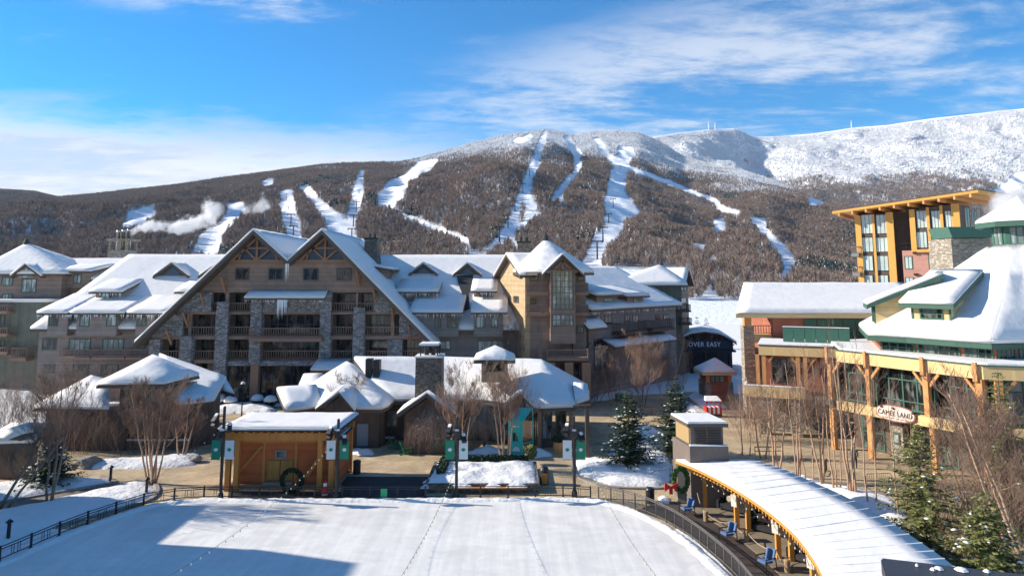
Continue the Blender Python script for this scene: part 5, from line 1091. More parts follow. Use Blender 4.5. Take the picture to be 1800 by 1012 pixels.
# ================================================================== LAMP POSTS WITH BANNERS
GB = mat('green_banner', (.02, .22, .13), .7); WB = mat('white_banner', (.62, .66, .68), .7)
def emblem(mb, c, r, side=1):   # round badge with a notch, as printed on the banners
    pts = [(math.cos(t) * r * (1 if t < 3.6 else .72), math.sin(t) * r * .8) for t in np.linspace(0, 6.0, 12)]
    mb.prism([c + Vector((x, 0, z)) for x, z in pts], (0, -.012, 0))
def lamp(px, py, top_y, first, label):
    b_ = G(px, py); s = 1200 / b_.y; t = thing('lamp_post', label, 'lamp post', tuple(b_), group='lamp posts with twin banners along the rink'); H_ = D(px, top_y, b_.y).z
    solid('pole', BLACK, t, lambda m: (m.lathe([(.2, 0), (.2, .35), (.14, .5), (.11, .55), (.10, H_), (.12, H_ + .02), (.02, H_ + .12)], b_, 10)), smooth=False)
    zc = D(px, 790, b_.y).z; w_ = 15 / s; h_ = 31 / s
    for k, sgn in ((first, -1), (1 - first, 1)):
        cx = b_.x + sgn * (.16 + w_ / 2)
        o = solid('banner', GB if k == 0 else WB, t, lambda m: m.box((cx - w_ / 2, b_.y - .012, zc - h_ / 2), (cx + w_ / 2, b_.y + .012, zc + h_ / 2)))
        solid('emblem', WB if k == 0 else GB, o, lambda m: emblem(m, Vector((cx, b_.y - .014, zc)), .15))
    solid('banner_arm', BLACK, t, lambda m: [m.bar((b_.x - .2 - w_, b_.y, z), (b_.x + .2 + w_, b_.y, z), .03) for z in (zc + h_ / 2 + .03, zc - h_ / 2 - .03)])
    for z, sx in ((H_ - .7, -1), (H_ - 1.3, 1), (H_ - 1.0, -1)):
        c = Vector((b_.x + sx * .45, b_.y - .2, z)); o = solid('floodlight', BLACK, t, lambda m: (m.bar((b_.x, b_.y, z + .15), c + Vector((0, 0, .15)), .05), m.bar(c + Vector((0, .12, .16)), c + Vector((sx * .12, -.22, -.2)), .3, .26)))
        solid('snow_cap', SNOW, o, lambda m: m.bar(c + Vector((0, .12, .34)), c + Vector((sx * .06, -.05, .16)), .26, .08), bevel=.03)
    solid('speaker', BLACK, t, lambda m: m.box((b_.x - .18, b_.y - .3, zc + h_ / 2 + .2), (b_.x + .18, b_.y - .1, zc + h_ / 2 + .65))); solid('snow_cap', SNOW, t, lambda m: m.box((b_.x - .16, b_.y - .28, zc + h_ / 2 + .66), (b_.x + .16, b_.y - .1, zc + h_ / 2 + .78)), bevel=.04)
    return t, H_
LPS = [lamp(387, 878, 716, 0, 'black lamp post with green and white banners, left of the orange skate hut'),
       lamp(591, 877, 738, 1, 'black lamp post with white and green banners at the right corner of the skate hut'),
       lamp(802, 875, 735, 0, 'black lamp post with green and white banners in front of the snowy planter'),
       lamp(1010, 874, 733, 1, 'black lamp post with white and green banners, rightmost, near the snow bank')]
b_ = G(424, 744); LB = thing('lamp_post', 'slim black lamp post with small lantern standing behind the skate hut', 'lamp post', tuple(b_))
Hs = D(424, 682, b_.y).z; solid('pole', BLACK, LB, lambda m: m.lathe([(.12, 0), (.07, .4), (.06, Hs)], b_, 8)); solid('lantern', BLACK, LB, lambda m: m.lathe([(.08, Hs), (.2, Hs + .4), (.28, Hs + .42), (.03, Hs + .6)], b_, 8)); solid('snow_cap', SNOW, LB, lambda m: m.lathe([(.26, Hs + .45), (.2, Hs + .6), (.03, Hs + .7)], b_, 8))
def bollard(px, py, h, label):
    b_ = G(px, py); t = thing('path_light', label, 'path light', tuple(b_), group='bollard lights along the path')
    solid('post', BLACK, t, lambda m: m.box((b_.x - .07, b_.y - .07, 0), (b_.x + .07, b_.y + .07, h))); solid('cap', BLACK, t, lambda m: m.lathe([(.06, h), (.2, h + .02), (.2, h + .06), (.03, h + .2)], b_, 8))
bollard(194, 845, .95, 'black bollard light on the far side of the path near the birch clump'); bollard(257, 869, 1.0, 'black bollard light at the tip of the snowy bed by the rink fence'); bollard(14, 950, 1.0, 'black bollard light beside the fence at the left edge')
# festoon strings
BULB = mat('bulb_glass', (.75, .68, .5), .2, spec=.6)
def festoon(A, B, sag, label, n=50):
    A = Vector(A); B = Vector(B); t = tag(MB().build('string_lights', BLACK), label, 'string lights', 'bulb strings over the rink'); t.location = A
    pts = [A.lerp(B, k / 60) - Vector((0, 0, sag * 4 * (k / 60) * (1 - k / 60))) for k in range(61)]
    bpy.data.objects.remove(t); t = thing('string_lights', label, 'string lights', tuple(A), group='bulb strings over the rink')
    solid('cable', BLACK, t, lambda m: m.tube(pts, .008, 4)); L_ = resample(pts, .8)
    for i, p in enumerate(L_[1:]):
        if i == 0: b0 = solid('bulb', BULB, t, lambda m: m.lathe([(.015, -.02), (.03, -.05), (.025, -.09), (.008, -.11)], p, 6)); p0 = p; base = b0.location.copy()
        else: c = b0.copy(); C.objects.link(c); c.parent = t; c.location = base + (p - p0)
P = lambda i, z: LPS[i][0].location + Vector((0, -.1, z))
festoon(P(0, 4.9), D(-60, 985, 36), 1.2, 'bulb string from the left lamp post down along the fence to the left')
festoon(P(1, 4.2), D(150, 1090, 20), 1.0, 'bulb string running from the hut corner post over the shaded ice')
festoon(P(2, 2.2), D(640, 1110, 20), .6, 'bulb string running from the planter post over the middle of the ice')
festoon(P(3, 2.4) + Vector((1.0, 0, 0)), D(1240, 1110, 20), .8, 'bulb string running from the right post over the sunny ice')

# ================================================================== PLANTER, FRAME, SMALL THINGS
PL = thing('planter', 'long raised stone planter heaped with snow and edged by clipped hedge, with bench front', 'planter', tuple(G(848, 865)[:2]) + (0,))
pa, pb_ = G(747, 866), G(948, 866); pd = 6.0
solid('stone_wall', DSTONE, PL, lambda m: m.box((pa.x, pa.y, 0), (pb_.x, pa.y + pd, .62))); solid('bench_board', HONEY, PL, lambda m: m.box((D(785, 850, pa.y).x, pa.y - .35, .36), (D(925, 850, pa.y).x, pa.y - .02, .44)))
mound(None, .28, world=[Vector((pa.x + .0, pa.y + .0, 0)), Vector((pb_.x, pa.y + .0, 0)), Vector((pb_.x - .2, pa.y + pd, 0)), Vector((pa.x + .3, pa.y + pd, 0))], z=.60, seed=40, rough=.9)
HEDGE = mat('box_hedge', (.035, .06, .03), .8, bump=1.0, bscale=9, vary=.5, vscale=6)
def leafy(m, c, r, n, seed, sz=.08, flat=1.0):
    rd = random.Random(seed)
    for i in range(n):
        d = Vector((rd.gauss(0, 1), rd.gauss(0, 1), rd.gauss(0, 1))).normalized(); p = Vector(c) + Vector((d.x * r[0], d.y * r[1], d.z * r[2] * flat)) * rd.uniform(.6, 1.05); a = Vector((rd.uniform(-1, 1), rd.uniform(-1, 1), rd.uniform(-1, 1))).normalized() * sz; b_ = a.orthogonal().normalized() * sz
        m.add([p - a, p + b_, p + a, p - b_], [(0, 1, 2, 3)])
def hedge(m):
    for i in range(40): leafy(m, (pa.x + 1.1 + (pb_.x - pa.x - 2) * i / 39, pa.y + pd - .35, .85), (.35, .3, .32), 60, i)
    for i in range(12): leafy(m, (pa.x + .9 , pa.y + pd - .6 - 3.4 * i / 11, .95), (.38, .3, .4), 80, 90 + i)
solid('hedge', HEDGE, PL, hedge)
TEAL = mat('teal_panel', (.0, .52, .42), .4, spec=.5, vary=.06); 
TF = thing('photo_booth', 'teal gondola shaped photo frame with slanted roof beside the pavilion windows', 'booth', tuple(G(915, 798)[:2]) + (0,))
fy = G(912, 798).y; tx0, tx1 = D(893, 780, fy).x, D(919, 780, fy).x; zz = D(905, 742, fy).z; zt2 = D(935, 719, fy + 1).z
def tf(m):
    m.box((tx0, fy, 0), (tx0 + .40, fy + .12, zz)); m.box((tx1 - .42, fy, 0), (tx1, fy + .12, zz)); m.box((tx0 + .41, fy, 0), (tx1 - .43, fy + .12, 1.05)); m.box((tx0 + .41, fy, zz - .85), (tx1 - .43, fy + .12, zz))
solid('front_panel', TEAL, TF, tf); solid('slanted_roof', TEAL, TF, lambda m: m.prism([(tx0, fy, zz + .01), (tx1, fy, zz + .01), (tx1 + .9, fy + 1.3, zt2), (tx0 + .7, fy + 1.3, zt2)], (0, 0, .1)))
solid('side_frame', TEAL, TF, lambda m: (m.bar((tx1 + .9, fy + 1.3, 0), (tx1 + .9, fy + 1.3, zt2), .1), m.bar((tx1 - .05, fy + .1, .8), (tx1 + .85, fy + 1.25, .8), .08), m.bar((tx0 + .7, fy + 1.3, 0), (tx0 + .7, fy + 1.3, zt2), .1)))
solid('white_badge', WHITE, TF, lambda m: (m.prism([Vector((tx0 + .7, fy - .02, .25)) + Vector((math.cos(t) * .33, 0, math.sin(t) * .38)) for t in np.linspace(0, math.pi, 10)], (0, -.02, 0)), m.box((tx0 + .35, fy - .03, zz - .38), (tx0 + .95, fy - .005, zz - .28))))
def bin_(px, py, label, mt=BLACK, h=1.05, r=.3, cat='bin', nm='litter_bin'):
    b_ = G(px, py); t = thing(nm, label, cat, tuple(b_)); solid('body', mt, t, lambda m: m.lathe([(r * .92, 0), (r, .05), (r, h * .82), (r * 1.08, h * .84)], b_, 14)); solid('lid', mt, t, lambda m: m.lathe([(r * 1.05, h * .85), (r * .9, h * .95), (r * .3, h)], b_, 14)); return t
bin_(627, 832, 'black litter bin standing right of the skate hut'); bin_(1143, 884, 'black litter bin beside the curved deck railing'); 
b_ = G(957, 850); BB = thing('litter_bin', 'black domed litter bin with timber front at the right end of the planter', 'bin', tuple(b_)); solid('body', BLACK, BB, lambda m: m.lathe([(.33, 0), (.33, 1.0), (.25, 1.2), (.05, 1.28)], b_, 14)); solid('front', HONEY, BB, lambda m: m.box((b_.x - .22, b_.y - .4, .1), (b_.x + .22, b_.y - .34, .8)))
b_ = G(982, 796); BR = thing('barrel_planter', 'orange timber barrel planter with dark evergreens outside the pavilion', 'planter', tuple(b_)); solid('barrel', ORANGE, BR, lambda m: m.lathe([(.42, 0), (.48, .5), (.44, .95)], b_, 16)); solid('foliage', HEDGE, BR, lambda m: leafy(m, b_ + Vector((0, 0, 1.25)), (.55, .45, .4), 260, 5))
b_ = G(675, 877); GS = thing('fence_sign', 'small plain green panel hung on the rink fence', 'sign', tuple(b_)); solid('panel', mat('bright_green', (.05, .42, .17), .5), GS, lambda m: m.box((b_.x - .22, b_.y - .1, .2), (b_.x + .22, b_.y - .06, .72))); solid('hanger', BLACK, GS, lambda m: m.box((b_.x - .2, b_.y - .05, .6), (b_.x + .2, b_.y - .02, .74)))
# wreaths
def wreath(name, label, c, R_, r_, par_bow=None, tilt=0, axis='y'):
    t = thing(name, label, 'wreath', tuple(c)); rd = random.Random(4)
    def f(m):
        for i in range(46):
            a = 6.283 * i / 46; o = Vector((math.cos(a) * R_ * (.62 if par_bow else 1), 0, math.sin(a) * R_)) if axis == 'y' else Vector((0, math.cos(a) * R_, math.sin(a) * R_)); leafy(m, Vector(c) + o, (r_, r_ * .8, r_), 34, i, .07)
    solid('greenery', mat('wreath_green' + ('_sunlit' if par_bow else ''), (.06, .13, .03) if par_bow else (.02, .035, .02), .8), t, f); return t  # bowed wreath gets a brighter green, sunlight put into its colour
ct = G(517, 866) + Vector((0, -.6, 1.0)); wreath('wreath', 'large dark evergreen wreath propped against the skate hut front', ct, .70, .16)
ce_ = D(1197, 843, 45.7); WR = wreath('wreath', 'green wreath with a red bow on the end wall of the curved lounge canopy', ce_, .70, .15, par_bow=True)
REDP = mat('red_paint', (.55, .02, .02), .4); solid('bow', REDP, WR, lambda m: [m.prism([ce_ + Vector((-.7, -.25, -.35)), ce_ + Vector((-.7 + sx * .4, -.25, -.1)), ce_ + Vector((-.7 + sx * .4, -.25, -.65))], (0, .12, 0)) for sx in (-1, 1)] + [m.box(ce_ + Vector((-.82, -.28, -.8)), ce_ + Vector((-.6, -.2, -.4)))])
# santa figure by the post
b_ = G(571, 872); SA = thing('garden_figure', 'small red and white winter figure standing at the foot of the hut post', 'figure', tuple(b_))
solid('coat', REDP, SA, lambda m: m.lathe([(.20, .12), (.22, .3), (.15, .62), (.10, .7)], b_, 12)); solid('boots', BLACK, SA, lambda m: [m.lathe([(.09, 0), (.09, .12)], b_ + Vector((dx, 0, 0)), 8) for dx in (-.1, .1)]); solid('beard', WHITE, SA, lambda m: m.lathe([(.02, .52), (.13, .66), (.13, .8), (.08, .86)], b_, 10)); solid('hat', REDP, SA, lambda m: m.lathe([(.13, .85), (.08, 1.0), (.02, 1.12)], b_, 10)); solid('trim', WHITE, SA, lambda m: (m.lathe([(.14, .83), (.15, .88), (.13, .9)], b_, 10), m.lathe([(.22, .12), (.225, .2), (.215, .2)], b_, 12)))
# adirondack chairs
def adirondack(mt):
    t = thing('lounge_chair', '', 'chair', (0, 0, 0)); bx = lambda m, a, b_: m.box(a, b_)
    solid('seat', mt, t, lambda m: [m.bar((-.3, -.35 + i * .13, .38 - i * .03), (.3, -.35 + i * .13, .38 - i * .03), .1, .03) for i in range(5)])
    solid('backrest', mt, t, lambda m: [m.bar((x, .2, .25), (x * 1.15, .52, .25 + (.85 - abs(x) * .5)), .1, .03, up=(0, 1, 0)) for x in (-.25, -.125, 0, .125, .25)])
    for sx in (-1, 1):
        solid('armrest', mt, t, lambda m: m.bar((sx * .36, -.42, .6), (sx * .36, .4, .56), .13, .03)); solid('leg', mt, t, lambda m: (m.bar((sx * .36, -.38, 0), (sx * .36, -.38, .58), .09, .04), m.bar((sx * .32, -.36, .35), (sx * .32, .55, .02), .04, .1)))
    return t
AC = adirondack(mat('green_plastic', (.03, .22, .09), .5))
labs = ['green slatted lounge chair nearest the grey bench by the pavilion', 'green slatted lounge chair turned right, second from the left of its row', 'green slatted lounge chair under the left edge of the weeping bush', 'green slatted lounge chair in front of the weeping bush', 'green slatted lounge chair just left of the green banner of the planter post']
for i, (x, y, rz) in enumerate(((694, 789, 120), (713, 798, 110), (735, 793, 170), (765, 796, 200), (785, 797, 150))):
    p = G(x, y); o = AC if i == 0 else dup(AC, p, R(rz), group='green chairs on the plaza'); o['label'] = labs[i]; o['group'] = 'green chairs on the plaza'
    if i == 0: o.location = p; o.rotation_euler.z = R(rz)
b_ = G(677, 780); BN = thing('bench', 'grey bench with a snow strip against the pavilion wall', 'bench', tuple(b_)); solid('seat', mat('grey_wood2', (.2, .19, .18), .8), BN, lambda m: m.box((b_.x - .9, b_.y, .42), (b_.x + .8, b_.y + .5, .5))); solid('snow_strip', SNOW, BN, lambda m: m.box((b_.x - .88, b_.y + .02, .51), (b_.x + .78, b_.y + .48, .57)), bevel=.02); [solid('leg', BLACK, BN, lambda m: m.box((b_.x + dx, b_.y + .05, 0), (b_.x + dx + .08, b_.y + .45, .41))) for dx in (-.8, .65)]
# ================================================================== LOUVRED VENT HOUSE
c = G(1213, 838); VH = thing('vent_house', 'brown louvred ventilation box with flat snowy lid behind the curved canopy', 'vent', tuple(c))
VB = mat('taupe_render', (.16, .13, .115), .8, vary=.1); VP = mat('sunlit_tan', (.36, .25, .12), .7)
vy = 47.0
def vb(px, py, y=None): return D(px, py, y or vy)
l0 = vb(1213, 800); l1 = vb(1281, 800); lz = vb(1213, 785).z
ldir = Vector((-.45, 3.0, 0)); 
solid('base', VB, VH, lambda m: m.prism([Vector((l0.x, vy, 0)), Vector((l1.x, vy, 0)), Vector((l1.x, vy, 0)) + ldir, Vector((l0.x, vy, 0)) + ldir], (0, 0, lz)))
u0, u1 = vb(1216, 770).x, vb(1274, 770).x; uz = vb(1240, 752).z; uy = vy + .35
solid('box_body', VB, VH, lambda m: m.prism([Vector((u0, uy, lz + .01)), Vector((u1, uy, lz + .01)), Vector((u1, uy, lz + .01)) + ldir * .85, Vector((u0, uy, lz + .01)) + ldir * .85], (0, 0, uz - lz)))
solid('base_snow', SNOW, VH, lambda m: m.box((l0.x, vy, lz + .015), (l1.x, vy + .3, lz + .1)), bevel=.03)
vwl = Wall((u0, uy), (u1, uy))
for a, b2 in ((.12, .49), (.53, .93)):
    o = solid('louvre_frame', FASC, VH, lambda m: (vwl.box(m, vwl.len * a, vwl.len * b2, lz + .12, lz + .18, .01, .1), vwl.box(m, vwl.len * a, vwl.len * b2, uz - .1, uz - .04, .01, .1)))
    solid('louvre_slats', FASC, o, lambda m: [m.bar(vwl.pt(vwl.len * a, z, .05), vwl.pt(vwl.len * b2, z, .05), .12, .03) for z in np.arange(lz + .24, uz - .12, .11)])
sl = Wall(tuple((Vector((u0, uy, 0)) + ldir * .85)[:2]), (u0, uy)); solid('sunlit_side', VP, VH, lambda m: sl.box(m, .2, sl.len - .15, lz + .1, uz - .05, .01, .05))  # tan sheet paints the sunlit look of the box's left face
T0 = [Vector((u0 - .25, uy - .25, uz + .03)), Vector((u1 + .3, uy - .25, uz + .03)), Vector((u1 + .3, uy, uz + .03)) + ldir * .95, Vector((u0 - .25, uy, uz + .03)) + ldir * .95]
solid('lid', FASC, VH, lambda m: m.prism(T0, (0, 0, .2))); solid('lid_snow', SNOW, VH, lambda m: m.prism([p + Vector((0, 0, .21)) for p in T0], (0, 0, .14)), bevel=.06)
# ================================================================== CURVED LOUNGE CANOPY
CN = thing('lounge_canopy', 'long curved canopy with a ribbed snow roof on orange timber posts beside the ice', 'canopy', tuple(G(1219, 888)[:2]) + (0,))
fe = [G(x, y, 2.75) for x, y in ((1187, 810), (1231, 828), (1284, 856), (1338, 891), (1391, 935), (1423, 974), (1446, 1013), (1462, 1060), (1470, 1110))]
be = [G(x, y, 3.05) for x, y in ((1327, 811), (1368, 823), (1409, 840), (1480, 872), (1551, 911), (1622, 958), (1680, 1000), (1740, 1050), (1800, 1110))]
fe = smooth_path(fe, 3); be = smooth_path(be, 3)
CR = snow_roof(CN, [[fe[i], fe[i + 1], be[i + 1], be[i]] for i in range(len(fe) - 1)], t=.10, base=.12, roof_m=HONEYB, bev=.04)
rb = MB()
for i in range(0, len(fe) - 1):
    for k in (.0,): a = fe[i].lerp(fe[i + 1], k) + Vector((0, 0, .075)); b_ = be[i].lerp(be[i + 1], k) + Vector((0, 0, .075)); rb.bar(a.lerp(b_, .01) + Vector((0, 0, .03)), b_ + Vector((0, 0, .03)), .07, .06)
rb.build('snow_ribs', SNOW, CR, bevel=.02, seg=1)
rf_ = MB()
for i in range(0, len(fe) - 1):
    for k in (0, .33, .66): a = fe[i].lerp(fe[i + 1], k); b_ = be[i].lerp(be[i + 1], k); a = a + (b_ - a).normalized() * .05; rf_.bar(a + Vector((0, 0, -.26)), b_ + Vector((0, 0, -.26)), .07, .16)
rf_.build('rafters', HONEYB, CN); bm_ = MB(); fe2 = [f.lerp(b_, .12) for f, b_ in zip(fe, be)]
for a, b_ in zip(fe2, fe2[1:]): bm_.bar(a + Vector((0, 0, -.45)), b_ + Vector((0, 0, -.45)), .14, .22)
bm_.build('edge_beam', HONEYB, CN)
LANT = mat('lantern_panel', (.75, .70, .62), .6)
for i, (x, y) in enumerate(((1222, 890), (1296, 932), (1369, 984), (1432, 1052))):
    q = G(x, y); q2 = q + Vector((.55, -.38, 0)); hz_ = 2.35
    o = solid('post_pair', HONEYB, CN, lambda m: [m.box(p - Vector((.13, .11, 0)), p + Vector((.13, .11, hz_))) for p in (q, q2)] + [m.bar(q + Vector((0, 0, hz_ - .12)), q2 + Vector((0, 0, hz_ - .12)), .16, .2), m.bar(q + Vector((0, 0, hz_ - .1)), q + Vector((1.0, .6, hz_ + .15)), .12, .16)])
    solid('lantern', LANT, CN, lambda m: m.bar(q + Vector((-.18, -.2, hz_ - .9)), q + Vector((-.24, -.28, hz_ - .22)), .34, .12, up=(1, 1, 0)))
# end wall and dark back wall
ew0 = Vector((fe[0].x + .1, fe[0].y - .05, 0)); ew1 = Vector((be[0].x - .2, be[0].y - .1, 0))
STUC = mat('grey_stucco', (.17, .155, .14), .85, bump=.2, bscale=12, vary=.12); solid('end_wall', STUC, CN, lambda m: m.prism([ew0, ew1, ew1 + Vector((0, .2, 0)), ew0 + Vector((0, .2, 0))], (0, 0, 2.55)))
bkw = MB()
for a, b_, c_, d_ in zip(fe, fe[1:], be, be[1:]): p = a.lerp(c_, .86); q = b_.lerp(d_, .86); bkw.bar(Vector((p.x, p.y, .62)), Vector((q.x, q.y, .62)), .15, 1.25)
bkw.build('back_wall', STUC, CN)
fl_ = MB(); fl_.shell([[Vector((a.x, a.y, .12)), Vector((b_.x, b_.y, .12)), Vector((d_.x, d_.y, .12)), Vector((c_.x, c_.y, .12))] for a, b_, c_, d_ in zip(fe, fe[1:], be, be[1:])], -.05)
tag(fl_.build('lounge_floor', mat('sand_floor', (.22, .18, .13), .9, vary=.2)), kind='structure')
# festoon under the eave
t = thing('string_lights', 'bulb string looping under the front edge of the curved canopy', 'string lights', tuple(fe[3]), group=None)
pts = []
for i in range(3, len(fe) - 1):
    a = fe[i] + Vector((.05, -.05, -.38)); b_ = fe[i + 1] + Vector((.05, -.05, -.38)); pts += [a.lerp(b_, k / 5) - Vector((0, 0, .22 * 4 * (k / 5) * (1 - k / 5))) for k in range(5)]
solid('cable', BLACK, t, lambda m: m.tube(pts, .012, 4)); solid('bulbs', BULB, t, lambda m: [m.lathe([(.02, -.03), (.04, -.08), (.01, -.14)], p, 6) for p in resample(pts, .7)])
# furniture on the deck and inside
BLUEC = mat('blue_canvas', (.09, .17, .34), .7); STEELD = mat('dark_tube', (.05, .05, .055), .4, metal=.6)
def armchair():
    t = thing('armchair', '', 'chair', (0, 0, 0), group='blue armchairs along the deck')
    solid('seat', BLUEC, t, lambda m: m.box((-.3, -.3, .36), (.3, .28, .48)), bevel=.04); solid('backrest', BLUEC, t, lambda m: m.bar((0, .3, .46), (0, .46, .95), .6, .1, up=(1, 0, 0)) or m.prism([(-.3, .26, .46), (.3, .26, .46), (.3, .42, .98), (-.3, .42, .98)], (0, .1, 0)), bevel=.02)
    for sx in (-1, 1): solid('frame', STEELD, t, lambda m: (m.bar((sx * .36, -.3, .62), (sx * .36, .36, .62), .05), m.bar((sx * .36, -.3, .62), (sx * .36, -.34, 0), .04), m.bar((sx * .36, .34, .62), (sx * .36, .42, 0), .04)))
    return t
AR = armchair()
for i, (x, y, rz, lb) in enumerate(((1207, 905, -75, 'blue armchair on the deck under the wreath, farthest of three'), (1279, 950, -70, 'blue armchair on the deck between the first and second lit posts'), (1346, 1000, -65, 'blue armchair on the deck nearest the bottom edge of the picture'))):
    p = G(x, y, .08); o = AR if i == 0 else dup(AR, p, R(rz), label=lb); o['label'] = lb
    if i == 0: o.location = p; o.rotation_euler.z = R(rz)
SOFA = mat('charcoal_cushion', (.03, .03, .035), .8, vary=.2); PINK = mat('pink_cushion', (.52, .20, .17), .8, vary=.2); CREAM = mat('cream_cushion', (.5, .42, .33), .8)
for i, (x, y, rz, cm, lb) in enumerate(((1270, 905, -40, CREAM, 'charcoal sofa with a cream cushion in the first bay of the curved canopy'), (1330, 944, -42, PINK, 'charcoal sofa with pink cushions in the second bay of the curved canopy'), (1398, 1000, -50, PINK, 'charcoal sofa with pink cushions in the third bay of the curved canopy'))):
    p = G(x, y, .12); t = thing('sofa', lb, 'sofa', (0, 0, 0), group='sofas under the canopy')
    solid('base', SOFA, t, lambda m: m.box((-1.1, -.4, .08), (1.1, .4, .42)), bevel=.05); solid('backrest', SOFA, t, lambda m: m.box((-1.1, .3, .43), (1.1, .5, .82)), bevel=.05)
    for sx in (-1, 1): solid('armrest', SOFA, t, lambda m: m.box((sx * 1.11, -.4, .08), (sx * 1.3, .5, .62)), bevel=.04)
    for k in range(1 if cm is CREAM else 4): solid('cushion', cm, t, lambda m: m.box((-.8 + k * .42, .06, .46), (-.42 + k * .42, .28, .84)), bevel=.07)
    t.location = p + Vector((1.2, .6, 0)); t.rotation_euler.z = R(rz)
WOODL = mat('log_wood', (.34, .24, .14), .8, vary=.25, bump=.3); lst = []
for i, (x, y, lb) in enumerate(((1241, 915, 'short log post holding the rope, nearest the first timber post'), (1313, 950, 'short log post holding the rope by the second timber post'), (1384, 1004, 'short log post holding the rope by the third timber post'))):
    p = G(x, y, .12); t = thing('log_post', lb, 'rope post', tuple(p), group='log posts with rope'); solid('log', WOODL, t, lambda m: m.lathe([(.15, 0), (.16, .55), (.13, .6)], p, 10)); lst.append(p + Vector((0, 0, .5)))
a0_ = G(1224, 894, .12) + Vector((.1, 0, 1.0)); nodes_ = [a0_, lst[0], G(1290, 934, .12) + Vector((0, 0, .6)), lst[1], G(1365, 986, .12) + Vector((0, 0, .6)), lst[2]]; rp_ = []
for a, b_ in zip(nodes_, nodes_[1:]): rp_ += [a.lerp(b_, k / 8) - Vector((0, 0, .3 * 4 * (k / 8) * (1 - k / 8))) for k in range(8)]
tag(solid('rope', mat('rope_fibre', (.4, .32, .22), .9), None, lambda m: m.tube(rp_, .025, 5)), 'pale rope slung between the log posts under the canopy', 'rope')
# dark near roof at the bottom right
NR = thing('near_roof', 'flat dark metal roof corner with crumbs of snow at the bottom right edge', 'roof', (12, 14, 8.2)); zN = 8.8
nr = [G(1548, 979, zN), G(1800, 1008, zN), G(2100, 1043, zN), G(2100, 1500, zN), G(1700, 1500, zN)]
solid('deck', mat('dark_metal_sheet', (.045, .047, .055), .4, metal=.3, vary=.08), NR, lambda m: m.prism([p - Vector((0, 0, .35)) for p in nr], (0, 0, .35)), bevel=.03); 
solid('snow_crumbs', SNOW, NR, lambda m: [m.lathe([(.02, 0), (r * .8, .0), (r * .5, .035), (.01, .05)], G(x, y, zN + .01), 7) for x, y, r in ((1650, 999, .13), (1640, 1001, .08), (1690, 1001, .18), (1735, 1004, .1), (1612, 994, .05))])
solid('wall_below', BROWN, NR, lambda m: m.prism([Vector((p.x, p.y, 0)) for p in (G(1700, 1110, zN), G(2100, 1120, zN), G(2100, 1500, zN), G(1760, 1500, zN))], (0, 0, zN - .4)))

# ================================================================== CAMP HOUSE ON THE RIGHT
RB = thing('restaurant', 'large red and yellow timber restaurant with green trim and a round snowy roof, right side', 'restaurant', (38, 60, 0))
pB0, pB1 = (28.9, 62.2), (34.5, 51.2); wB = Wall(pB0, pB1); pC1 = (46.5, 47.2); wC = Wall(pB1, pC1); wA = Wall((24.6, 69.5), (31.2, 66.8))
zT = 8.62; zBm = zT - .95; zF1, zF0 = 4.3, 3.55
# fascia, floor beam
def both(m, z0, z1, d0, d1):
    for w_ in (wB, wC): w_.box(m, -.0 if w_ is wB else .02, w_.len, z0, z1, d0, d1)
solid('fascia', OCHRE, RB, lambda m: both(m, zBm, zT, -.35, .0)); solid('fascia_cap', GREEND, RB, lambda m: both(m, zT + .003, zT + .07, -.4, .08))
solid('floor_beam', OCHRE, RB, lambda m: both(m, zF0, zF1, -.35, .25))
# flat snowed roof of the lower storey
solid('terrace_roof', ROOFD, RB, lambda m: m.prism([wB.pt(0, zT - .12, -.42), wB.pt(wB.len, zT - .12, -.42), wC.pt(wC.len, zT - .12, -.42), Vector((60, 60, zT - .12)), Vector((46, 76, zT - .12)), Vector((32, 70, zT - .12))], (0, 0, .1)))
solid('terrace_snow', SNOW, RB, lambda m: m.prism([wB.pt(0, zT - .0, -.45), wB.pt(wB.len, zT - .0, -.45), wC.pt(wC.len, zT, -.45), Vector((60, 60, zT)), Vector((46, 76, zT)), Vector((32, 70, zT))], (0, 0, .22)), bevel=.06)
# glass wall of the upper storey between posts
gB = Wall(wB.pt(0, 0, -.9)[:2], wB.pt(wB.len, 0, -.9)[:2]); gC = Wall(wC.pt(0, 0, -.9)[:2], wC.pt(wC.len, 0, -.9)[:2])
pxs = [1461, 1528, 1630, 1722]; aP = [wB.hit(x, 680)[0] for x in (1460, 1527, 1628)] + [wB.len - .35]
for i, a in enumerate(aP):
    hh = [0.34, .34, .42, .5][i]
    solid('post', ORANGE, RB, lambda m: (wB.box(m, a - hh / 2, a + hh / 2, zF1 + .003, zBm - .003, -.3, .12), wB.box(m, a - hh / 2 - .02, a + hh * .1, zBm - .2, zT + .25, .13, .3)))
    for sg in (-1, 1):
        if (i == 0 and sg < 0) or (i == 3 and sg > 0): continue
        solid('brace', ORANGE, RB, lambda m: m.bar(wB.pt(a + sg * .18, zBm - 1.1, -.1), wB.pt(a + sg * 1.0, zBm - .05, -.1), .18, .2))
aC = [0.9, 5.4, 9.6]
for a in aC: solid('post', ORANGE, RB, lambda m: wC.box(m, a - .25, a + .25, zF1 + .003, zBm - .003, -.3, .12)); solid('brace', ORANGE, RB, lambda m: (m.bar(wC.pt(a + .2, zBm - 1.1, -.1), wC.pt(a + 1.1, zBm - .05, -.1), .18, .2)))
def curtain(wl, a0, a1, z0, z1, n):
    window(wl, RB, a0, z0, a1, z1, cols=n, rows=1, d=0, frame=GREENP, pane=GLASSW, fw=.16, off=.12); m = MB()
    for z in (z0 + (z1 - z0) * .72, z0 + (z1 - z0) * .22): wl.box(m, a0 + .05, a1 - .05, z - .04, z + .04, .02, .16)
    m.build('transom', GREENP, RB)
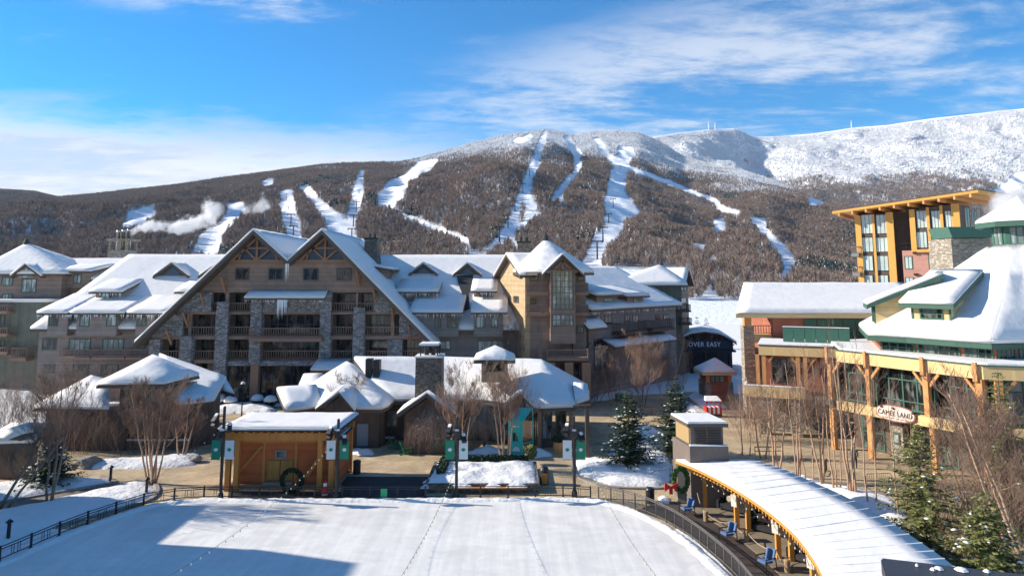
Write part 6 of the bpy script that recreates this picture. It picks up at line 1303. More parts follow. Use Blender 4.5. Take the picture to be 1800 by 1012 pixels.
for i, n in ((0, 3), (1, 4), (2, 3)): curtain(gB, aP[i] + .1, aP[i + 1] - .1, zF1, zBm, n)
curtain(gC, .2, 5.2, zF1, zBm, 4); curtain(gC, 5.4, 11, zF1, zBm, 4)
solid('room_floor', DKBROWN, RB, lambda m: m.prism([gB.pt(0, zF0 + .1, -.1), gB.pt(gB.len, zF0 + .1, -.1), gC.pt(gC.len, zF0 + .1, -.1), Vector((50, 62, zF0 + .1)), Vector((33, 66, zF0 + .1))], (0, 0, .5)))
# ground storey
lB = Wall(wB.pt(0, 0, -2.6)[:2], wB.pt(wB.len, 0, -2.6)[:2]); lC = Wall(wC.pt(0, 0, -2.2)[:2], wC.pt(wC.len, 0, -2.2)[:2])
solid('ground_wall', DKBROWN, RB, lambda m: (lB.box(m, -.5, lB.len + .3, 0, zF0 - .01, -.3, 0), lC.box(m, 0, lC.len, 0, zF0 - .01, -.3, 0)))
for a, b_, n in ((.3, 2.4, 2), (5.6, 8.6, 3), (9.0, 12.2, 3)): window(lB, RB, a, .15, b_, 3.0, cols=n, rows=2, d=.01, frame=GREENP, pane=GLASSW, fw=.12)
for a, b_ in ((.6, 3.6), (4.2, 7.4), (8, 11)): window(lC, RB, a, .15, b_, 3.0, cols=3, rows=2, d=.01, frame=GREENP, pane=GLASSW, fw=.12)
for x in (1466, 1531, 1641): a = wB.hit(x, 760)[0]; solid('post', ORANGE, RB, lambda m: wB.box(m, a - .2, a + .2, 0, zF0 - .003, -.2, .2))
solid('post', ORANGE, RB, lambda m: wB.box(m, wB.len - .4, wB.len, 0, zF0 - .003, -.2, .2))
a = wB.hit(1563, 755)[0]; PILB = solid('stone_pillar', TSTONE, RB, lambda m: wB.box(m, a - .55, a + .55, 0, 3.0, -1.7, -.9)); solid('notice_board', GREEND, PILB, lambda m: wB.box(m, a - .25, a + .3, 1.45, 2.4, -.89, -.82)); solid('notice_sheet', mat('grey_paper', (.35, .36, .36), .7), PILB, lambda m: wB.box(m, a - .15, a + .2, 1.6, 2.2, -.815, -.80))
# the hanging oval sign
a0 = wB.hit(1571, 727, .6)[0]; zs = wB.hit(1571, 727, .6)[1]; SG = thing('sign', 'long white oval shop sign with dark spots reading CAMEL LAND on the yellow beam', 'sign', tuple(wB.pt(a0, zs, .6)))
CRM = mat('cream_paint', (.72, .62, .54), .6, vary=.06); INK = mat('dark_ink', (.10, .06, .05), .7)
def oval(sx, sz, d0, d1, m): wB.poly(m, [(a0 + sx * math.cos(t) * (1 if abs(math.cos(t)) < .8 else 1), zs + sz * math.copysign(abs(math.sin(t)) ** .7, math.sin(t)) - .0 * t) for t in np.linspace(0, 2 * math.pi, 25)[:-1]], d0, d1)
SA_ = wB.hit(1605, 732, .6)[0] - a0
solid('rim', mat('red_brown_rim', (.3, .11, .07), .6), SG, lambda m: oval(SA_ + .08, .66, .3, .42, m)); solid('board', CRM, SG, lambda m: oval(SA_, .57, .36, .45, m))
rotB = Matrix((wB.u, Vector((0, 0, 1)), wB.n)).transposed().to_euler()
text_mesh('CAMEL LAND', .56, INK, SG, wB.pt(a0 + .0, zs - .02, .47), rotB, sx_=.80)
solid('small_print', INK, SG, lambda m: [wB.box(m, a0 - 1.1 + k * .19, a0 - 1.0 + k * .19, zs - .42, zs - .36, .455, .47) for k in range(12)])
solid('ornaments', INK, SG, lambda m: [m.lathe([(.02, -.12), (.17, 0), (.02, .12)], wB.pt(a0 + k, zs + z, .45), 8) for k, z in ((-2.0, .48), (-1.15, .42), (-.1, .40), (1.5, .3))])
solid('hanger', BLACK, SG, lambda m: [m.bar(wB.pt(a0 + k, zs + .5, .36), wB.pt(a0 + k, zs + .5, .05), .05) for k in (-1.2, 1.2)])
# ---- recessed left part A with its balcony
zA = 8.35
solid('fascia', OCHRE, RB, lambda m: (wA.box(m, 0, wA.len, zA - .9, zA, -.35, 0), m.prism([wA.pt(0, zA - .9, -.36), wA.pt(.3, zA - .9, -.36), wA.pt(.3, zA - .9, -6), wA.pt(0, zA - .9, -6)], (0, 0, .9))))
solid('terrace_roof', ROOFD, RB, lambda m: m.prism([wA.pt(0, zA + .01, .05), wA.pt(wA.len + 1, zA + .01, .05), wA.pt(wA.len + 1, zA + .01, -6.5), wA.pt(0, zA + .01, -6.5)], (0, 0, .07))); solid('terrace_snow', SNOW, RB, lambda m: m.prism([wA.pt(-.05, zA + .085, .08), wA.pt(wA.len + 1, zA + .085, .08), wA.pt(wA.len + 1, zA + .085, -6.5), wA.pt(-.05, zA + .085, -6.5)], (0, 0, .18)), bevel=.06)
solid('wall', RED, RB, lambda m: wA.box(m, .4, wA.len + .8, 4.0, zA - .92, -6, -1.0)); solid('ground_wall', TSTONE, RB, lambda m: wA.box(m, .8, wA.len + .8, 0, 3.9, -6, -1.2))
wA1 = Wall(wA.pt(0, 0, -.98)[:2], wA.pt(wA.len, 0, -.98)[:2]); a0_, z0_, a1_, z1_ = wA1.rect(1356, 630, 1397, 672); window(wA1, RB, a0_, z0_, a1_, z1_, cols=3, rows=3, d=0.0, frame=FASC, pane=GLASSW)
for x in (1332, 1343, 1403, 1416): a = wA.hit(x, 650)[0]; solid('post', ORANGE, RB, lambda m: wA.box(m, a - .18, a + .18, 4.3, zA - .91, -.4, -.06))
for x, s_ in ((1345, 1), (1405, -1), (1420, 1)): a = wA.hit(x, 640)[0]; solid('brace', ORANGE, RB, lambda m: m.bar(wA.pt(a, zA - 1.9, -.2), wA.pt(a + s_ * .8, zA - .95, -.2), .14, .16))
BA = solid('balcony', OCHRE, RB, lambda m: (wA.box(m, wA.hit(1308, 685, 1.2)[0], wA.hit(1415, 690, 1.2)[0], 3.55, 4.55, .95, 1.2), wA.box(m, wA.hit(1308, 685, 1.2)[0], wA.hit(1308, 685, 1.2)[0] + .2, 3.55, 4.55, -1, .94), wA.box(m, wA.hit(1308, 685, 1.2)[0] + .21, wA.hit(1415, 690, 1.2)[0], 3.6, 3.8, -1, .94)))
solid('balcony_snow', SNOW, BA, lambda m: (wA.box(m, wA.hit(1308, 685, 1.2)[0], wA.hit(1415, 690, 1.2)[0], 4.56, 4.7, .93, 1.22), wA.box(m, wA.hit(1308, 685, 1.2)[0], wA.hit(1308, 685, 1.2)[0] + .22, 4.56, 4.7, -1, .92)), bevel=.04)
for x in (1345, 1400): a = wA.hit(x, 720, 1)[0]; solid('stone_pier', TSTONE, RB, lambda m: wA.box(m, a - .5, a + .5, 0, 3.5, .2, 1.0))
# green plant louvres on roof A
gl0, gl1 = wA.hit(1376, 590, -2.2)[0], wA.hit(1494, 590, -2.2)[0]; zg0, zg1 = wA.hit(1430, 596, -2.2)[1], wA.hit(1430, 576, -2.2)[1]
o = solid('plant_screen', GREENP, RB, lambda m: [wA.box(m, gl0 + (gl1 - gl0) * i / 6 + .02, gl0 + (gl1 - gl0) * (i + 1) / 6 - .02, zA + .3, zg1, -2.4, -2.2) for i in range(6)]); solid('screen_snow', SNOW, o, lambda m: wA.box(m, gl0, gl1, zg1 + .01, zg1 + .09, -2.45, -2.15), bevel=.03)
# ---- drum with clerestory
ev = [Vector((x, y, 10.0)) for x, y in ((31.0, 60.6), (33.1, 58.3), (35.1, 55.1), (36.6, 53.1), (40.6, 53.9), (46, 50.5), (54, 52), (60, 60), (57, 70), (47, 75), (36, 72))]
ctr = Vector((46.6, 62.5, 0)); ring = [ctr + (Vector((p.x, p.y, 0)) - ctr).normalized() * 2.6 + Vector((0, 0, 17.6)) for p in ev]; ne = len(ev)
def sagp(a, b_, t): p = a.lerp(b_, t); return p - Vector((0, 0, .45 * math.sin(math.pi * t)))
midr = [sagp(a, b_, .45) for a, b_ in zip(ev, ring)]
snow_roof(RB, [[ev[i], ev[(i + 1) % ne], midr[(i + 1) % ne], midr[i]] for i in range(ne)] + [[midr[i], midr[(i + 1) % ne], ring[(i + 1) % ne], ring[i]] for i in range(ne)], t=.42, base=.35, roof_m=GREEND, names=('drum_roof', 'snow_cover'))
ins = [ctr + (Vector((p.x, p.y, 0)) - ctr) * .93 for p in ev]
solid('drum_wall', RED, RB, lambda m: m.prism([Vector((p.x, p.y, 4)) for p in ins], (0, 0, 5.75)))
for i in range(0, 5):
    a, b_ = ins[i], ins[i + 1]; wl = Wall((a.x, a.y), (b_.x, b_.y)); k = 1 if i < 4 else 3
    if i in (0, 1): rng_ = [(.12, wl.len - .1)]
    elif i == 2: rng_ = [(.2, wl.len - .15)]
    elif i == 3: rng_ = [(.15, wl.len * .48), (wl.len * .56, wl.len - .1)]
    else: rng_ = [(.2, 2.4), (2.7, 5.0)]
    for q0, q1_ in rng_: window(wl, RB, q0, 8.75, q1_, 9.62, cols=4, rows=2, d=.02, frame=GREENP, pane=GLASSW, fw=.12)
# dormers on the drum
def ddormer(px0, px1, y0, y1, tall, depth, lab):
    e0, e1 = (ev[10], ev[0]) if tall else (ev[1], ev[3]); dirv = (Vector((e1.x - e0.x, e1.y - e0.y, 0))).normalized(); nrm = Vector((dirv.y, -dirv.x, 0))
    base = None
    for k in range(200):      # step inwards until the sight line through the sill meets the roof
        off = k * .05; wl = Wall(tuple((e0 - nrm * off)[:2]), tuple((e1 - nrm * off)[:2])); a, z = wl.hit((px0 + px1) / 2, y1)
        zr = 10.4 + off * .60
        if z <= zr: break
    a0, z0, a1, z1 = wl.rect(px0, y0, px1, y1); run = depth
    if tall: wl = Wall(tuple((e0 - nrm * .9)[:2]), tuple((e1 - nrm * .9)[:2])); a1 = wl.len - 2.2; a0 = a1 - 4; z0, z1 = 10.9, 12.9
    D_ = solid('dormer', YELL, RB, lambda m: m.prism([wl.pt(a0, z0 - .5, 0), wl.pt(a1, z0 - .5, 0), wl.pt(a1, z0 - .5, -run), wl.pt(a0, z0 - .5, -run)], (0, 0, z1 - z0 + .5)))
    window(wl, D_, a0 + (a1 - a0) * .22, z0 + .1, a1 - (a1 - a0) * .2, z1 - .1, cols=4, rows=3, d=.02, frame=GREEND, pane=GLASSW, fw=.12)
    solid('corner_boards', GREEND, D_, lambda m: [wl.box(m, a - .08, a + .08, z0 - .3, z1, .0, .06) for a in (a0 + .08, a1 - .08)])
    sp = lambda a, dz, d: wl.pt(a, z1 + dz, d)
    # side gable of the rising shed roof
    solid('side_wall', YELL, D_, lambda m: m.prism([wl.pt(a0 + .02, z1, 0), wl.pt(a0 + .02, z1, -run), wl.pt(a0 + .02, z1 + run * .45, -run)], wl.u * (a1 - a0 - .04)))
    snow_roof(D_, [[sp(a0 - .7, -.3, .7), sp(a1 + .5, -.3, .7), sp(a1 + .5, run * .45 + .1, -run - .2), sp(a0 - .7, run * .45 + .1, -run - .2)]], t=.3, base=.32, roof_m=GREEND, names=('dormer_roof', 'snow_cover'))
def snow_roof2(*a, **k): pass
ddormer(1602, 1672, 529, 563, 0, 5.2, ''); ddormer(1530, 1540, 529, 563, 1, 5.2, '')
for w_ in ():
    pass
# cupola on top
cz = 17.7; oc2 = lambda r, z: [ctr + Vector((r * math.cos(math.pi / 8 + i * math.pi / 4), r * math.sin(math.pi / 8 + i * math.pi / 4), z)) for i in range(8)]
CUP = solid('cupola', GREENP, RB, lambda m: m.prism(oc2(2.25, cz - .6), (0, 0, 3.0)))
o8 = oc2(2.25, 0)
for i in range(8):
    a, b_ = o8[i], o8[(i + 1) % 8]; wl = Wall((b_.x, b_.y), (a.x, a.y)) if (a - ctr).cross(b_ - ctr).z < 0 else Wall((a.x, a.y), (b_.x, b_.y)); 
    if wl.n.y < .3: window(wl, CUP, .25, cz + .25, wl.len - .25, cz + 2.0, cols=2, d=.02, frame=GREENP, pane=GLASSL, fw=.14)
E8 = oc2(3.5, cz + 2.3); ap8 = ctr + Vector((0, 0, cz + 4.6)); r_ = MB(); r_.shell([[E8[i], E8[(i + 1) % 8], ap8] for i in range(8)], -.4); r_.build('cupola_roof', GREEND, CUP); s_ = MB(); s_.shell([[E8[i] * 1 + Vector((0, 0, .01)), E8[(i + 1) % 8] + Vector((0, 0, .01)), ap8 + Vector((0, 0, .01))] for i in range(8)], .25); s_.build('cupola_snow', SNOW, CUP, bevel=.08)
# stone chimney block behind
KB = D(1706, 450, 73); 
st_ = solid('chimney', TSTONE, RB, lambda m: m.box((D(1674, 450, 73).x, 73, 8), (D(1742, 450, 73).x, 77, D(1700, 419, 73).z))); solid('chimney_cap', GREEND, st_, lambda m: m.prism([(D(1669, 405, 73).x, 72.6, D(1700, 418, 73).z), (D(1745, 405, 73).x, 72.6, D(1700, 418, 73).z), (D(1743, 405, 73).x, 73.6, D(1700, 398, 73).z), (D(1673, 405, 73).x, 73.6, D(1700, 398, 73).z)], (0, 3.5, 0)))
# ---- long snow roof behind, left
LR = thing('long_hall', 'long red hall behind the restaurant with a plain white roof and stone corner pier', 'hall', (34, 77, 0))
lw = Wall((D(1306, 560, 76).x, 76), (D(1560, 560, 76).x, 75.0)); zL = lw.hit(1306, 551)[1]
e0 = lw.pt(-1.0, zL, 1.0); e1 = lw.pt(lw.len + 6, zL, 1.0); rr0 = Vector((D(1307, 501, 83).x, 83, D(1307, 501, 83).z)); rr1 = Vector((e1.x, 83, rr0.z)); 
LRo = snow_roof(LR, [[e0, e1, rr1, rr0], [rr0, rr1, Vector((e1.x, 90, zL)), Vector((rr0.x * 90 / 83 + .6, 90, zL))]], t=.35, roof_m=OCHRE, base=.4)
solid('wall', RED, LR, lambda m: lw.box(m, 3.2, lw.len + 6, 0, zL - .42, -12, -.0)); a0_, z0_, a1_, z1_ = lw.rect(1413, 558, 1550, 600)
solid('green_panels', GREENP, LR, lambda m: [lw.box(m, a0_ + (a1_ - a0_) * i / 6 + .05, a0_ + (a1_ - a0_) * (i + 1) / 6 - .03, z0_, zL - .5, .01, .1) for i in range(6)])
solid('stone_pier', TSTONE, LR, lambda m: lw.box(m, 0, 1.15, 0, lw.hit(1315, 573)[1], -1.3, 0)); solid('timber_post', ORANGE, LR, lambda m: lw.box(m, .2, .95, lw.hit(1315, 572.5)[1], zL - .42, -1.1, -.2))
a0_, z0_, a1_, z1_ = lw.rect(1326, 572, 1362, 588); railing(lw, LR, a0_, a1_ + .1, z0_, z1_ - z0_, -.5); solid('balcony_floor', OCHRE, LR, lambda m: lw.box(m, 1.2, 3.15, z0_ - .9, z0_ - .05, -4, -.3))
# ================================================================== ORANGE TOWER FAR RIGHT
OT = thing('timber_tower', 'tall building with orange timber fins, glass bays and rising flat roof, upper right', 'tower', (66, 116, 0))
tA = (60.7, 120.0); tB = (72.6, 110.2); wt = Wall(tA, tB)
def zt(py, px=1600): return wt.hit(px, py)[1]
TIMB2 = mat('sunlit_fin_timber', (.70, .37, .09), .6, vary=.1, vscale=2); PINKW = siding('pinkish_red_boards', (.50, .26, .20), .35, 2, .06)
zr0, zr1 = wt.hit(1500, 376)[1], wt.hit(1690, 352)[1]
a_l = [wt.hit(x, 420)[0] for x in (1510, 1537, 1566, 1572, 1606, 1634, 1658, 1683)]
rz_ = lambda a: zr0 + (zr1 - zr0) * a / a_l[-1]
solid('core_wall', DKBROWN, OT, lambda m: wt.poly(m, [(a_l[0], 0), (a_l[-1], 0), (a_l[-1], rz_(a_l[-1]) - .5), (a_l[0], rz_(a_l[0]) - .5)], -9, -2.6))
solid('left_bay', DKBROWN, OT, lambda m: wt.poly(m, [(a_l[0], 0), (a_l[2], 0), (a_l[2], rz_(a_l[2]) - .6), (a_l[0], rz_(a_l[0]) - .6)], -2.59, -.2))
zp = zt(440); solid('lower_wall', PINKW, OT, lambda m: wt.box(m, a_l[3] + 1.0, a_l[-1] + 1.5, 0, zp, -2.59, -.2)); solid('right_bay', DKBROWN, OT, lambda m: wt.poly(m, [(a_l[4], zp + .01), (a_l[-1], zp + .01), (a_l[-1], rz_(a_l[-1]) - .6), (a_l[4], rz_(a_l[4]) - .6)], -2.59, -.2))
for i, a in enumerate(a_l):
    if i == 3: continue
    wd_ = [.9, .38, 1.1, 0, .8, .42, .42, 1.1][i]; zb0 = 0 if i < 3 else zp - .5
    solid('timber_fin', TIMB2, OT, lambda m: wt.poly(m, [(a - wd_ / 2, zb0), (a + wd_ / 2, zb0), (a + wd_ / 2, rz_(a) - .5), (a - wd_ / 2, rz_(a) - .5)], -.19, .12))
solid('sill_beam', TIMB2, OT, lambda m: wt.box(m, a_l[4] + .41, a_l[-1] - .56, zp - .35, zp + .1, -.19, .3))
GT = mat('cloud_reflection_glass', (.50, .60, .56), .12, vary=.3, vscale=.35, spec=.8)  # pale base colour paints the reflection of bright clouds into the panes
for (x0, x1) in ((1514, 1535), (1540, 1562)):
    for y0, y1 in ((377, 411), (417, 443), (449, 476), (483, 505)): pwindow(wt, OT, x0, y0, x1, y1, cols=3, rows=1, d=-.15, frame=BLACK, pane=GT, fw=.07)
for (x0, x1) in ((1611, 1630), (1637, 1655), (1661, 1677)):
    for y0, y1 in ((370, 401), (407, 436)): pwindow(wt, OT, x0, y0, x1, y1, cols=3, rows=1, d=-.15, frame=BLACK, pane=GT, fw=.07)
for q in ((1590, 450, 1604, 473), (1632, 447, 1638, 472), (1591, 487, 1606, 497), (1635, 485, 1640, 493)): pwindow(wt, OT, *q, cols=2, d=-.19, frame=GREEND, pane=GT)
solid('wall_lamps', BLACK, OT, lambda m: [wt.box(m, *(lambda h: (h[0] - .3, h[0] + .3, h[1] - .15, h[1] + .15))(wt.hit(x, y)), -.19, .2) for x, y in ((1608, 444), (1641, 444), (1610, 482), (1644, 481))])
a0_, z0_, a1_, z1_ = wt.rect(1576, 427, 1604, 437); railing(wt, OT, a0_ + .3, a1_, z0_, z1_ - z0_, -.4, mt=BLACK, step=1.2)
for y0, y1 in ((433, 451), (468, 485)):
    wz = Wall((D(1497, 440, 121).x, 121), (D(1509, 440, 119.5).x, 119.5)); z0, z1 = wz.hit(1503, y1)[1], wz.hit(1503, y0)[1]; railing(wz, OT, 0, wz.len, z0 + .6, z1 - z0 - .6, 0, mt=RAILG, step=.6, ends=-2, floor=.6)
rw_ = Wall(tB, (76.5, 113.0)); solid('return_wall', DKBROWN, OT, lambda m: rw_.box(m, 0, rw_.len, 0, zr1 - .6, -6, -.3)); [pwindow(rw_, OT, x0, 365, x1, 400, cols=2, d=-.29, frame=TIMBER) for x0, x1 in ((1696, 1705), (1708, 1714), (1717, 1724))]
rf4 = [wt.pt(a_l[0] - 3.6, wt.hit(1485, 372)[1], 2.2), wt.pt(wt.hit(1722, 336)[0], wt.hit(1722, 336)[1], 2.4), wt.pt(wt.hit(1722, 336)[0] + 4.0, wt.hit(1722, 336)[1] - .2, -9), wt.pt(a_l[0] - 3.6, wt.hit(1485, 372)[1] - .2, -9)]
ROF = solid('roof', TIMB2, OT, lambda m: m.prism([p - Vector((0, 0, .45)) for p in rf4], (0, 0, .45))); solid('roof_sheet', FASC, ROF, lambda m: m.prism([p + Vector((0, 0, .01)) + (p - (rf4[0] + rf4[2]) / 2).normalized() * .1 for p in rf4], (0, 0, .14)))
n = 10; solid('rafters', ORANGE, OT, lambda m: [m.bar(rf4[0].lerp(rf4[1], (i + .5) / n) + Vector((0, 0, -.75)), rf4[3].lerp(rf4[2], (i + .5) / n) + Vector((0, 0, -.75)), .3, .55) for i in range(n)])

# ================================================================== KIOSK, CART, PEOPLE, BARRIERS
kb = G(1265, 706); ky = kb.y; KS = thing('kiosk', 'small red kiosk with stone corner piers and snowy pyramid roof left of the restaurant', 'kiosk', tuple(kb))
kx0, kx1 = D(1242, 690, ky).x, D(1288, 690, ky).x; kz = D(1265, 655, ky).z; kd = kx1 - kx0
solid('wall', RED, KS, lambda m: m.box((kx0 + .2, ky + .2, 0), (kx1 - .2, ky + kd - .2, kz))); zq = D(1265, 672, ky).z
for sx, sy in ((0, 0), (1, 0), (0, 1), (1, 1)):
    x = kx0 + .25 + sx * (kd - .5); y = ky + .25 + sy * (kd - .5); o = solid('stone_pier', TSTONE, KS, lambda m: m.box((x - .33, y - .33, 0), (x + .33, y + .33, zq))); solid('timber_post', ORANGE, o, lambda m: m.box((x - .2, y - .22, zq + .01), (x + .2, y + .2, kz - .01)))
kwl = Wall((kx0, ky + .18), (kx1, ky + .18))
for i in range(3): window(kwl, KS, .62 + i * .56, zq + .05, 1.12 + i * .56, kz - .1, cols=2, rows=3, d=.0, frame=GREENP, pane=glass('kiosk_glass', (.3, .38, .33), light=.6), fw=.07)
ke = [Vector((kx0 - .55, ky - .5, kz + .02)), Vector((kx1 + .55, ky - .5, kz + .02)), Vector((kx1 + .55, ky + kd + .5, kz + .02)), Vector((kx0 - .55, ky + kd + .5, kz + .02))]; ka = Vector(((kx0 + kx1) / 2, ky + kd / 2, D(1267, 631, ky + 1.4).z))
snow_roof(KS, [[ke[i], ke[(i + 1) % 4], ka] for i in range(4)], t=.2, base=.25, roof_m=OCHRE)
cb_ = G(1256, 733); CT = thing('food_cart', 'red and white striped food cart with a snowy awning in front of the kiosk', 'cart', tuple(cb_))
for i in range(7): solid('stripe_panel', REDP if i % 2 == 0 else WHITE, CT, lambda m: m.box((cb_.x - .85 + i * .24, cb_.y, .35), (cb_.x - .85 + (i + 1) * .24, cb_.y + 1.0, 1.05)))
solid('undercarriage', STEELD, CT, lambda m: m.box((cb_.x - .8, cb_.y + .05, .12), (cb_.x + .8, cb_.y + .95, .345))); solid('roof', WHITE, CT, lambda m: m.prism([(cb_.x - .95, cb_.y - .15, 1.75), (cb_.x + .8, cb_.y - .15, 1.75), (cb_.x + .6, cb_.y + .5, 2.1), (cb_.x - .75, cb_.y + .5, 2.1)], (0, .6, 0))); solid('valance', REDP, CT, lambda m: [m.box((cb_.x - .95 + i * .5, cb_.y - .18, 1.55), (cb_.x - .7 + i * .5, cb_.y - .14, 1.75)) for i in range(4)])
for dx in (-.8, .65): solid('awning_post', STEELD, CT, lambda m: m.box((cb_.x + dx, cb_.y, 1.06), (cb_.x + dx + .05, cb_.y + .05, 1.74))); solid('wheel', BLACK, CT, lambda m: m.tube([(cb_.x + dx, cb_.y - .06, .2), (cb_.x + dx, cb_.y - .01, .2)], .2, 14))
tp = G(1300, 716); lw0 = G(1208, 706); lw1 = G(1243, 736)
tag(solid('retaining_wall', TSTONE, None, lambda m: m.prism([lw0, lw1, lw1 + Vector((.3, .3, 0)), lw0 + Vector((.3, .3, 0))], (0, 0, .55))), 'low tan stone wall holding the snowy bed beside the food cart', 'low wall')
def person(p, rz, coat, legs, hat, label):
    """one continuous skinned body, standing, with hands, head and hair as its parts"""
    J = {'pel': (0, 0, .95), 'wa': (0, 0, 1.1), 'ch': (0, .01, 1.33), 'ne': (0, 0, 1.5), 'hd': (0, -.01, 1.62), 'ht': (0, -.01, 1.72), 'hl': (.1, 0, .9), 'kl': (.12, -.03, .5), 'al': (.12, .03, .09), 'tl': (.13, -.13, .05), 'hr': (-.1, 0, .9), 'kr': (-.12, -.08, .5), 'ar': (-.12, .04, .09), 'tr': (-.13, -.12, .05), 'sl': (.19, 0, 1.43), 'el': (.26, .02, 1.15), 'wl': (.23, -.14, .95), 'sr': (-.19, 0, 1.43), 'er': (-.26, .02, 1.15), 'wr': (-.22, -.14, .96)}
    E = [('pel', 'wa'), ('wa', 'ch'), ('ch', 'ne'), ('ne', 'hd'), ('hd', 'ht'), ('pel', 'hl'), ('hl', 'kl'), ('kl', 'al'), ('al', 'tl'), ('pel', 'hr'), ('hr', 'kr'), ('kr', 'ar'), ('ar', 'tr'), ('ch', 'sl'), ('sl', 'el'), ('el', 'wl'), ('ch', 'sr'), ('sr', 'er'), ('er', 'wr')]
    Rr = dict(pel=.155, wa=.15, ch=.175, ne=.07, hd=.095, ht=.075, hl=.10, kl=.07, al=.05, tl=.045, hr=.10, kr=.07, ar=.05, tr=.045, sl=.075, el=.06, wl=.045, sr=.075, er=.06, wr=.045)
    for h_, s_ in (('wl', 1), ('wr', -1)):
        w_ = Vector(J[h_]); pk = h_ + 'p'; J[pk] = tuple(w_ + Vector((0, -.05, -.05))); Rr[pk] = .03; E.append((h_, pk))
        for k in range(4): f = f'{h_}f{k}'; J[f] = tuple(Vector(J[pk]) + Vector(((k - 1.5) * .018, -.035 - .008 * (1.5 - abs(k - 1.5)), -.06))); Rr[f] = .009; E.append((pk, f))
        J[h_ + 't'] = tuple(Vector(J[pk]) + Vector((-s_ * .04, -.03, -.01))); Rr[h_ + 't'] = .011; E.append((pk, h_ + 't'))
    ks = list(J); me = bpy.data.meshes.new('person'); me.from_pydata([J[k] for k in ks], [(ks.index(a), ks.index(b_)) for a, b_ in E], [])
    o = bpy.data.objects.new('person', me); C.objects.link(o); md = o.modifiers.new('skin', 'SKIN'); me.skin_vertices.new() if not me.skin_vertices else None
    for i, k in enumerate(ks): me.skin_vertices[0].data[i].radius = (Rr[k], Rr[k] * (.8 if k in ('pel', 'wa', 'ch') else 1)); me.skin_vertices[0].data[i].use_root = (k == 'pel')
    o.modifiers.new('sub', 'SUBSURF').levels = 1
    o.modifiers['sub'].render_levels = 1
    dg = bpy.context.evaluated_depsgraph_get(); nm = bpy.data.meshes.new_from_object(o.evaluated_get(dg)); bpy.data.objects.remove(o)
    o = bpy.data.objects.new('person', nm); C.objects.link(o); skin = mat('skin', (.55, .36, .28), .6)
    for q in (coat, legs, skin, BLACK): nm.materials.append(q)
    for pl in nm.polygons:
        c = pl.center; pl.material_index = 2 if c.z > 1.49 or (c.z < .95 and abs(c.x) > .17 and c.y < -.1) else (3 if c.z < .14 else (0 if c.z > .88 or abs(c.x) > .2 else 1)); pl.use_smooth = True
    solid('hat', hat, o, lambda m: m.lathe([(.108, 1.64), (.112, 1.68), (.09, 1.76), (.03, 1.8)], (0, 0, 0), 14), smooth=True)
    solid('jacket_hem', coat, o, lambda m: m.lathe([(.19, .84), (.175, .98)], (0, 0, 0), 14, cap=False), smooth=True)
    def face(m): m.lathe([(.012, 1.575), (.018, 1.6), (.01, 1.63)], (0, -.105, 0), 6); m.box((-.03, -.102, 1.55), (.03, -.095, 1.558)); [m.lathe([(.004, 1.628), (.011, 1.64), (.004, 1.652)], (sx * .035, -.095, 0), 6) for sx in (-1, 1)]; [m.lathe([(.01, 1.58), (.02, 1.62), (.01, 1.65)], (sx * .1, 0, 0), 6) for sx in (-1, 1)]
    solid('face', skin, o, face); o.location = p; o.rotation_euler.z = rz; return tag(o, label, 'person')
for ob in []: pass
person(G(1503, 823), R(150), mat('grey_jacket', (.10, .11, .11), .8, vary=.2), mat('black_trousers', (.02, .02, .025), .8), mat('grey_hat', (.4, .4, .4), .8), 'person in a grey jacket and pale hat walking behind the birch stems')
def barrier(p, rz, label, w_=2.0, h_=1.0):
    t = thing('barrier', label, 'barrier', (0, 0, 0), group='crowd barriers on the plaza'); r = h_ * .16
    solid('frame', STEELD, t, lambda m: m.tube([(-w_ / 2, 0, .15), (-w_ / 2, 0, h_ - r), (-w_ / 2 + r, 0, h_), (w_ / 2 - r, 0, h_), (w_ / 2, 0, h_ - r), (w_ / 2, 0, .15), (-w_ / 2, 0, .15)], .022, 6)); solid('bars', STEELD, t, lambda m: [m.bar((x, 0, .15), (x, 0, h_), .014) for x in np.linspace(-w_ / 2 + .15, w_ / 2 - .15, 12)])
    for x in (-w_ / 2 + .1, w_ / 2 - .1): solid('foot', STEELD, t, lambda m: m.bar((x, -.3, .03), (x, .3, .03), .05))
    t.location = p; t.rotation_euler.z = rz; return t
barrier(G(1546, 857), R(5), 'crowd barrier standing right of the birch clump on the plaza'); barrier(G(1452, 832), R(60), 'crowd barrier turned end on between the birch stems', w_=1.8)
# picnic table, benches, green box
tp = G(1136, 728); TB = thing('picnic_table', 'small brown table standing on the plaza behind the tall evergreens', 'table', tuple(tp)); solid('table_top', TIMBER, TB, lambda m: m.box((tp.x - .8, tp.y - .4, .72), (tp.x + .8, tp.y + .4, .78))); [solid('leg', TIMBER, TB, lambda m: m.bar((tp.x + sx * .65, tp.y + sy * .3, 0), (tp.x + sx * .55, tp.y + sy * .1, .72), .07)) for sx in (-1, 1) for sy in (-1, 1)]
gp2 = G(1094, 705); GBX = thing('storage_box', 'low green storage box standing on the far plaza near the bare trees', 'box', tuple(gp2)); solid('body', GREENP, GBX, lambda m: m.box((gp2.x - .8, gp2.y, 0), (gp2.x + .8, gp2.y + .8, .75))); solid('lid', mat('light_green', (.08, .35, .16), .5), GBX, lambda m: m.box((gp2.x - .85, gp2.y - .05, .76), (gp2.x + .85, gp2.y + .85, .84)))
hr0, hr1 = G(1146, 843), G(1178, 850); tag(solid('handrail', BLACK, None, lambda m: m.tube([hr0, hr0 + Vector((0, 0, .55)), hr1 + Vector((0, 0, 1.2)), hr1], .03, 6)), 'thin black handrail sloping up across the snow bank beside the vent house', 'handrail')
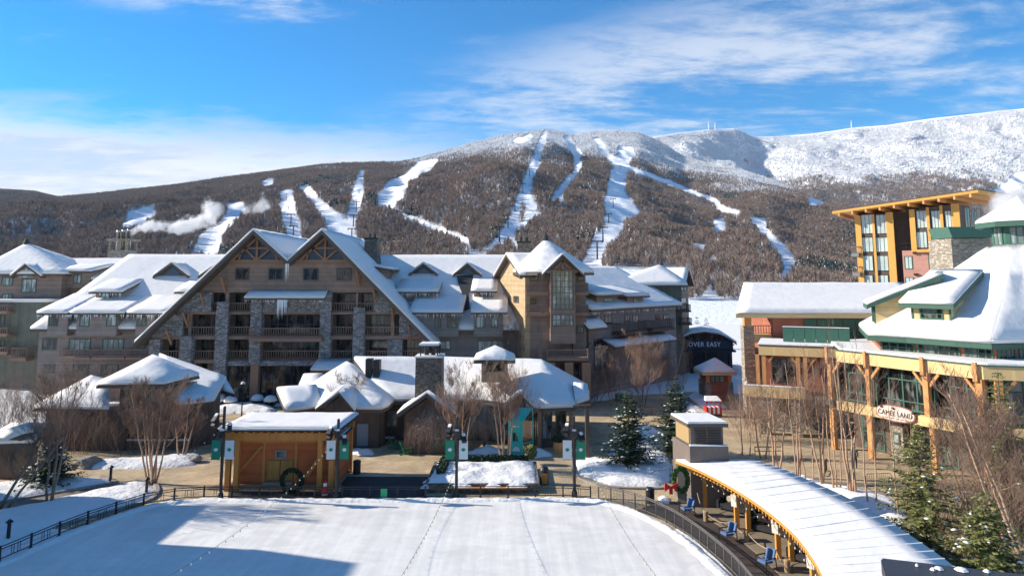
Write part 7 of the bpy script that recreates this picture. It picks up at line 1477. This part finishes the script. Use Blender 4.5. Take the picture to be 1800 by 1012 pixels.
bb_ = G(1352, 800); BRK = thing('bike_rack', 'low timber and metal rack standing on the plaza behind the canopy roof', 'rack', tuple(bb_)); solid('rails', STEELD, BRK, lambda m: (m.bar(bb_ + Vector((-1.2, 0, .7)), bb_ + Vector((1.2, .1, .7)), .06), m.bar(bb_ + Vector((-1.2, 0, .35)), bb_ + Vector((1.2, .1, .35)), .05))); solid('posts', STEELD, BRK, lambda m: [m.bar(bb_ + Vector((x, 0, 0)), bb_ + Vector((x, 0, .75)), .05) for x in (-1.2, 0, 1.2)])

# ================================================================== NEIGHBOUR LODGE OUTSIDE THE LEFT EDGE (casts the shade on the ice)
ND = thing('neighbour_lodge', 'brown lodge just outside the left edge whose shadow falls over the ice', 'lodge', (-50, 25, 0))
kE_ = 1 / math.tan(SUN_EL); sh = lambda q, z: Vector((q.x - z * kE_ * math.cos(SUN_AZ), q.y + z * kE_ * math.sin(SUN_AZ), z))
pa_ = G(365, 892); pb2 = G(277, 966); pc_ = G(430, 966); pd_ = G(600, 1012)
e1_ = sh(pa_, 11.2); x0 = e1_.x; yA = sh(pa_, 11.2).y; yB = sh(pb2, 12).y
solid('low_wing', BROWN, ND, lambda m: m.box((x0 - 16, yB, 0), (x0 - .5, yA, 11.0))); solid('low_roof', FASC, ND, lambda m: m.box((x0 - 16.3, yB, 11.01), (x0, yA + .3, 11.25)))
zE_ = (x0 - pc_.x) / (-kE_ * math.cos(SUN_AZ)); yG = pc_.y + zE_ * kE_ * math.sin(SUN_AZ)
b1 = 5.5; a1 = 2.08 * 0 + 6.0
# rake: each metre of rise moves the shade kE right; fit the second point
bz = 6.4; q2 = sh(pd_, zE_ + bz); 
solid('gable_block', BROWN, ND, lambda m: m.prism([(x0, yG, 0), (x0, yG, zE_), (q2.x, yG, zE_ + bz), (2 * q2.x - x0, yG, zE_), (2 * q2.x - x0, yG, 0)], (0, -48, 0)))
solid('snow_cover', SNOW, ND, lambda m: (m.prism([(x0 + .3, yG, zE_ + .02), (q2.x, yG, zE_ + bz + .02), (q2.x, yG, zE_ + bz + .3), (x0 + .3, yG, zE_ + .3)], (0, -48, 0))))
# ================================================================== TREES
BARK = mat('birch_bark', (.46, .30, .20), .8, bump=.4, bscale=10, vary=.45, vscale=7, stretch=(1, 1, 2.5)); BARKD = mat('dark_bark', (.16, .12, .10), .9, vary=.3, vscale=5)
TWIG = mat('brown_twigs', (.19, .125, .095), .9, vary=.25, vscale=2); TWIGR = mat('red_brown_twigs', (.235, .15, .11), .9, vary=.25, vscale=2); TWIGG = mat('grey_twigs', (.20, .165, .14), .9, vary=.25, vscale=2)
def twig3(m, pts, r0, r1):
    k = len(pts); vs = []
    for i, p in enumerate(pts):
        d = (pts[min(i + 1, k - 1)] - pts[max(i - 1, 0)]); d = d.normalized() if d.length > 1e-6 else Vector((0, 0, 1)); a = d.orthogonal().normalized(); b_ = d.cross(a); r = r0 + (r1 - r0) * i / (k - 1)
        vs += [p + a * r, p + (a * -.5 + b_ * .87) * r, p + (a * -.5 - b_ * .87) * r]
    m.add(vs, [(i * 3 + j, i * 3 + (j + 1) % 3, (i + 1) * 3 + (j + 1) % 3, (i + 1) * 3 + j) for i in range(k - 1) for j in range(3)])
def grow(m, p, d, L, r, depth, rd, up=.25, kids=4):
    n = 3 if depth > 0 else 2; pts = [p]; q = p.copy(); dd = d.copy()
    for i in range(n): dd = (dd + Vector((rd.uniform(-.25, .25), rd.uniform(-.25, .25), up * .4 + rd.uniform(-.1, .1)))).normalized(); q = q + dd * (L / n); pts.append(q.copy())
    twig3(m, pts, r, max(.004, r * .35))
    if depth > 0:
        for k in range(kids + (depth > 1)):
            t = rd.uniform(.25, 1); i = min(n - 1, int(t * n)); b_ = pts[i].lerp(pts[i + 1], t * n - i); nd = (dd + Vector((rd.uniform(-1, 1), rd.uniform(-1, 1), rd.uniform(-.3, .7) + up)) * .75).normalized()
            grow(m, b_, nd, L * rd.uniform(.45, .7), max(.0055, r * .5), depth - 1, rd, up, kids)
def stem_tree(name, label, base, stems, crown=1.0, bark=None, twig=None, group=None, seed=1, cat='tree', start=.35, kids=4, nl=13, depth=2, up=.25, rk=1.0):
    """stems: list of (offset, top offset, height, radius)"""
    rd = random.Random(seed); t = thing(name, label, cat, tuple(base), group=group); tm, cm = MB(), MB()
    for off, top, H_, r in stems:
        a = base + Vector(off); b_ = base + Vector((top[0], top[1], H_)); pts = []
        for i in range(9):
            s_ = i / 8; p = a.lerp(b_, s_) + Vector((rd.uniform(-.06, .06), rd.uniform(-.06, .06), 0)) * H_ * .12 * (s_ > 0); p += (b_ - a) * Vector((0, 0, 0)).length; pts.append(p)
        rr = [r * (1 - .85 * (i / 8)) + .008 for i in range(9)]; tm.tube(pts, rr, 6)
        for k in range(nl):
            s_ = start + (1 - start) * (k + rd.random()) / nl; i = min(7, int(s_ * 8)); p = pts[i].lerp(pts[i + 1], s_ * 8 - i); th = rd.uniform(0, 6.283); d = Vector((math.cos(th), math.sin(th), rd.uniform(.5, 1.1))).normalized()
            grow(cm, p, d, H_ * crown * .30 * (1.15 - .75 * (s_ - start) / (1 - start)) * rd.uniform(.7, 1.2), max(.008, .024 * rk * (1 - s_) + .009), depth, rd, up, kids)
    tm.build('trunk', bark or BARK, t, smooth=True); cm.build('crown', twig or TWIG, t); return t
def birch(px, py, top, spread, n, label, seed, kids=4, nl=12, crown=1.0, leanx=0.0, bark=None, twig=None, group='bare birches around the plaza', r=.075, depth=3, base=None, start=.35):
    b_ = base or G(px, py); s_ = 1200 / b_.y; H_ = D(px, top, b_.y).z; rd = random.Random(seed * 7); w_ = spread / s_ / 2; st = []
    for k in range(n):
        f = 0 if n == 1 else (k / (n - 1) * 2 - 1); st.append(((f * .22 + rd.uniform(-.1, .1), rd.uniform(-.3, .3), 0), (f * w_ * .58 + leanx + rd.uniform(-.2, .2), rd.uniform(-1, 1) * w_ * .6, 0), H_ * rd.uniform(.78, .97), r * rd.uniform(.75, 1.15)))
    return stem_tree('birch_tree', label, b_, st, crown, bark, twig, group, seed, kids=kids, nl=nl, depth=depth, start=start)
birch(268, 850, 664, 110, 7, 'multi stemmed birch rising from the tip of the snowy bed, left of the skate hut', 1, nl=11)
birch(88, 884, 640, 110, 3, 'birch with three dark leaning stems in the snow bed near the left edge', 2, nl=14, bark=mat('dull_birch_bark', (.24, .17, .13), .85, vary=.4, vscale=6), r=.09)
birch(4, 895, 730, 60, 2, 'strongly leaning birch stem crossing the left edge of the picture', 3, leanx=3.2, bark=MATS['dull_birch_bark'], nl=10, r=.1)
birch(323, 806, 690, 60, 3, 'young birch by the left pavilion door in the long snow bank', 4, nl=10)
birch(806, 826, 645, 105, 4, 'birch clump at the left end of the snowy planter, behind the lamp post', 5, nl=10, r=.07)
birch(887, 824, 640, 80, 5, 'birch clump in the planter in front of the teal photo frame', 6, nl=10, r=.07)
birch(612, 778, 655, 55, 2, 'thin birch standing behind the right corner of the skate hut', 7, nl=9, r=.05)
birch(1340, 805, 650, 70, 2, 'slender pale birch leftmost in the grove behind the canopy', 8, nl=5, depth=2, kids=5, r=.06)
birch(1368, 838, 655, 60, 3, 'birch clump behind the canopy, in front of the yellow balcony', 9, nl=6, depth=2, kids=5, r=.07)
birch(1403, 845, 630, 60, 3, 'birch clump with straight stems in front of the red restaurant wall', 10, nl=6, depth=2, kids=5, r=.07)
birch(1447, 852, 610, 80, 3, 'birch clump at the left corner post of the restaurant', 11, nl=7, depth=2, kids=5, r=.07)
birch(1500, 868, 600, 110, 4, 'birch clump with orange lit bark nearest the oval sign', 12, nl=7, depth=2, kids=5, r=.09)
birch(1585, 905, 690, 70, 2, 'thin birch right of the oval sign, left of the tall evergreen', 13, nl=5, depth=2, kids=5, r=.05)
birch(1812, 1035, 640, 70, 3, 'large foreground birch leaning left from the bottom right corner', 14, leanx=-2.9, nl=16, r=.11, kids=4)
birch(1700, 905, 700, 90, 3, 'brown bare tree in front of the right end of the restaurant', 15, nl=11, r=.05, bark=BARKD)
for q in ((1312, 800, 660, 50, 2, 'thin birch just right of the vent house lid', 61), (1422, 848, 645, 50, 2, 'pair of birch stems between the red wall and the corner post', 62), (1474, 862, 630, 60, 3, 'birch stems directly left of the clump nearest the oval sign', 63), (1530, 885, 660, 60, 2, 'pair of birch stems crossing below the oval sign', 64)): birch(*q, nl=5, depth=2, kids=5, r=.055)
# trees in front of the hotel
T0 = [birch(905, 702, 570, 80, 3, 'round crowned bare tree below the yellow gable wall', 21, nl=14, start=.12, crown=1.15, twig=TWIGR, bark=BARKD, group='bare trees before the hotel', kids=4)]
for i, (x, y, tp_, w_, lb) in enumerate(((960, 704, 578, 90, 'bare tree before the tower balcony, left of the bay window'), (1003, 700, 590, 80, 'bare tree before the timber posts at the foot of the tower'), (722, 694, 590, 50, 'small bare tree between the stone chimney and the gabled block'), (838, 690, 600, 50, 'small bare tree just behind the pavilion cupola'), (1078, 712, 598, 90, 'bare tree with pale stem left of the two tall evergreens'), (1130, 718, 590, 80, 'bare tree standing right behind the first tall evergreen'), (1172, 712, 588, 110, 'broad bare tree left of the dark arched hall'))):
    birch(x, y, tp_, w_, 3, lb, 22 + i, nl=14, start=.12, crown=1.15, twig=TWIGR, bark=BARKD if i not in (4, 6) else BARK, group='bare trees before the hotel', r=.06)
def brush(px, py, top, w_, label, seed, twig=None, n=10, group='bare shrubs', kids=4, depth=2, name='shrub', cat='shrub', droop=False):
    b_ = G(px, py); s_ = 1200 / b_.y; H_ = max(.6, D(px, top, b_.y).z); W2 = w_ / s_ / 2; rd = random.Random(seed * 3); t = thing(name, label, cat, tuple(b_), group=group); m = MB()
    for k in range(n * 3):
        th = rd.uniform(0, 6.283); f = rd.random() ** .5; o = Vector((math.cos(th) * W2 * f * .55, math.sin(th) * W2 * f * .55, 0)); d = Vector((math.cos(th) * f * W2, math.sin(th) * f * W2, H_ * .9)).normalized(); grow(m, b_ + o, d, H_ * rd.uniform(.5, .8), .018, depth, rd, .1, kids)
    m.build('twigs', twig or TWIG, t)
    return t
shr = [(18, 790, 690, 90, 'bare brown shrub at the left edge above the low shed roof'), (70, 775, 680, 90, 'bare brown shrub right behind the young snowy evergreen'), (125, 800, 700, 90, 'bare shrub mass between the evergreen and the long low wall'), (175, 795, 712, 80, 'bare grey shrub before the low snow roof of the left pavilion'), (225, 795, 725, 80, 'bare shrub against the stone wall of the left pavilion'), (330, 790, 735, 50, 'bare shrub at the timber corner of the left pavilion'), (40, 730, 625, 90, 'tall bare shrub below the olive annex balconies'), (100, 735, 632, 80, 'tall bare shrub below the left wing balcony'), (150, 740, 640, 70, 'tall bare shrub behind the low snow roof of the left pavilion'), (-10, 760, 650, 80, 'bare shrub cut by the left edge of the picture'), (205, 705, 645, 60, 'bare shrub below the left wing, behind the stacked roofs'), (285, 790, 700, 60, 'bare shrub in front of the stone wall, right of the birch clump')]
for i, q in enumerate(shr): brush(*q, 50 + i, twig=TWIGG if i % 2 else TWIG, group='bare shrubs on the left', n=8)
shr2 = [(1312, 775, 690, 60, 'bare brown shrub beside the red kiosk'), (1335, 770, 700, 60, 'bare brown shrub below the yellow balcony'), (1660, 930, 800, 90, 'bare brown shrub right of the large foreground evergreen'), (1735, 985, 850, 130, 'wide bare bush filling the bottom right corner'), (1790, 965, 810, 100, 'tall bare bush at the right edge before the restaurant'), (1690, 1005, 890, 110, 'low bare bush above the dark roof corner'), (1040, 705, 640, 60, 'bare shrub at the foot of the tower right of the pavilion'), (930, 712, 640, 60, 'bare shrub behind the pavilion right hip')]
for i, q in enumerate(shr2): brush(*q, 80 + i, twig=TWIG if i % 2 else TWIGR, group='bare shrubs on the right', n=11 if q[3] > 80 else 8)
def weeping(px, py, top, w_, label, seed):
    b_ = G(px, py); s_ = 1200 / b_.y; H_ = D(px, top, b_.y).z; W2 = w_ / s_ / 2; rd = random.Random(seed); t = thing('weeping_tree', label, 'tree', tuple(b_), group='weeping trees before the pavilion'); m = MB()
    tr = MB(); tr.tube([b_, b_ + Vector((.1, 0, H_ * .4)), b_ + Vector((0, .1, H_ * .7))], [.12, .09, .05], 6); tr.build('trunk', BARKD, t)
    for k in range(480):
        th = rd.uniform(0, 6.283); f = rd.uniform(.15, 1); z0 = H_ * rd.uniform(.4, .75); top_ = H_ * math.sqrt(max(.05, 1 - (f * .9) ** 2)) * rd.uniform(.85, 1.02); e = Vector((math.cos(th) * W2 * f, math.sin(th) * W2 * f, 0)); drop = rd.uniform(.15, .75)
        pts = [b_ + Vector((0, 0, z0)), b_ + e * .5 + Vector((0, 0, max(z0, top_))), b_ + e * .85 + Vector((0, 0, top_ * .9)), b_ + e + Vector((0, 0, top_ * (1 - drop * .5))), b_ + e * 1.03 + Vector((rd.uniform(-.1, .1), rd.uniform(-.1, .1), max(.2, top_ * (1 - drop))))]
        twig3(m, pts, .014, .006)
        for j in range(3): p = pts[2].lerp(pts[3], rd.random()); twig3(m, [p, p + Vector((rd.uniform(-.3, .3), rd.uniform(-.3, .3), rd.uniform(-.3, .2))), p + Vector((rd.uniform(-.4, .4), rd.uniform(-.4, .4), rd.uniform(-.8, -.1)))], .008, .004)
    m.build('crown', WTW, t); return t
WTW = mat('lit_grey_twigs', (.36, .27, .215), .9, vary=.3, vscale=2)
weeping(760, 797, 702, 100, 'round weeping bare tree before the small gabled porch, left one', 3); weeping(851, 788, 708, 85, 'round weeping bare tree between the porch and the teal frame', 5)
# ---- evergreens
NEED = mat('evergreen_needles', (.035, .058, .028), .8, vary=.5, vscale=3); NEEDL = mat('olive_needles', (.15, .16, .055), .8, vary=.45, vscale=2.5)
def spruce(px, py, top, w_, label, seed, needles=None, snow=40, levels=30, br=11, group='evergreens of the village', fill=1.05, base=None, name='evergreen_tree'):
    b_ = base or G(px, py); s_ = 1200 / b_.y; H_ = D(px, top, b_.y).z; W2 = w_ / s_ / 2; rd = random.Random(seed); t = thing(name, label, 'tree', tuple(b_), group=group)
    tr = MB(); tr.tube([b_, b_ + Vector((0, 0, H_ * .97))], [.05 + H_ * .015, .015], 7); tr.build('trunk', BARKD, t); m = MB(); sn = MB(); tips = []
    for lv in range(levels):
        f = (lv + rd.random() * .6) / levels; z = H_ * (.05 + .93 * f); R_ = W2 * (1 - f) ** .8 + .08; nb = max(4, int(br * (1 - f * .5)))
        for k in range(nb):
            th = 6.283 * (k + rd.random()) / nb; L_ = R_ * rd.choice((.6, .85, 1, 1.05, 1.2)) * rd.uniform(.8, 1.05); d = Vector((math.cos(th), math.sin(th), 0)); rise = rd.uniform(.0, .35) if f > .6 else rd.uniform(-.15, .12); sag = L_ * rd.uniform(.05, .22)
            P = lambda u: b_ + Vector((0, 0, z)) + d * (L_ * u) + Vector((0, 0, L_ * rise * u - sag * math.sin(u * 2.4))); steps = max(3, int(L_ / .10)); side = Vector((-d.y, d.x, 0)); twig3(m, [P(0), P(.5), P(1)], .012, .004)
            for i in range(1, steps + 1):
                u = i / steps; p = P(u); l = (.10 + .24 * (1 - u) * min(1, L_)) * fill * 1.3
                for sg in (-1, 1):
                    if rd.random() > .92: continue
                    q = p + side * sg * l * rd.uniform(.7, 1.3) + d * l * rd.uniform(.3, .9) + Vector((0, 0, rd.uniform(-.12, .05))); c = Vector((rd.uniform(-1, 1), rd.uniform(-1, 1), rd.uniform(-.2, 1))).normalized() * .055
                    m.add([p, p.lerp(q, .5) + c, q, p.lerp(q, .5) - c], [(0, 1, 2, 3)])
            tips.append((P(.75), L_, d))
    m.build('foliage', needles or NEED, t)
    for k in range(snow):
        p, L_, d = rd.choice(tips[:int(len(tips) * .85)]); r = rd.uniform(.06, .15) * min(1.2, .5 + L_ * .4); n = 7; c = p + Vector((0, 0, .05)); ph = rd.random() * 6
        ring_ = [c + Vector((math.cos(ph + 6.283 * j / n) * r * rd.uniform(.7, 1.3), math.sin(ph + 6.283 * j / n) * r * rd.uniform(.7, 1.3), rd.uniform(-.04, .0))) for j in range(n)]; r2 = [c + (q - c) * .55 + Vector((0, 0, r * .25)) for q in ring_]
        sn.add(ring_ + r2 + [c + Vector((0, 0, r * .32)), c - Vector((0, 0, .05))], [(j, (j + 1) % n, n + (j + 1) % n, n + j) for j in range(n)] + [(n + j, n + (j + 1) % n, 2 * n) for j in range(n)] + [((j + 1) % n, j, 2 * n + 1) for j in range(n)])
    if snow: sn.build('snow_load', SNOW, t, smooth=True)
    return t
spruce(1107, 822, 680, 125, 'tall evergreen with snow on its lower boughs, left of the vent house', 1, snow=150)
spruce(1190, 800, 660, 115, 'tall evergreen directly behind the vent house, right of its twin', 2, snow=90)
spruce(88, 852, 768, 115, 'broad young evergreen loaded with snow near the left edge', 3, snow=200, levels=20, br=14)
spruce(1628, 990, 738, 215, 'large olive evergreen rising behind the end of the canopy roof', 4, needles=NEEDL, snow=60, levels=30, br=10, fill=.95)
spruce(1778, 945, 642, 170, 'tallest olive evergreen in front of the right end of the restaurant', 5, needles=NEEDL, snow=35, levels=34, br=10, fill=.95)
spruce(1745, 1060, 860, 190, 'low olive evergreen in the bottom right corner among bare branches', 6, needles=NEEDL, snow=50, levels=22, br=13)
spruce(1225, 640, 552, 34, 'small far evergreen left of the arched hall, in front of the open snow', 7, snow=5, levels=14, br=7, base=Vector((D(1225, 560, 150).x, 150, 0))); spruce(1241, 640, 556, 30, 'small far evergreen directly behind the top of the arched hall', 8, snow=5, levels=14, br=7, base=Vector((D(1241, 560, 150).x, 150, 0)))
b_ = G(933, 816); t = thing('clipped_shrub', 'small round green shrub at the right back corner of the planter', 'shrub', tuple(b_)); solid('foliage', NEEDL, t, lambda m: leafy(m, b_ + Vector((0, 0, 1.0)), (.5, .45, .55), 420, 3, .09))
for i, (x, y, lb) in enumerate(((383, 716, 'snow capped shrub nearest the left pavilion gable'), (405, 717, 'snow capped shrub just left of the slim lamp post'), (452, 714, 'round snow capped shrub right of the slim lamp post'), (475, 716, 'snow capped shrub at the left eave of the pavilion'))):
    b_ = G(x, y); t = thing('shrub', lb, 'shrub', tuple(b_), group='snow capped shrubs before the hotel'); solid('foliage', HEDGE, t, lambda m: leafy(m, b_ + Vector((0, 0, .7)), (.75, .6, .6), 420, i, .09)); solid('snow_cap', SNOWR, t, lambda m: m.lathe([(.8, .75), (.75, 1.0), (.5, 1.3), (.1, 1.42)], b_, 9), smooth=True)
# rocks at the foot of the left planter beds
ROCK = mat('grey_rock', (.24, .22, .2), .9, bump=.6, bscale=3, vary=.25)
def rock(px, py, r, label, seed):
    b_ = G(px, py); bm = bmesh.new(); bmesh.ops.create_icosphere(bm, subdivisions=3, radius=1)
    for v in bm.verts: n_ = mnoise.noise(v.co * 1.1 + Vector((seed * 5, 0, 0))); v.co = Vector((v.co.x * r * 1.3, v.co.y * r, v.co.z * r * .75)) * (1 + n_ * .5)
    me = bpy.data.meshes.new('rock'); bm.to_mesh(me); bm.free(); o = link('rock', me, None, ROCK); o.location = b_ + Vector((0, 0, r * .25)); tag(o, label, 'rock', 'boulders by the beds')
rock(152, 820, .8, 'grey boulder at the left end of the long snow bank', 1); rock(1066, 806, .35, 'reddish boulder left of the tall evergreen trunk', 2); rock(1078, 812, .3, 'small boulder just below the tall evergreen', 3); rock(340, 812, .5, 'grey boulder at the right end of the long snow bank', 4)
# ================================================================== ON THE MOUNTAIN
def on_front(px, py):
    s_ = np.linspace(.05, 1, 1500); x, y, z = front_pt(np.full(s_.shape, float(px)), s_); rw = row((z - CAM_H) / y); i = int(np.argmin(np.abs(rw - py))); return Vector((float(x[i]), float(y[i]), float(z[i])))
pyl = MB(); pyl.tube([(0, 0, -2), (0, 0, 13)], [.7, .5], 6); pm_ = pyl.build('column', STEELD); pa2 = MB(); pa2.box((-4, -.4, 12.6), (4, .4, 13.4)); pa2.box((-4.2, -1.6, 11.9), (-3.6, 1.6, 12.5)); pa2.box((3.6, -1.6, 11.9), (4.2, 1.6, 12.5)); pa3 = pa2.build('crossarm', STEELD)
root = thing('lift_pylon', '', 'lift pylon', (0, 0, 0), group='ski lift pylons on the pistes'); pm_.parent = root; pa3.parent = root
names_ = {0: 'the long straight piste below the main summit', 1: 'the wide piste under the double summit', 2: 'the narrow piste right of the twin gables', 3: 'the piste above the left hotel gable'}
ordn = ['lowest', 'second lowest', 'third', 'fourth', 'fifth', 'highest']
first = True
for li, pts in enumerate((((878, 425), (893, 400), (905, 372), (919, 340), (931, 310), (945, 272)), ((1050, 455), (1060, 425), (1070, 395), (1078, 365), (1084, 335), (1090, 300)), ((618, 425), (621, 398), (626, 372), (631, 345), (635, 320)), ((515, 420), (511, 398), (507, 376), (503, 352)))):
    for i, (x, y) in enumerate(pts):
        p = on_front(x, y); lb = f'{ordn[i] if i < len(pts) - 1 else "highest"} lift pylon on {names_[li]}'
        if first: o = root; o.location = p; first = False
        else: o = dup(root, p, 0, group='ski lift pylons on the pistes')
        o['label'] = lb
def on_back(px):
    x, y, z = back_pt(np.array([float(px)]), np.array([.995])); return Vector((float(x[0]), float(y[0]), float(z[0])))
for x, top, lb in ((1246, 216, 'left one of two white radio masts on the far snowy summit'), (1257, 217, 'right one of two white radio masts on the far snowy summit'), (1497, 214, 'single white mast standing alone on the long snowy ridge')):
    p = on_back(x); H_ = D(x, top, p.y).z - p.z + 8; t = thing('radio_mast', lb, 'mast', tuple(p)); solid('mast', WHITE, t, lambda m: m.tube([p - Vector((0, 0, 10)), p + Vector((0, 0, H_))], [3.2, 1.6], 6)); solid('platform', WHITE, t, lambda m: [m.box(p + Vector((-5, -5, H_ * k)), p + Vector((5, 5, H_ * k + 3))) for k in (.35, .6)])
p = on_back(1250); hut = thing('summit_station', 'small white summit building between the two radio masts', 'building', tuple(p)); solid('wall', WHITE, hut, lambda m: m.box(p + Vector((-16, -8, -10)), p + Vector((16, 8, 9)))); solid('roof', FASC, hut, lambda m: m.box(p + Vector((-17, -9, 9.1)), p + Vector((17, 9, 11))))
# ================================================================== STEAM
def steam(name, label, A, B, r0, r1, dens, seed, wave=0.0):
    A, B = Vector(A), Vector(B); L_ = (B - A).length; m = MB(); R_ = r1 * 2.2 + wave; m.box((-.3, -R_, -R_), (L_ + .6, R_, R_)); v = bpy.data.materials.new('steam_vapour'); v.use_nodes = True; nt = v.node_tree; nt.nodes.clear()
    out = N(nt, 'ShaderNodeOutputMaterial'); pv = N(nt, 'ShaderNodeVolumePrincipled'); pv.inputs['Color'].default_value = (.99, .99, 1, 1); pv.inputs['Anisotropy'].default_value = 0.0; L(nt, pv.outputs[0], out.inputs['Volume'])
    tc_ = N(nt, 'ShaderNodeTexCoord'); s_ = N(nt, 'ShaderNodeSeparateXYZ'); L(nt, tc_.outputs['Object'], s_.inputs[0]); u = mth(nt, 'DIVIDE', s_.outputs[0], L_)
    n_ = N(nt, 'ShaderNodeTexNoise', i_Scale=.55 / max(.5, r1 / 1.6), i_Detail=5.0, i_Roughness=.62, noise_dimensions='3D'); mp_ = N(nt, 'ShaderNodeMapping'); mp_.inputs['Location'].default_value = (seed * 3.1, 0, 0); L(nt, tc_.outputs['Object'], mp_.inputs[0]); L(nt, mp_.outputs[0], n_.inputs[0])
    zc = mth(nt, 'SUBTRACT', s_.outputs[2], mth(nt, 'MULTIPLY', mth(nt, 'SINE', mth(nt, 'MULTIPLY', u, 8.5)), wave)); rad = mth(nt, 'SQRT', mth(nt, 'ADD', mth(nt, 'MULTIPLY', zc, zc), mth(nt, 'MULTIPLY', s_.outputs[1], s_.outputs[1])))
    rr = mth(nt, 'ADD', mth(nt, 'MULTIPLY', mth(nt, 'POWER', mth(nt, 'MAXIMUM', u, 0.0), .6), r1 - r0), r0); d = mth(nt, 'SUBTRACT', mth(nt, 'ADD', 1.0, mth(nt, 'MULTIPLY', mth(nt, 'SUBTRACT', n_.outputs[0], .5), 5.0)), mth(nt, 'DIVIDE', rad, rr))
    fade = mth(nt, 'MULTIPLY', mapr(nt, u, 1.0, .82), mapr(nt, u, -.01, .03)); L(nt, mth(nt, 'MULTIPLY', mth(nt, 'MULTIPLY', mapr(nt, d, .0, .6), fade), dens), pv.inputs['Density'])
    o = m.build(name, v); o.location = A; o.rotation_euler = (B - A).to_track_quat('X', 'Z').to_euler(); return tag(o, label, 'steam', kind='stuff')
steam('steam', 'thick white steam plume drifting right from the stone flue stack', D(230, 411, 112), D(398, 374, 113), .35, 1.7, 1.15, 1, wave=.55)
steam('steam', 'thin wisp of steam over the piste above the left gable', D(426, 372, 240), D(474, 352, 241), 1.5, 3.0, .12, 4)
steam('steam', 'pale steam blowing in front of the orange tower beside the green cupola', D(1716, 388, 66.5), D(1815, 345, 67), .4, 1.9, .55, 7)

# ================================================================== AIR
hz_m = bpy.data.materials.new('thin_haze'); hz_m.use_nodes = True; nt = hz_m.node_tree; nt.nodes.clear(); out = N(nt, 'ShaderNodeOutputMaterial'); pv = N(nt, 'ShaderNodeVolumePrincipled'); pv.inputs['Color'].default_value = (.72, .82, .95, 1); pv.inputs['Density'].default_value = 2.6e-5; L(nt, pv.outputs[0], out.inputs['Volume'])
hb_ = MB(); hb_.box((-9000, -200, -3200), (9000, 9500, 1700)); tag(hb_.build('haze', hz_m), 'thin pale blue winter haze in front of the mountain', 'haze', kind='stuff')
